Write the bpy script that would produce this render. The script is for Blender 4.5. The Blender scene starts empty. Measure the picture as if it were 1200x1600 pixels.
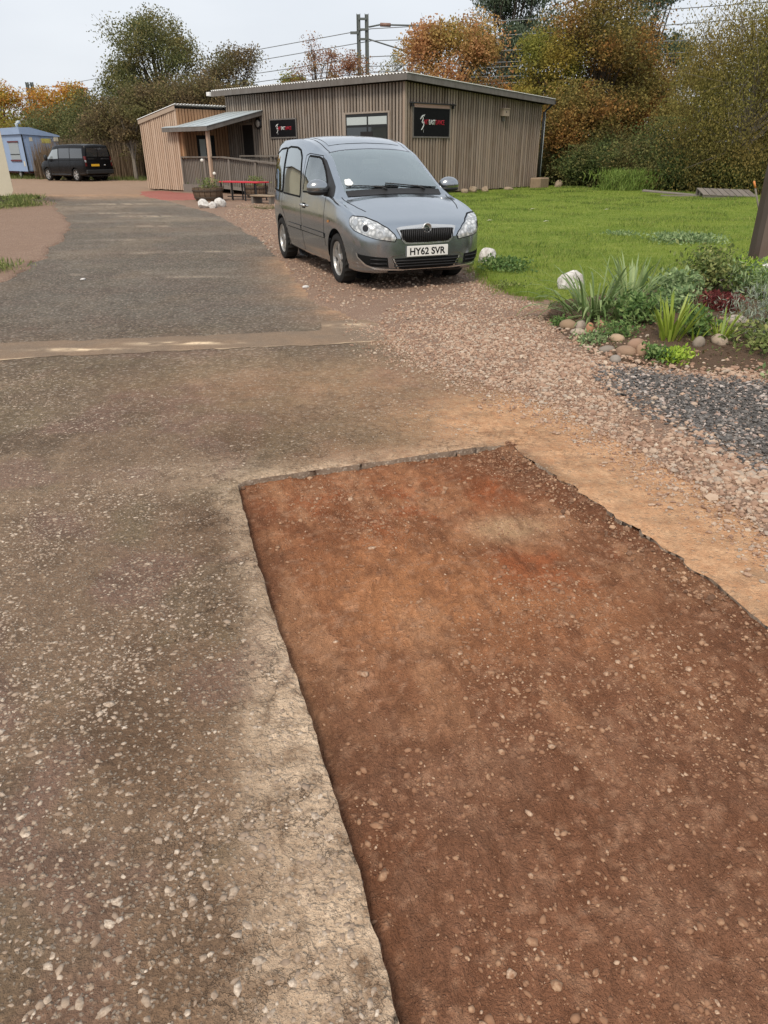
import bpy, bmesh, math, random
import numpy as np
from mathutils import Vector, Matrix
from mathutils.bvhtree import BVHTree

random.seed(7)
RNG = np.random.default_rng(7)
R = math.radians
SC = bpy.context.scene
COL = SC.collection

# ------------------------------------------------------------------ camera, sky, sun, exposure
CAM_H, PITCH, ROLL = 1.49, R(26.9), R(0.35)
cam_d = bpy.data.cameras.new('camera')
cam_d.sensor_fit = 'HORIZONTAL'; cam_d.sensor_width = 36.0; cam_d.lens = 36.0 * 1110 / 1200
cam_d.clip_start = 0.05; cam_d.clip_end = 2000
cam = bpy.data.objects.new('camera', cam_d); COL.objects.link(cam)
_F = Vector((0, math.cos(PITCH), -math.sin(PITCH))); _X = Vector((1, 0, 0)); _U = _X.cross(_F)
_RR = _X * math.cos(ROLL) - _U * math.sin(ROLL); _UU = _U * math.cos(ROLL) + _X * math.sin(ROLL)
cam.matrix_world = Matrix(((_RR.x, _UU.x, -_F.x, 0), (_RR.y, _UU.y, -_F.y, 0), (_RR.z, _UU.z, -_F.z, CAM_H), (0, 0, 0, 1)))
SC.camera = cam

SUN_EL, SUN_AZ = R(52), R(200)          # azimuth measured clockwise from +Y
w = bpy.data.worlds.new('World'); SC.world = w; w.use_nodes = True
nt = w.node_tree; nt.nodes.clear()
sky = nt.nodes.new('ShaderNodeTexSky'); sky.sky_type = 'NISHITA'; sky.sun_disc = False
sky.sun_elevation = SUN_EL; sky.sun_rotation = SUN_AZ; sky.dust_density = 6.0; sky.air_density = 1.2
tc = nt.nodes.new('ShaderNodeTexCoord')
mpn = nt.nodes.new('ShaderNodeMapping'); mpn.inputs['Scale'].default_value = (1, 1, 3.2)
cl = nt.nodes.new('ShaderNodeTexNoise'); cl.inputs['Scale'].default_value = 2.2; cl.inputs['Detail'].default_value = 5
rp = nt.nodes.new('ShaderNodeValToRGB')
rp.color_ramp.elements[0].position = 0.3; rp.color_ramp.elements[0].color = (5.0, 5.3, 5.75, 1)
rp.color_ramp.elements[1].position = 0.72; rp.color_ramp.elements[1].color = (6.0, 6.25, 6.6, 1)
mx = nt.nodes.new('ShaderNodeMix'); mx.data_type = 'RGBA'; mx.inputs[0].default_value = 0.88
bg = nt.nodes.new('ShaderNodeBackground'); bg.inputs['Strength'].default_value = 0.085
wo = nt.nodes.new('ShaderNodeOutputWorld')
nt.links.new(tc.outputs['Generated'], mpn.inputs['Vector']); nt.links.new(mpn.outputs[0], cl.inputs['Vector'])
nt.links.new(cl.outputs['Fac'], rp.inputs['Fac']); nt.links.new(sky.outputs[0], mx.inputs[6]); nt.links.new(rp.outputs[0], mx.inputs[7])
nt.links.new(mx.outputs[2], bg.inputs['Color']); nt.links.new(bg.outputs[0], wo.inputs['Surface'])

sun_d = bpy.data.lights.new('sun', 'SUN'); sun_d.energy = 1.5; sun_d.angle = R(18); sun_d.color = (1.0, 0.90, 0.77)
sun = bpy.data.objects.new('sun', sun_d); COL.objects.link(sun)
_sd = Vector((math.sin(SUN_AZ) * math.cos(SUN_EL), math.cos(SUN_AZ) * math.cos(SUN_EL), math.sin(SUN_EL)))
sun.rotation_euler = _sd.to_track_quat('Z', 'Y').to_euler()
sun.location = _sd * 60

SC.view_settings.view_transform = 'Standard'; SC.view_settings.look = 'None'
SC.view_settings.exposure = 0.90; SC.view_settings.gamma = 1.0; SC.view_settings.use_curve_mapping = False
SC.cycles.use_denoising = True
SC.cycles.max_bounces = 8; SC.cycles.transparent_max_bounces = 12
SC.cycles.sample_clamp_indirect = 6.0

# ------------------------------------------------------------------ node helper
class N:
    def __init__(s, name, rough=0.8, spec=0.3, metal=0.0):
        s.m = bpy.data.materials.new(name); s.m.use_nodes = True; s.t = s.m.node_tree; s.t.nodes.clear()
        s.b = s.t.nodes.new('ShaderNodeBsdfPrincipled'); s.o = s.t.nodes.new('ShaderNodeOutputMaterial')
        s.t.links.new(s.b.outputs[0], s.o.inputs[0])
        s.b.inputs['Roughness'].default_value = rough; s.b.inputs['Specular IOR Level'].default_value = spec
        s.b.inputs['Metallic'].default_value = metal
    def put(s, sock, v):
        if isinstance(v, bpy.types.NodeSocket): s.t.links.new(v, sock)
        elif isinstance(v, (tuple, list)) and len(v) == 3 and sock.type == 'RGBA': sock.default_value = (*v, 1)
        else: sock.default_value = v
    def set(s, k, v): s.put(s.b.inputs[k], v); return s
    def pos(s): return s.t.nodes.new('ShaderNodeNewGeometry').outputs['Position']
    def island(s): return s.t.nodes.new('ShaderNodeNewGeometry').outputs['Random Per Island']
    def objco(s): return s.t.nodes.new('ShaderNodeTexCoord').outputs['Object']
    def rand(s): return s.t.nodes.new('ShaderNodeObjectInfo').outputs['Random']
    def attr(s, n):
        a = s.t.nodes.new('ShaderNodeAttribute'); a.attribute_name = n; return a.outputs['Fac']
    def acol(s, n):
        a = s.t.nodes.new('ShaderNodeAttribute'); a.attribute_name = n; return a.outputs['Color']
    def mapv(s, v, scale=(1, 1, 1), loc=(0, 0, 0), rot=(0, 0, 0)):
        n = s.t.nodes.new('ShaderNodeMapping'); s.put(n.inputs['Vector'], v)
        n.inputs['Scale'].default_value = scale; s.put(n.inputs['Location'], loc); n.inputs['Rotation'].default_value = rot; return n.outputs[0]
    def noise(s, v, scale, detail=4, rough=0.55, dist=0.0, col=False):
        n = s.t.nodes.new('ShaderNodeTexNoise'); s.put(n.inputs['Vector'], v); n.inputs['Scale'].default_value = scale
        n.inputs['Detail'].default_value = detail; n.inputs['Roughness'].default_value = rough; n.inputs['Distortion'].default_value = dist
        return n.outputs['Color' if col else 'Fac']
    def vor(s, v, scale, feature='F1', rnd=1.0):
        n = s.t.nodes.new('ShaderNodeTexVoronoi'); n.feature = feature; s.put(n.inputs['Vector'], v)
        n.inputs['Scale'].default_value = scale; n.inputs['Randomness'].default_value = rnd; return n.outputs
    def ramp(s, f, stops, interp='LINEAR'):
        n = s.t.nodes.new('ShaderNodeValToRGB'); n.color_ramp.interpolation = interp; s.put(n.inputs['Fac'], f)
        e = n.color_ramp.elements
        while len(e) < len(stops): e.new(0.5)
        for i, (p, c) in enumerate(stops):
            e[i].position = p; e[i].color = (*c, 1) if isinstance(c, (tuple, list)) else (c, c, c, 1)
        return n.outputs[0]
    def mix(s, f, a, b, mode='MIX'):
        n = s.t.nodes.new('ShaderNodeMix'); n.data_type = 'RGBA'; n.blend_type = mode
        s.put(n.inputs[0], f); s.put(n.inputs[6], a); s.put(n.inputs[7], b); return n.outputs[2]
    def math(s, op, a, b=0.0, clamp=False):
        n = s.t.nodes.new('ShaderNodeMath'); n.operation = op; n.use_clamp = clamp; s.put(n.inputs[0], a); s.put(n.inputs[1], b); return n.outputs[0]
    def vadd(s, a, b):
        n = s.t.nodes.new('ShaderNodeVectorMath'); n.operation = 'ADD'; s.put(n.inputs[0], a); s.put(n.inputs[1], b); return n.outputs[0]
    def vscale(s, a, k):
        n = s.t.nodes.new('ShaderNodeVectorMath'); n.operation = 'SCALE'; s.put(n.inputs[0], a); n.inputs['Scale'].default_value = k; return n.outputs[0]
    def bump(s, h, strength=0.5, dist=0.01):
        n = s.t.nodes.new('ShaderNodeBump'); s.put(n.inputs['Height'], h); n.inputs['Strength'].default_value = strength
        n.inputs['Distance'].default_value = dist; s.t.links.new(n.outputs[0], s.b.inputs['Normal']); return s
    def hsv(s, c, h=0.5, sat=1.0, val=1.0):
        n = s.t.nodes.new('ShaderNodeHueSaturation'); s.put(n.inputs['Color'], c); s.put(n.inputs['Hue'], h); s.put(n.inputs['Saturation'], sat); s.put(n.inputs['Value'], val); return n.outputs[0]

def mul(c, k): return tuple(x * k for x in c)

def plain(name, col, rough=0.6, spec=0.4, metal=0.0, var=0.18, scale=9.0, bump=0.0):
    m = N(name, rough, spec, metal); p = m.objco()
    n = m.noise(p, scale, 5, 0.6); n2 = m.noise(p, scale * 7, 3)
    c = m.mix(n, mul(col, 1 - var), mul(col, 1 + var)); c = m.mix(m.math('MULTIPLY', n2, 0.25), c, mul(col, 0.7))
    m.set('Base Color', c)
    m.set('Roughness', m.ramp(n, [(0.3, max(0.02, rough - .08)), (0.7, min(1, rough + .08))]))
    if bump: m.bump(n2, bump, 0.004)
    return m.m

# ------------------------------------------------------------------ mesh helpers
def link(o, parent=None, mat=None):
    COL.objects.link(o)
    if parent is not None: o.parent = parent
    if mat is not None and o.type == 'MESH':
        if len(o.data.materials) == 0: o.data.materials.append(mat)
    return o
def tag(o, label=None, cat=None, group=None, kind=None):
    if label: o['label'] = label
    if cat: o['category'] = cat
    if group: o['group'] = group
    if kind: o['kind'] = kind
    return o
def thing(name, label, cat, loc=(0, 0, 0), rz=0.0, group=None):
    o = bpy.data.objects.new(name, None); o.location = loc; o.rotation_euler = (0, 0, rz); o.empty_display_size = 0.2
    COL.objects.link(o); return tag(o, label, cat, group)
def np_mesh(name, V, Fc, smooth=False):
    V = np.ascontiguousarray(V, dtype=np.float32); Fc = np.ascontiguousarray(Fc, dtype=np.int32)
    me = bpy.data.meshes.new(name); k = Fc.shape[1]; m = len(Fc)
    me.vertices.add(len(V)); me.vertices.foreach_set('co', V.ravel())
    me.loops.add(m * k); me.loops.foreach_set('vertex_index', Fc.ravel())
    me.polygons.add(m); me.polygons.foreach_set('loop_start', np.arange(0, m * k, k, dtype=np.int32))
    try: me.polygons.foreach_set('loop_total', np.full(m, k, dtype=np.int32))
    except Exception: pass
    me.polygons.foreach_set('use_smooth', np.full(m, smooth, dtype=bool))
    me.update(calc_edges=True); me.validate(); return me
def fattr(me, name, arr):
    a = me.attributes.new(name, 'FLOAT', 'POINT'); a.data.foreach_set('value', np.ascontiguousarray(arr, dtype=np.float32))
def cattr(me, name, rgb):
    a = me.attributes.new(name, 'FLOAT_COLOR', 'POINT'); q = np.ones((len(rgb), 4), np.float32); q[:, :3] = rgb; a.data.foreach_set('color', q.ravel())
def alb(r, g, b): return np.array([(v / 255.0) ** 2.2 / 1.2 for v in (r, g, b)])
def mixn(c, b, t): return c * (1 - t[:, None]) + b[None] * t[:, None]
def bmo(name, bm, mat=None, parent=None, smooth=False, loc=None, rot=None):
    me = bpy.data.meshes.new(name); bmesh.ops.recalc_face_normals(bm, faces=bm.faces); bm.to_mesh(me); bm.free()
    if smooth:
        for p in me.polygons: p.use_smooth = True
    o = bpy.data.objects.new(name, me)
    if mat: me.materials.append(mat)
    if loc is not None: o.location = loc
    if rot is not None: o.rotation_euler = rot
    return link(o, parent)
def bbox(bm, x0, x1, y0, y1, z0, z1, bev=0.0, M=None):
    r = bmesh.ops.create_cube(bm, size=1.0); vs = r['verts']
    for v in vs:
        v.co = Vector(((x0 + x1) / 2 + v.co.x * (x1 - x0), (y0 + y1) / 2 + v.co.y * (y1 - y0), (z0 + z1) / 2 + v.co.z * (z1 - z0)))
    if bev:
        es = list({e for v in vs for e in v.link_edges})
        rr = bmesh.ops.bevel(bm, geom=es, offset=bev, segments=1, affect='EDGES', profile=0.5)
        vs = list({v for f in rr['faces'] for v in f.verts} | {v for v in vs if v.is_valid})
    if M is not None: bmesh.ops.transform(bm, matrix=M, verts=vs)
    return vs
def box(name, x0, x1, y0, y1, z0, z1, mat, parent=None, bev=0.0, loc=None, rot=None):
    bm = bmesh.new(); bbox(bm, x0, x1, y0, y1, z0, z1, bev); return bmo(name, bm, mat, parent, loc=loc, rot=rot)
def tube(bm, pts, rad, seg=8, cap=True):
    pts = [Vector(p) for p in pts]; n = len(pts)
    rad = rad if isinstance(rad, (list, tuple)) else [rad] * n
    rings = []; up = Vector((0.123, 0.31, 0.94))
    for i, p in enumerate(pts):
        t = (pts[min(i + 1, n - 1)] - pts[max(i - 1, 0)]).normalized()
        a = t.cross(up)
        if a.length < 1e-3: a = t.cross(Vector((1, 0, 0)))
        a.normalize(); b = t.cross(a)
        rings.append([bm.verts.new(p + (a * math.cos(2 * math.pi * k / seg) + b * math.sin(2 * math.pi * k / seg)) * rad[i]) for k in range(seg)])
    for i in range(n - 1):
        for k in range(seg):
            bm.faces.new((rings[i][k], rings[i][(k + 1) % seg], rings[i + 1][(k + 1) % seg], rings[i + 1][k]))
    if cap:
        bm.faces.new(rings[0][::-1]); bm.faces.new(rings[-1])
def tubeo(name, pts, rad, mat, parent=None, seg=8):
    bm = bmesh.new(); tube(bm, pts, rad, seg); return bmo(name, bm, mat, parent, smooth=True)
def lathe(bm, prof, seg=24, axis='Z', center=(0, 0, 0)):
    rings = []
    for r, h in prof:
        ring = []
        for k in range(seg):
            a = 2 * math.pi * k / seg
            if axis == 'Z': c = Vector((r * math.cos(a), r * math.sin(a), h))
            else: c = Vector((r * math.cos(a), h, r * math.sin(a)))
            ring.append(bm.verts.new(c + Vector(center)))
        rings.append(ring)
    for i in range(len(rings) - 1):
        for k in range(seg):
            bm.faces.new((rings[i][k], rings[i][(k + 1) % seg], rings[i + 1][(k + 1) % seg], rings[i + 1][k]))
    return rings
def poly_prism(bm, pts, z0, z1):
    a = [bm.verts.new((p[0], p[1], z0)) for p in pts]; b = [bm.verts.new((p[0], p[1], z1)) for p in pts]
    n = len(pts)
    bm.faces.new(a[::-1]); bm.faces.new(b)
    for i in range(n): bm.faces.new((a[i], a[(i + 1) % n], b[(i + 1) % n], b[i]))
def text_mesh(txt, width, height, depth=0.002, spacing=1.0, bold=0.0):
    cu = bpy.data.curves.new('lettering', 'FONT'); cu.body = txt; cu.size = 1.0; cu.extrude = 0.0; cu.space_character = spacing; cu.offset = bold
    o = bpy.data.objects.new('lettering', cu); COL.objects.link(o)
    dg = bpy.context.evaluated_depsgraph_get(); me = bpy.data.meshes.new_from_object(o.evaluated_get(dg))
    bpy.data.objects.remove(o); bpy.data.curves.remove(cu)
    c = np.array([v.co[:] for v in me.vertices]); lo, hi = c.min(0), c.max(0)
    for v in me.vertices:
        v.co = Vector(((v.co.x - lo[0]) / (hi[0] - lo[0]) * width, (v.co.y - lo[1]) / (hi[1] - lo[1]) * height, 0))
    bm = bmesh.new(); bm.from_mesh(me); bpy.data.meshes.remove(me)
    r = bmesh.ops.extrude_face_region(bm, geom=bm.faces[:])
    for v in [g for g in r['geom'] if isinstance(g, bmesh.types.BMVert)]: v.co.z += depth
    bmesh.ops.recalc_face_normals(bm, faces=bm.faces)
    return bm

# numpy value noise / fbm
def vnoise(x, y, seed=0):
    xi = np.floor(x).astype(np.int64); yi = np.floor(y).astype(np.int64); xf = x - xi; yf = y - yi
    def h(a, b):
        n = (a * 374761393 + b * 668265263 + seed * 1442695041) & 0xFFFFFFFF
        n = ((n ^ (n >> 13)) * 1274126177) & 0xFFFFFFFF
        return ((n ^ (n >> 16)) & 0xFFFF) / 65535.0
    u = xf * xf * (3 - 2 * xf); v = yf * yf * (3 - 2 * yf)
    return (h(xi, yi) * (1 - u) + h(xi + 1, yi) * u) * (1 - v) + (h(xi, yi + 1) * (1 - u) + h(xi + 1, yi + 1) * u) * v
def fbm(x, y, oct=4, seed=0):
    s = 0; a = 0.5; t = 0
    for k in range(oct):
        s = s + a * vnoise(x * 2 ** k + 17.3 * k, y * 2 ** k - 9.1 * k, seed + k); t += a; a *= 0.5
    return s / t
def sdf_poly(P, x, y):
    """signed distance, negative inside"""
    P = np.asarray(P, float); d = np.full(x.shape, 1e9); ins = np.zeros(x.shape, bool); n = len(P)
    for i in range(n):
        ax, ay = P[i]; bx, by = P[(i + 1) % n]; ex, ey = bx - ax, by - ay
        t = np.clip(((x - ax) * ex + (y - ay) * ey) / (ex * ex + ey * ey), 0, 1)
        d = np.minimum(d, np.hypot(x - ax - t * ex, y - ay - t * ey))
        c = ((ay > y) != (by > y)) & (x < ex * (y - ay) / (ey if abs(ey) > 1e-12 else 1e-12) + ax); ins ^= c
    return np.where(ins, -d, d)
def dist_line(P, x, y):
    d = np.full(np.shape(x), 1e9)
    for i in range(len(P) - 1):
        ax, ay = P[i]; bx, by = P[i + 1]; ex, ey = bx - ax, by - ay
        t = np.clip(((x - ax) * ex + (y - ay) * ey) / (ex * ex + ey * ey), 0, 1)
        d = np.minimum(d, np.hypot(x - ax - t * ex, y - ay - t * ey))
    return d
def sstep(a, b, x): t = np.clip((x - a) / (b - a), 0, 1); return t * t * (3 - 2 * t)
def grid_cut(X, Y, sdf, keep_inside=True):
    """structured grid (X,Y arrays); drop cells on the wrong side of sdf, snap the rim onto the outline"""
    s = 1 if keep_inside else -1
    x, y = X.copy(), Y.copy(); d = s * sdf(x, y)
    ny, nx = X.shape; idx = np.arange(ny * nx).reshape(ny, nx)
    Fc = np.stack([idx[:-1, :-1], idx[:-1, 1:], idx[1:, 1:], idx[1:, :-1]], -1).reshape(-1, 4)
    dd = d.ravel(); keep = (dd[Fc] < 0).any(1); Fc = Fc[keep]
    used = np.zeros(ny * nx, bool); used[Fc.ravel()] = True
    xr, yr = x.ravel(), y.ravel(); rim = used & (dd > 0)
    for it in range(3):
        e = 1e-3; px, py = xr[rim], yr[rim]; d0 = s * sdf(px, py)
        gx = (s * sdf(px + e, py) - d0) / e; gy = (s * sdf(px, py + e) - d0) / e
        g = np.maximum(np.hypot(gx, gy), 0.3); xr[rim] = px - d0 * gx / g ** 2; yr[rim] = py - d0 * gy / g ** 2
    remap = -np.ones(ny * nx, int); remap[used] = np.arange(used.sum())
    return xr[used], yr[used], remap[Fc], rim[used]
def sheet(name, poly, res, zf, mat, rag=0.0, ragscale=3.0, seed=1, rimz=None, kind='structure'):
    P = np.asarray(poly, float); x0, y0 = P.min(0) - res; x1, y1 = P.max(0) + res
    X, Y = np.meshgrid(np.arange(x0, x1 + res, res), np.arange(y0, y1 + res, res))
    f = lambda x, y: sdf_poly(P, x, y) + rag * 2 * (fbm(x * ragscale, y * ragscale, 4, seed) - 0.5)
    x, y, Fc, rim = grid_cut(X, Y, f)
    z = zf(x, y) if callable(zf) else np.full(x.shape, zf)
    if rimz is not None: z = np.where(rim, rimz, z)
    me = np_mesh(name, np.stack([x, y, z], 1), Fc, True); o = link(bpy.data.objects.new(name, me), None, mat)
    return tag(o, kind=kind)
# stones
_bm = bmesh.new(); bmesh.ops.create_icosphere(_bm, subdivisions=1, radius=1.0)
ICO_V = np.array([v.co[:] for v in _bm.verts]); ICO_F = np.array([[v.index for v in f.verts] for f in _bm.faces]); _bm.free()
def stones_mesh(name, x, y, z, size, flat=0.6, tilt=0.35, seed=0, smooth=False):
    rg = np.random.default_rng(seed); n = len(x); nv = len(ICO_V)
    sc = np.stack([rg.uniform(.75, 1.35, n), rg.uniform(.65, 1.0, n), rg.uniform(.7, 1.2, n) * flat], 1) * size[:, None]
    V = ICO_V[None] * (1 + rg.uniform(-.24, .24, (n, nv, 1))) * sc[:, None, :]
    a = rg.uniform(0, 2 * np.pi, n); t = rg.normal(0, tilt, n)
    ct, st = np.cos(t)[:, None], np.sin(t)[:, None]
    vy = V[..., 1] * ct - V[..., 2] * st; vz = V[..., 1] * st + V[..., 2] * ct
    ca, sa = np.cos(a)[:, None], np.sin(a)[:, None]
    wx = V[..., 0] * ca - vy * sa; wy = V[..., 0] * sa + vy * ca
    W = np.stack([wx + x[:, None], wy + y[:, None], vz + z[:, None]], -1).reshape(-1, 3)
    Fc = (ICO_F[None] + (np.arange(n) * nv)[:, None, None]).reshape(-1, 3)
    return np_mesh(name, W, Fc, smooth)
def scatter(poly, n, seed, dens=None):
    rg = np.random.default_rng(seed); P = np.asarray(poly, float); lo, hi = P.min(0), P.max(0)
    xs, ys, tot = [], [], 0
    for _ in range(200):
        x = rg.uniform(lo[0], hi[0], 20000); y = rg.uniform(lo[1], hi[1], 20000)
        k = sdf_poly(P, x, y) < 0
        if dens is not None: k &= rg.uniform(0, 1, 20000) < dens(x, y)
        xs.append(x[k]); ys.append(y[k]); tot += k.sum()
        if tot >= n: break
    return np.concatenate(xs)[:n], np.concatenate(ys)[:n]
# ================================================================== GROUND
TRENCH = [(-0.75, 3.29), (-0.02, 3.55), (0.35, 3.68), (0.71, 3.79), (0.90, 3.30), (1.13, 2.75), (1.35, 2.05), (1.72, 0.9), (2.1, -0.6),
          (0.42, -0.6), (0.02, 0.77), (-0.06, 1.08), (-0.23, 1.63), (-0.40, 2.12), (-0.53, 2.54)]
T_LEFT = [(0.42, -0.6), (0.02, 0.77), (-0.06, 1.08), (-0.23, 1.63), (-0.40, 2.12), (-0.53, 2.54), (-0.75, 3.29)]
T_BACK = [(-0.75, 3.29), (-0.02, 3.55), (0.35, 3.68), (0.71, 3.79)]
T_RIGHT = [(0.71, 3.79), (0.90, 3.30), (1.13, 2.75), (1.35, 2.05), (1.72, 0.9), (2.1, -0.6)]
def trench_sdf(x, y):
    d = sdf_poly(TRENCH, x, y)
    rr = sstep(0.25, 0.0, dist_line(T_RIGHT, x, y))
    return d + (fbm(x * 14, y * 14, 3, 3) - 0.5) * (0.016 + 0.05 * rr) + (fbm(x * 60, y * 60, 2, 5) - 0.5) * 0.006
XL = np.array([(-1, -4.9), (9.3, -4.9), (10.8, -5.3), (13.6, -6.0), (18.1, -7.6), (23.7, -10.3), (31.3, -13.8), (41, -19), (60, -30)])
XR = np.array([(-1, 2.6), (2.5, 2.15), (3.7, 1.9), (4.4, 1.65), (5.1, 1.1), (6.0, 0.5), (6.4, 0.2), (7.15, -.2), (8.2, -.6), (10.65, -1.17), (14.4, -2.16), (20.8, -4.27), (25.5, -6.5), (32.3, -10), (37.3, -12.8), (45, -17.2), (60, -26)])
# ---- road material
def stretch(m, f, lo, hi): return m.ramp(f, [(lo, 0.0), (hi, 1.0)])
m = N('asphalt_worn', 0.95, 0.12)
P = m.pos()
big = m.noise(P, 0.9, 5, 0.6); mid = m.noise(P, 6.0, 5, 0.65)
n14 = stretch(m, m.noise(P, 17, 4, .65, .3), .36, .64); n40 = stretch(m, m.noise(P, 52, 4, .7, .5), .36, .64); n120 = stretch(m, m.noise(P, 150, 3, .75), .34, .66)
mud = m.attr('mud'); dust = m.attr('dust'); pale = m.attr('pale')
basec = m.acol('tint')
basec = m.mix(m.math('MULTIPLY', n14, .50), basec, m.mix(.45, basec, (0.02, 0.014, 0.010)))
basec = m.mix(m.math('MULTIPLY', n40, .55), basec, m.mix(1.0, basec, (1.75, 1.70, 1.62), 'MULTIPLY'))
basec = m.mix(m.math('MULTIPLY', n120, .45), basec, m.mix(1.0, basec, (.42, .40, .38), 'MULTIPLY'))
wob = m.vadd(P, m.vscale(m.noise(P, 40, 2, .5, 0, True), 0.016))
v1 = m.vor(wob, 40); v2 = m.vor(wob, 92)
sm1 = m.math('MULTIPLY', m.ramp(v1[0], [(0.22, 1.0), (0.38, 0.0)]), m.ramp(m.math('ADD', v1[1], m.math('MULTIPLY', m.math('SUBTRACT', mid, .5), 1.1)), [(0.52, 0.0), (0.66, 1.0)]))
sm2 = m.math('MULTIPLY', m.ramp(v2[0], [(0.26, 1.0), (0.44, 0.0)]), m.ramp(m.math('ADD', v2[1], m.math('MULTIPLY', m.math('SUBTRACT', mid, .5), .8)), [(0.40, 0.0), (0.60, 1.0)]))
v3 = m.vor(wob, 27); sm3 = m.math('MULTIPLY', m.ramp(v3[0], [(0.20, 1.0), (0.42, 0.0)]), m.ramp(v3[1], [(0.45, 0.0), (0.60, 1.0)]))
stc = m.ramp(v1[1], [(0.55, (0.348, 0.248, 0.173)), (0.75, (0.478, 0.359, 0.257)), (0.9, (0.609, 0.476, 0.347)), (1.0, (0.406, 0.290, 0.212))])
c = m.mix(m.math('MULTIPLY', sm2, 0.8), basec, m.mix(mud, (0.27, 0.245, 0.215), (0.33, 0.27, 0.21)))
c = m.mix(m.math('MULTIPLY', sm1, m.math('ADD', .45, m.math('MULTIPLY', n40, .4))), c, stc)
farw = m.attr('far')
c = m.mix(m.math('MULTIPLY', m.math('MULTIPLY', sm3, farw), .68), c, (0.36, 0.315, 0.262))
c = m.mix(m.math('MULTIPLY', m.math('MULTIPLY', m.ramp(v3[0], [(.42, 0.0), (.62, 1.0)]), farw), .38), c, (0.065, 0.055, 0.046))
# pale worn rim beside the dig: knobbly, stones packed close
pv = m.vor(wob, 33, 'DISTANCE_TO_EDGE'); pvc = m.vor(wob, 33)
groove = m.math('MULTIPLY', m.ramp(pv[0], [(0.0, 1.0), (0.20, 0.0)]), m.ramp(m.noise(P, 21, 4, .7), [(.42, 0.0), (.62, 1.0)]))
palec = m.ramp(pvc[1], [(0.1, (0.467, 0.333, 0.225)), (0.5, (0.604, 0.442, 0.305)), (0.9, (0.768, 0.588, 0.423))])
palec = m.mix(m.math('MULTIPLY', groove, .75), palec, (0.233, 0.151, 0.098))
palec = m.mix(m.math('MULTIPLY', n40, .5), palec, (0.686, 0.515, 0.358))
palec = m.mix(m.math('MULTIPLY', n14, .35), palec, (0.370, 0.255, 0.171))
palec = m.mix(m.math('MULTIPLY', n120, .35), palec, (0.850, 0.679, 0.492))
pmask = m.math('MULTIPLY', pale, m.ramp(m.noise(P, 10, 5, .7, .6), [(0.36, 0.15), (0.56, 1.0)]), True)
c = m.mix(pmask, c, palec)
# cracks
ce = m.vor(m.vadd(P, m.vscale(m.noise(P, 7, 5, .7, 0, True), 0.30)), 7.5, 'DISTANCE_TO_EDGE')
cr = m.math('MULTIPLY', m.ramp(ce[0], [(0.0, 1.0), (0.028, 0.0)]), m.math('MULTIPLY', m.attr('crack'), m.ramp(m.noise(P, 3.1, 4, .6), [(.40, 0.0), (.60, 1.0)])))
c = m.mix(m.math('MULTIPLY', cr, 0.65), c, (0.094, 0.059, 0.039))
# orange dust
dn = m.math('MULTIPLY', dust, m.ramp(m.noise(P, 5, 5, .7), [(0.30, 0.45), (0.62, 1.15)]), True)
dn = m.math('MULTIPLY', dn, m.math('SUBTRACT', 1.0, m.math('MULTIPLY', sm1, 0.5)))
dn = m.math('MULTIPLY', dn, m.math('SUBTRACT', 1.0, m.math('MULTIPLY', n40, 0.28)))
dustc = m.mix(stretch(m, m.noise(P, 12, 5, .7), .35, .65), (0.58, 0.305, 0.16), (0.80, 0.51, 0.30))
dustc = m.mix(m.math('MULTIPLY', n120, .35), dustc, (0.377, 0.179, 0.090))
c = m.mix(dn, c, dustc)
m.set('Base Color', c)
hgt = m.math('ADD', m.math('MULTIPLY', sm1, 0.7), m.math('ADD', m.math('MULTIPLY', sm2, 0.35), m.math('ADD', m.math('MULTIPLY', n40, 0.5), m.math('MULTIPLY', n120, 0.3))))
hgt = m.math('SUBTRACT', m.math('ADD', hgt, m.math('MULTIPLY', n14, -.7)), m.math('MULTIPLY', cr, 1.2))
hgt = m.math('SUBTRACT', hgt, m.math('MULTIPLY', m.math('MULTIPLY', pmask, groove), 1.6))
m.bump(hgt, 0.9, 0.010)
M_ROAD = m.m

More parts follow.
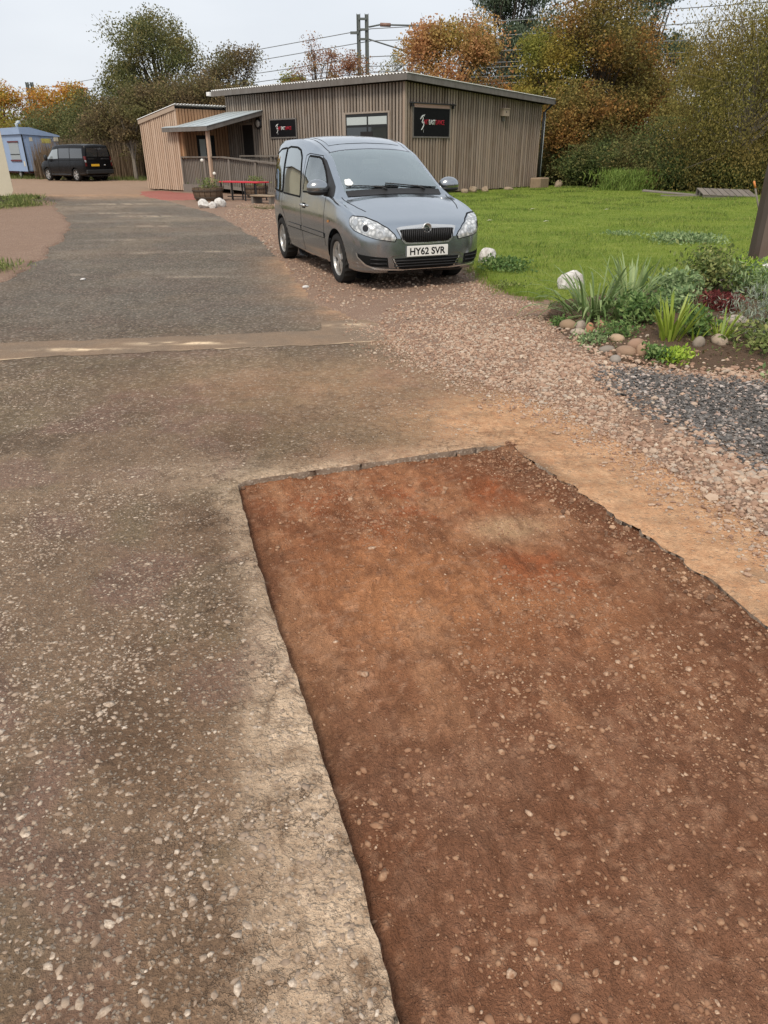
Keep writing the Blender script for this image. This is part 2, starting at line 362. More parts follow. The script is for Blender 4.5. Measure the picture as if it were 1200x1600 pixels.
def road_attrs(x, y):
    dt = sdf_poly(TRENCH, x, y); dl = dist_line(T_LEFT, x, y); db = dist_line(T_BACK, x, y); dr = dist_line(T_RIGHT, x, y)
    n = fbm(x * 2.2, y * 2.2, 5, 11); n2 = fbm(x * 7, y * 7, 4, 12)
    xr = np.interp(y, XR[:, 0], XR[:, 1])
    side_r = sstep(0.62, 1.0, x + (3.8 - y) * 0.0)
    # orange dust : right of the dig and fanning out over the far right corner
    g1 = np.exp(-((dr) / (0.42 + 0.2 * n)) ** 2) * sstep(-0.05, 0.15, x - np.interp(y, [p[1] for p in T_RIGHT[::-1]], [p[0] for p in T_RIGHT[::-1]]) + 0.05 * (y > 3.7))
    g2 = np.exp(-(((x - 0.85) / 0.75) ** 2 + ((y - 4.25) / 0.62) ** 2) * 1.2)
    g3 = 0.55 * np.exp(-((db) / 0.45) ** 2) * sstep(-0.9, 0.6, x)
    g4 = 0.35 * np.exp(-(((x + 0.2) / 1.6) ** 2 + ((y - 5.0) / 0.8) ** 2))
    g5 = 1.25 * sstep(0.75, 1.1, x) * sstep(4.9, 4.2, y)
    dust = np.clip(np.maximum.reduce([g1 * 1.4, g2 * 1.3, g3, g4, g5]) * (0.65 + 0.7 * n), 0, 1)
    far = sstep(26, 33, y) * (0.4 + 0.9 * n); dust = np.maximum(dust, far * 0.7)
    edge = np.exp(-((xr - x) / 0.5) ** 2) * (y > 5.5) * (y < 12) * 0.9; dust = np.maximum(dust, edge * n)
    wl = 0.10 + 0.16 * sstep(2.6, 0.8, y) + 0.12 * (n - .5)
    pale = np.maximum(np.exp(-(dl / np.maximum(wl, .03)) ** 4) * (0.55 + 0.45 * sstep(2.6, 1.2, y)) * (x < 0.5), 0.8 * np.exp(-(db / (0.10 + 0.10 * (n - .3))) ** 2) * sstep(0.78, 0.5, x))
    pale = np.maximum(pale, 0.45 * np.exp(-(((x + 0.85) / 0.45) ** 2 + ((y - 3.35) / 0.22) ** 2)))
    pale = np.clip(pale * (0.55 + 0.9 * n2), 0, 1)
    mud = np.clip(sstep(8.5, 4.5, y) * (0.6 + 0.8 * n), 0, 1)
    crack = np.clip(np.exp(-(np.minimum(dl, db) / 0.40) ** 2) * 1.0 + 0.55 * np.exp(-(((x + .1) / 1.1) ** 2 + ((y - 4.3) / .8) ** 2)) + 0.03, 0, 1)
    a1 = fbm(x * .9, y * .9, 4, 121); a2 = fbm(x * 2.6, y * 2.6, 4, 122); a3 = fbm(x * 2.1 + 9, y * 2.1, 4, 123); a4 = fbm(x * 8, y * 8, 4, 124); st = fbm(x * .55 + y * .25, y * 1.1 - x * .2, 5, 125)
    t = np.repeat(alb(124, 106, 90)[None], len(x), 0)
    fr = sstep(4.6, 8.0, y); t = t * (1 - fr[:, None]) + alb(112, 107, 100)[None] * fr[:, None]
    t = mixn(t, alb(150, 131, 111), .55 * sstep(.50, .66, a1) * (1 - .5 * fr)); t = mixn(t, alb(92, 80, 69), .75 * sstep(.50, .66, a2) * (1 - .75 * fr))
    t = mixn(t, alb(120, 98, 91), .6 * sstep(.52, .64, a3) * (1 - .7 * fr)); t = mixn(t, alb(106, 101, 82), .5 * sstep(.54, .66, fbm(x * 1.8, y * 1.8 + 4, 4, 126)) * (1 - .8 * fr))
    t = mixn(t, alb(146, 137, 124), .35 * sstep(.54, .68, st) * sstep(7, 10, y)); t = mixn(t, alb(88, 84, 79), .25 * sstep(.55, .42, st) * sstep(7, 10, y))
    t = mixn(t, alb(78, 66, 56), .28 * sstep(.54, .68, a4)); t = mixn(t, alb(130, 100, 76), .55 * sstep(5.6, 4.4, y) * sstep(-1.6, .4, x) * a2 * 1.6)
    for (gx, gy, sx, sy, am) in ((-4.3, 10.2, .16, .05, .8), (-3.2, 10.35, .10, .05, .7), (-2.55, 10.0, .50, .07, .55), (-4.0, 12.6, .5, .09, .6), (-2.9, 12.7, .4, .09, .5), (-6.2, 20.3, .7, .2, .7), (-7.4, 21.5, .8, .2, .6), (-5.2, 17.4, .8, .14, .5), (-8.6, 25.5, 1.1, .3, .7), (-4.9, 14.6, .6, .1, .4)):
        t = mixn(t, alb(196, 180, 160), np.clip(am * np.exp(-(((x - gx) / sx) ** 2 + ((y - gy) / sy) ** 2)) * np.clip((fbm(x * 6, y * 6, 3, 141) - .3) * 4, 0, 1.2), 0, .85))
    far_ = sstep(3.0, 5.0, y) * sstep(24, 12, y) * (1 - .85 * dust)
    return dict(far=far_, dust=dust, pale=pale, mud=mud, crack=crack, tint=np.clip(t * 1.30 * np.array([[1.0, .985, .965]]), 0, .8))
def road_z(x, y):
    return 0.010 * (fbm(x * 1.3, y * 1.3, 4, 21) - 0.5) + 0.006 * (fbm(x * 9, y * 9, 3, 22) - 0.5)
ys = [-0.6]
while ys[-1] < 58: ys.append(ys[-1] + 0.019 + 0.0045 * max(0, ys[-1]) ** 1.35)
ys = np.array(ys); cs = np.linspace(0, 1, 300)
Yg = np.repeat(ys[:, None], len(cs), 1)
xl = np.interp(ys, XL[:, 0], XL[:, 1]); xr_ = np.interp(ys, XR[:, 0], XR[:, 1])
xl = xl + 0.30 * (fbm(ys * 1.7, ys * 0, 4, 8) - .5); xr_ = xr_ + 0.25 * (fbm(ys * 1.9, ys * 0 + 5, 4, 9) - .5)
u = cs[None, :]; u = np.where(ys[:, None] < 9, 0.30 * np.clip(u / 0.12, 0, 1) + 0.70 * np.clip((u - 0.12) / 0.88, 0, 1), u)
Xg = xl[:, None] + (xr_ - xl)[:, None] * u
x, y, Fc, rim = grid_cut(Xg, Yg, trench_sdf, keep_inside=False)
z = road_z(x, y); hole = np.abs(trench_sdf(x, y)) < 0.004
z = np.where(hole, z - 0.003, z)
me = np_mesh('road', np.stack([x, y, z], 1), Fc, True)
for k, v in road_attrs(x, y).items(): (cattr if k == 'tint' else fattr)(me, k, v)
road = tag(link(bpy.data.objects.new('road', me), None, M_ROAD), kind='structure')
# cut face of the road round the dig
ed = np.concatenate([Fc[:, [0, 1]], Fc[:, [1, 2]], Fc[:, [2, 3]], Fc[:, [3, 0]]]); es = np.sort(ed, 1)
uq, cnt = np.unique(es, axis=0, return_counts=True); be = uq[cnt == 1]; be = be[hole[be].all(1)]
vid = np.unique(be); rm = {int(v): i for i, v in enumerate(vid)}; nv = len(vid)
top = np.stack([x[vid], y[vid], z[vid]], 1)
jit = RNG.normal(0, 0.004, (nv, 2)); low = top.copy(); low[:, 2] = -0.075; low[:, :2] += jit
midv = top.copy(); midv[:, 2] -= 0.018; midv[:, :2] += RNG.normal(0, 0.0035, (nv, 2))
Vw = np.concatenate([top, midv, low]); Fw = []
for a, b in be:
    a, b = rm[int(a)], rm[int(b)]; Fw.append((a, b, b + nv, a + nv)); Fw.append((a + nv, b + nv, b + 2 * nv, a + 2 * nv))
m = N('asphalt_cut_face', 0.9, 0.2); P = m.pos(); n1 = m.noise(P, 45, 4, .7); vv = m.vor(P, 55)
cc = m.mix(n1, (0.14, 0.095, 0.065), (0.33, 0.26, 0.20)); cc = m.mix(m.ramp(vv[0], [(0.2, .7), (0.4, 0.0)]), cc, (0.45, 0.38, 0.31))
m.set('Base Color', cc).bump(n1, 0.8, 0.01)
me = np_mesh('cut_edge', Vw, np.array(Fw), True)
link(bpy.data.objects.new('cut_edge', me), road, m.m)

# ---- floor of the dig : red-brown earth
m = N('red_earth', 0.97, 0.08)
P = m.pos(); big = m.noise(P, 1.5, 5, .6, .4); mid = m.noise(P, 7, 5, .7); PA = m.mapv(P, (1.0, .45, 1), (0, 0, 0), (0, 0, R(-22)))
n9 = stretch(m, m.noise(PA, 13, 5, .7, .6), .34, .66); n30 = stretch(m, m.noise(PA, 42, 4, .7, .5), .35, .65); n110 = stretch(m, m.noise(P, 135, 3, .75), .34, .66)
c = m.acol('tint')
c = m.mix(m.math('MULTIPLY', n9, .45), c, m.mix(1.0, c, (.52, .48, .44), 'MULTIPLY'))
c = m.mix(m.math('MULTIPLY', n30, .5), c, m.mix(1.0, c, (1.55, 1.58, 1.6), 'MULTIPLY'))
c = m.mix(m.math('MULTIPLY', n110, .5), c, m.mix(1.0, c, (.45, .42, .40), 'MULTIPLY'))
wob = m.vadd(P, m.vscale(m.noise(P, 50, 2, .5, 0, True), 0.018))
v1 = m.vor(wob, 30); v2 = m.vor(wob, 100)
s1 = m.math('MULTIPLY', m.ramp(v1[0], [(0.16, 1.0), (0.42, 0.0)]), m.ramp(m.math('ADD', v1[1], m.math('MULTIPLY', m.math('SUBTRACT', mid, .5), 1.2)), [(0.55, 0.0), (0.75, 1.0)]))
s2 = m.math('MULTIPLY', m.ramp(v2[0], [(0.25, 1.0), (0.42, 0.0)]), m.ramp(v2[1], [(0.70, 0.0), (0.8, 1.0)]))
c = m.mix(m.math('MULTIPLY', s1, m.math('ADD', .2, m.math('MULTIPLY', n30, .5))), c, m.mix(1.0, c, (1.5, 1.6, 1.7), 'MULTIPLY'))
c = m.mix(m.math('MULTIPLY', s2, 0.6), c, m.mix(1.0, c, (1.6, 1.7, 1.8), 'MULTIPLY'))
m.set('Base Color', c)
hh = m.math('ADD', m.math('MULTIPLY', s1, 0.5), m.math('ADD', m.math('MULTIPLY', s2, 0.5), m.math('ADD', m.math('MULTIPLY', n30, .6), m.math('MULTIPLY', n110, 0.35))))
hh = m.math('ADD', hh, m.math('MULTIPLY', n9, -1.0))
m.bump(hh, 0.95, 0.014)
M_EARTH = m.m
def earth_z(x, y):
    dr = dist_line(T_RIGHT, x, y); dl = dist_line(T_LEFT, x, y)
    z = -0.045 + 0.026 * (fbm(x * 1.8, y * 1.8, 4, 31) - .5) + 0.024 * (fbm(x * 10, y * 10, 4, 32) - .5) + 0.010 * (fbm(x * 30, y * 30, 3, 33) - .5)
    z = z + 0.030 * np.exp(-(dr / 0.10) ** 2) + 0.012 * np.exp(-(((x - 0.35) / .5) ** 2 + ((y - 3.2) / .3) ** 2))
    return z - 0.006 * np.exp(-(dl / 0.10) ** 2) + 0.012 * np.exp(-(dist_line(T_BACK, x, y) / 0.3) ** 2)
X, Y = np.meshgrid(np.arange(-0.95, 2.35, 0.013), np.arange(-0.6, 4.0, 0.013))
x, y, Fc, rim = grid_cut(X, Y, lambda a, b: sdf_poly(TRENCH, a, b) - 0.07)
me = np_mesh('excavated_ground', np.stack([x, y, earth_z(x, y)], 1), Fc, True)
dl = dist_line(T_LEFT, x, y); dr = dist_line(T_RIGHT, x, y); G = lambda a, b, sa, sb: np.exp(-(((x - a) / sa) ** 2 + ((y - b) / sb) ** 2))
n1 = fbm(x * 2.2, y * 2.2, 5, 131); n2 = fbm(x * 5.5, y * 5.5, 5, 132); n3 = fbm(x * 15, y * 15, 4, 133); n4 = fbm(x * 36, y * 36, 3, 134)
ur, vr = x * .93 + y * .36, -x * .36 + y * .93; ns = fbm(ur * 7.5, vr * 1.6, 5, 135)
t = np.repeat(alb(146, 96, 66)[None], len(x), 0)
t = mixn(t, alb(178, 122, 84), .9 * sstep(.46, .62, n1)); t = mixn(t, alb(188, 128, 84), np.clip(1.0 * G(.18, 2.35, .42, .55), 0, .85) * (.4 + .9 * n2))
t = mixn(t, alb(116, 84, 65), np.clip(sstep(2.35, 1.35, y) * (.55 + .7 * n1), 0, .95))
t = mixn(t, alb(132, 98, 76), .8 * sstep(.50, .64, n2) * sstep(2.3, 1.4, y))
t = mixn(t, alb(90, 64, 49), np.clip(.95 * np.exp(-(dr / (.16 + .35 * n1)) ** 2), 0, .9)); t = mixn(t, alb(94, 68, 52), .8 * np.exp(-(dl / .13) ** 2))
t = mixn(t, alb(158, 88, 54), np.clip((1.3 * G(.05, 3.05, .5, .26) + 1.1 * G(.62, 2.6, .28, .25) + .9 * G(.6, 3.3, .25, .14)) * sstep(.40, .58, n2), 0, .95))
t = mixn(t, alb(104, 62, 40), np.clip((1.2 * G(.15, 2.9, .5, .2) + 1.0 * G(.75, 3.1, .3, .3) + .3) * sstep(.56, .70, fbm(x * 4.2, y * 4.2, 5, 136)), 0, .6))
t = mixn(t, alb(204, 168, 126), np.clip(1.1 * G(.57, 2.86, .2, .13) * (.4 + n2), 0, .85)); t = mixn(t, alb(196, 146, 106), .5 * sstep(.56, .70, ns) * sstep(1.2, 2.0, y))
t = mixn(t, alb(98, 66, 48), .36 * sstep(.56, .70, n3)); t = mixn(t, alb(196, 152, 118), .40 * sstep(.60, .72, n4)); t = mixn(t, alb(84, 58, 44), .4 * sstep(.60, .72, fbm(ur * 24, vr * 9, 3, 137)))
mean = alb(140, 93, 66)[None]; t = mean + (t - mean) * .66
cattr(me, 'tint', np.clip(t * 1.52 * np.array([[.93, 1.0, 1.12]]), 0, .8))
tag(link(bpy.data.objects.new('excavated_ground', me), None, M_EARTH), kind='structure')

# ---- infill strip across the road
BAND = [(-7.0, 4.9), (-3.11, 5.71), (-1.88, 5.95), (-0.54, 6.12), (0.12, 6.30), (0.02, 6.75), (-0.18, 7.15), (-0.59, 7.08), (-0.59, 6.68), (-2.02, 6.46), (-3.37, 6.26), (-7.0, 5.5)]
BN = BAND[:5]
m = N('infill_strip', 0.95, 0.1); P = m.pos(); n1 = m.noise(P, 2.2, 5, .6); n2 = stretch(m, m.noise(P, 22, 5, .7), .35, .65); gr = stretch(m, m.noise(P, 130, 3, .8), .35, .65)
c = m.mix(stretch(m, n1, .35, .65), (0.155, 0.122, 0.096), (0.225, 0.155, 0.105)); c = m.mix(m.math('MULTIPLY', n2, .45), c, (.105, .075, .055)); c = m.mix(m.math('MULTIPLY', gr, .4), c, (.34, .25, .17))
vb = m.vor(P, 90); c = m.mix(m.math('MULTIPLY', m.ramp(vb[0], [(.25, 1.0), (.42, 0.0)]), m.ramp(vb[1], [(.6, 0.0), (.75, .6)])), c, (.36, .28, .2))
c = m.mix(m.math('MULTIPLY', m.attr('white'), m.ramp(n2, [(.0, .45), (.6, 1.0)]), True), c, (0.80, 0.62, 0.42))
m.set('Base Color', c).bump(m.math('ADD', n2, gr), 0.4, 0.004)
o = sheet('road_infill_strip', BAND, 0.03, lambda x, y: road_z(x, y) + 0.003, m.m, rag=0.05, ragscale=6, seed=41)
co = np.array([v.co[:] for v in o.data.vertices]); x, y = co[:, 0], co[:, 1]; n = fbm(x * 3, y * 8, 4, 44)
wh = np.exp(-(((x + 2.55) / .35) ** 2 + ((y - 6.02) / .045) ** 2)) + 1.1 * np.exp(-(((x + 1.75) / .38) ** 2 + ((y - 6.22) / .05) ** 2)) + .6 * np.exp(-(((x + .25) / .25) ** 2 + ((y - 6.9) / .08) ** 2))
wh = wh * np.clip((fbm(x * 9, y * 14, 4, 46) - .36) * 4.2, 0, 1.1) * (0.6 + .8 * n) + 0.55 * np.exp(-(dist_line(BN, x, y) / 0.018) ** 2) * sstep(.42, .62, fbm(x * 4, y * 4, 3, 45))
fattr(o.data, 'white', np.clip(wh, 0, 1))

# ---- gravel yards
def gravel_mat(name, cols, scale, soil, slate=False):
    m = N(name, 0.9, 0.2); P = m.pos(); big = m.noise(P, 0.8, 5, .6); mid = m.noise(P, 5, 5, .65); fine = m.noise(P, 120, 3, .8)
    wob = m.vadd(P, m.vscale(m.noise(P, 60, 2, .5, 0, True), 0.012)); v = m.vor(wob, scale); v2 = m.vor(wob, scale * 2.2)
    s = m.mix(v[1], cols[0], cols[1]); s = m.mix(m.ramp(m.vor(wob, scale)[1], [(.6, 0.0), (.85, .9)]), s, cols[2])
    c = m.mix(m.ramp(v[0], [(0.28, 1.0), (0.55, 0.0)]), soil, s)
    c = m.mix(m.math('MULTIPLY', m.ramp(v2[0], [(.25, .6), (.5, 0.0)]), fine), c, cols[1])
    c = m.mix(m.ramp(mid, [(0.42, 0.0), (0.62, .85)]), c, m.mix(fine, mul(soil, .75), mul(soil, 1.5))); c = m.mix(m.ramp(big, [(0.42, 0.0), (0.72, .45)]), c, mul(cols[0], .75))
    if slate: c = m.mix(m.attr('slate'), c, m.mix(v[1], (.05, .046, .043), (.17, .155, .14)))
    m.set('Base Color', c)
    h = m.math('ADD', m.ramp(v[0], [(0.1, 1.0), (0.6, 0.0)]), m.math('MULTIPLY', m.ramp(v2[0], [(.1, 1.0), (.6, 0.0)]), .5))
    m.bump(h, 0.9, 0.012); return m.m
PK = [(0.321, 0.212, 0.150), (0.438, 0.312, 0.227), (0.535, 0.433, 0.333)]
M_GRAVEL = gravel_mat('pink_gravel', PK, 46, (0.22, 0.145, 0.105), True)
M_GRAVEL_FAR = gravel_mat('sandy_yard', [(0.30, 0.21, 0.15), (0.42, 0.30, 0.215), (0.5, 0.39, 0.3)], 30, (0.27, 0.18, 0.12))
GR_R = [(-0.10, 6.9), (-0.24, 6.75), (0.16, 6.25), (0.30, 5.55), (0.75, 4.95), (1.15, 4.42), (1.40, 3.75), (1.55, 3.15), (1.72, 2.5), (2.15, 0.9), (2.5, -0.6), (6, -0.6), (6, 6), (3.0, 9.2), (2.3, 8.9), (2.0, 9.0), (1.9, 9.8), (1.9, 11.0), (1.3, 14), (1.0, 20), (1.4, 29.5),
        (-3, 33), (-9, 39), (-10.6, 33), (-7.3, 26.5), (-4.6, 21.0), (-2.4, 14.6), (-1.4, 10.8), (-0.85, 8.3), (-0.55, 7.6)]
def gr_z(x, y): return 0.002 + sstep(-.05, .45, -sdf_poly(GR_R, x, y)) * (0.009 + 0.012 * fbm(x * 2, y * 2, 4, 51) + 0.006 * fbm(x * 14, y * 14, 3, 52) + 0.03 * sstep(2.0, 3.5, x) * sstep(9, 5, y))
BLK = [(1.60, 5.50), (1.50, 5.0), (1.55, 4.4), (1.80, 3.5), (2.05, 2.8), (3.6, 2.4), (3.6, 4.7), (2.75, 4.95), (2.35, 5.12), (1.98, 5.32)]
o = sheet('gravel_verge', GR_R, 0.055, gr_z, M_GRAVEL, rag=0.10, ragscale=4, seed=53, rimz=-0.006)
co = np.array([v.co[:] for v in o.data.vertices]); fattr(o.data, 'slate', sstep(.02, .34, -sdf_poly(BLK, co[:, 0], co[:, 1]) + .5 * (fbm(co[:, 0] * 5, co[:, 1] * 5, 3, 54) - .5)))
GR_L = [(-4.7, 8.0), (-5.2, 11), (-6.0, 13.9), (-7.5, 18.4), (-10.2, 24), (-12.0, 28), (-16, 28), (-16, 8)]
sheet('gravel_verge_left', GR_L, 0.10, lambda x, y: 0.012 + 0.02 * fbm(x, y, 4, 56), M_GRAVEL, rag=0.22, ragscale=1.5, seed=57, rimz=-0.006)
# far yard where the vans stand
YARD = [(-9.4, 31.6), (-10.4, 34.0), (-8, 44), (-14, 54), (-30, 56), (-40, 44), (-22, 34), (-14.5, 31.5)]
sheet('far_yard', YARD, 0.35, lambda x, y: 0.010 + 0.012 * fbm(x * .6, y * .6, 3, 58), M_GRAVEL_FAR, rag=0.5, ragscale=.7, seed=59, rimz=-0.006)
# loose gravel as real stones
m = N('gravel_stone', 0.9, 0.25); r = m.island()
c = m.ramp(r, [(0.0, (0.214, 0.132, 0.092)), (.25, (0.321, 0.206, 0.144)), (.5, (0.417, 0.291, 0.207)), (.75, (0.492, 0.381, 0.285)), (.9, (0.353, 0.306, 0.251)), (1.0, (0.588, 0.497, 0.386))])
m.set('Base Color', m.mix(m.math('MULTIPLY', m.noise(m.pos(), 150, 3, .7), .5), c, (0.257, 0.154, 0.107))); M_STONE = m.m
GR_N = [(-0.1, 6.95), (0.25, 5.6), (0.75, 4.85), (1.15, 4.3), (1.42, 3.6), (1.55, 3.05), (1.74, 2.4), (2.2, 0.9), (3.2, 0.9), (3.2, 5.2), (1.95, 5.5), (1.62, 6.5), (1.8, 7.6), (1.4, 8.3), (1.3, 9.6), (0.6, 8.4), (0.1, 7.8)]
ddens = lambda x, y: np.clip(0.25 + 0.9 * sstep(-0.12, .45, -sdf_poly(GR_N, x, y)), 0, 1) * (1 - .97 * sstep(-.05, .3, -sdf_poly(BLK, x, y))) * (.35 + .65 * sstep(8.2, 5.6, y)) * np.clip((fbm(x * 3, y * 3, 4, 60) - .25) * 3.2, .2, 1)
x, y = scatter(GR_N, 30000, 61, ddens); rg = np.random.default_rng(62)
sz = np.clip(rg.lognormal(np.log(0.0080), .45, len(x)) * (1 + .30 * sstep(4.8, 3.2, y)), .003, .027)
tag(link(bpy.data.objects.new('loose_gravel', stones_mesh('loose_gravel', x, y, gr_z(x, y) + sz * .25, sz, .62, .4, 63)), None, M_STONE), kind='stuff')
GR_F = [(-0.85, 8.3), (-0.3, 7.6), (1.35, 9.4), (1.2, 11), (0.6, 14), (0.3, 18), (-1, 24), (-4.5, 25), (-4.4, 21), (-2.4, 14.6), (-1.4, 10.8)]
x, y = scatter(GR_F, 9000, 64); sz = np.clip(rg.lognormal(np.log(0.013), .35, len(x)), .006, .03)
tag(link(bpy.data.objects.new('yard_gravel', stones_mesh('yard_gravel', x, y, gr_z(x, y) + sz * .2, sz, .55, .4, 65)), None, M_STONE), kind='stuff')
# spill of small stones over the road edge and the orange dust
SP = [(-0.5, 7.4), (-0.25, 5.8), (0.1, 5.2), (0.6, 4.3), (1.0, 3.95), (1.2, 3.2), (1.42, 2.3), (1.9, 2.2), (1.6, 3.4), (1.3, 4.5), (0.6, 5.3), (0.3, 6.4)]
x, y = scatter(SP, 6500, 66, lambda x, y: np.clip(.12 + sstep(.35, -.05, sdf_poly(GR_N, x, y)), 0, 1)); sz = np.clip(rg.lognormal(np.log(0.006), .45, len(x)), .0025, .018)
tag(link(bpy.data.objects.new('spilled_gravel', stones_mesh('spilled_gravel', x, y, road_z(x, y) + sz * .3, sz, .6, .4, 67)), None, M_STONE), kind='stuff')
# dark slate chippings by the bed
m = N('slate_chip', 0.75, 0.3); r = m.island()
m.set('Base Color', m.ramp(r, [(0.0, (0.055, 0.050, 0.047)), (.5, (0.12, 0.112, 0.105)), (.75, (0.19, 0.175, 0.16)), (.88, (0.3, 0.22, 0.18)), (1.0, (0.45, 0.40, 0.36))])); M_SLATE = m.m
x, y = scatter(BLK, 16000, 69, lambda x, y: np.clip(.12 + 1.2 * sstep(-.05, .35, -sdf_poly(BLK, x, y)), 0, 1)); sz = np.clip(rg.lognormal(np.log(0.0085), .38, len(x)), .004, .022)
tag(link(bpy.data.objects.new('slate_chippings', stones_mesh('slate_chippings', x, y, gr_z(x, y) + sz * .4, sz, .5, .4, 70)), None, M_SLATE), kind='stuff')

# stones set in the near asphalt
m = N('aggregate_stone', 0.8, 0.3); r = m.island()
c = m.ramp(r, [(0.0, (0.250, 0.181, 0.131)), (.4, (0.375, 0.288, 0.213)), (.75, (0.500, 0.406, 0.312)), (1.0, (0.675, 0.575, 0.463))])
m.set('Base Color', m.mix(stretch(m, m.noise(m.pos(), 110, 4, .7), .34, .66), c, (0.250, 0.181, 0.131))); M_AGG = m.m
AG = [(-3.2, 5.5), (-0.4, 5.2), (0.4, 4.5), (0.6, 3.95), (-0.72, 3.45), (-0.45, 2.2), (-0.12, 1.2), (0.10, 0.4), (-1.3, 0.4), (-1.9, 1.6), (-2.6, 3.5)]
def agd(x, y):
    nn = fbm(x * 2.6, y * 2.6, 4, 71); return np.clip((nn - .34) * 2.6, 0.18, 1) * (0.35 + 0.65 * sstep(4.5, 1.5, y)) * (.45 + .55 * sstep(-.35, -.75, x + .25 * y - .3))
x, y = scatter(AG, 15000, 72, agd); k = sdf_poly(TRENCH, x, y) > .03; x, y = x[k], y[k]
sz = np.clip(rg.lognormal(np.log(0.0050), .45, len(x)) * (1 + .45 * sstep(2.0, .8, y)), .003, .0155)
tag(link(bpy.data.objects.new('embedded_aggregate', stones_mesh('embedded_aggregate', x, y, road_z(x, y) - sz * .14, sz, .30, .12, 73, True)), None, M_AGG), kind='stuff')
# stones lying in the dig
m = N('earth_stone', 0.95, 0.12); r = m.island()
c = m.ramp(r, [(0.0, (0.20, 0.105, 0.062)), (.5, (0.31, 0.18, 0.11)), (.88, (0.42, 0.275, 0.175)), (1.0, (0.60, 0.46, 0.34))])
m.set('Base Color', m.mix(stretch(m, m.noise(m.pos(), 80, 4, .7), .34, .62), c, (0.25, 0.135, 0.08))); M_ESTONE = m.m
TI = [(-0.70, 3.25), (0.69, 3.73), (1.32, 2.0), (1.9, 0.4), (0.18, 0.4), (-0.20, 1.65)]
def ed(x, y):
    nn = fbm(x * 3.1, y * 3.1, 4, 75); return np.clip((nn - .36) * 3.2, .16, 1)
x, y = scatter(TI, 15000, 76, ed); sz = np.clip(rg.lognormal(np.log(0.0031), .62, len(x)), .0012, .015)
sink = np.where(rg.uniform(0, 1, len(x)) < .72, -.25, .35)
tag(link(bpy.data.objects.new('earth_stones', stones_mesh('earth_stones', x, y, earth_z(x, y) + sz * sink * .5, sz, .55, .35, 77, True)), None, M_ESTONE), kind='stuff')
# crumbled clods along the right and far edges of the dig
xs, ys2 = [], []
for L, cnt_, sp in ((T_RIGHT, 2600, .075), (T_BACK, 260, .03), (T_LEFT, 160, .02)):
    t = rg.uniform(0, len(L) - 1.001, cnt_); i = t.astype(int); fr = t - i; Lp = np.array(L)
    q = Lp[i] * (1 - fr[:, None]) + Lp[i + 1] * fr[:, None]; q += rg.normal(0, sp, q.shape) - np.array([[0.03, 0.02]])
    xs.append(q[:, 0]); ys2.append(q[:, 1])
x = np.concatenate(xs); y = np.concatenate(ys2); k = sdf_poly(TRENCH, x, y) < .01; x, y = x[k], y[k]
sz = np.clip(rg.lognormal(np.log(0.0042), .5, len(x)), .0015, .015)
m = N('earth_clod', 0.95, 0.1); m.set('Base Color', m.ramp(m.island(), [(0, (0.130, 0.075, 0.049)), (.7, (0.260, 0.150, 0.094)), (1, (0.442, 0.286, 0.182))])); M_CLOD = m.m
tag(link(bpy.data.objects.new('earth_clods', stones_mesh('earth_clods', x, y, earth_z(x, y) + sz * .3, sz, .7, .5, 78)), None, M_CLOD), kind='stuff')

# ---- lawn
LAWN = [(1.30, 10.6), (1.36, 9.5), (1.5, 8.3), (1.95, 7.95), (2.6, 8.35), (3.5, 8.75), (5.0, 9.2), (9, 10), (18, 14), (20, 24), (13.4, 27.0), (10.6, 31.2), (7.8, 35.6), (6.7, 34.4), (0.9, 28.1), (0.95, 24), (0.55, 19), (0.75, 14.2)]
def lawn_z(x, y): return 0.045 + 0.05 * (fbm(x * .5, y * .5, 4, 81) - .3) + 0.012 * fbm(x * 4, y * 4, 3, 82)
m = N('lawn_turf', 0.95, 0.1); P = m.pos(); a = m.noise(P, .55, 5, .6, .5); b = m.noise(P, 4, 5, .65); f = m.noise(P, 45, 4, .75); st = m.noise(m.mapv(P, (.6, 2.6, 1)), 1.1, 4, .6)
c = m.mix(m.ramp(a, [(.3, 0.0), (.7, 1.0)]), (0.126, 0.186, 0.028), (0.213, 0.262, 0.045))
c = m.mix(m.ramp(b, [(.42, 0.0), (.68, .9)]), c, (0.274, 0.296, 0.073)); c = m.mix(m.ramp(st, [(.5, 0.0), (.75, .55)]), c, (0.098, 0.169, 0.028))
c = m.mix(m.math('MULTIPLY', f, .6), c, (0.093, 0.134, 0.023)); m.set('Base Color', c).bump(m.math('ADD', f, b), .6, .03)
sheet('lawn', LAWN, 0.12, lawn_z, m.m, rag=0.10, ragscale=3, seed=83, rimz=0.018)
def blades_mesh(name, x, y, z, h, wd, lean, seed):
    rg = np.random.default_rng(seed); n = len(x); a = rg.uniform(0, 2 * np.pi, n); l = rg.uniform(0, 1, n) * lean * h; b = rg.uniform(0, 2 * np.pi, n)
    dx, dy = np.cos(a) * wd / 2, np.sin(a) * wd / 2
    V = np.stack([np.stack([x - dx, y - dy, z], 1), np.stack([x + dx, y + dy, z], 1), np.stack([x + np.cos(b) * l, y + np.sin(b) * l, z + h], 1)], 1).reshape(-1, 3)
    return np_mesh(name, V, np.arange(3 * n).reshape(-1, 3))
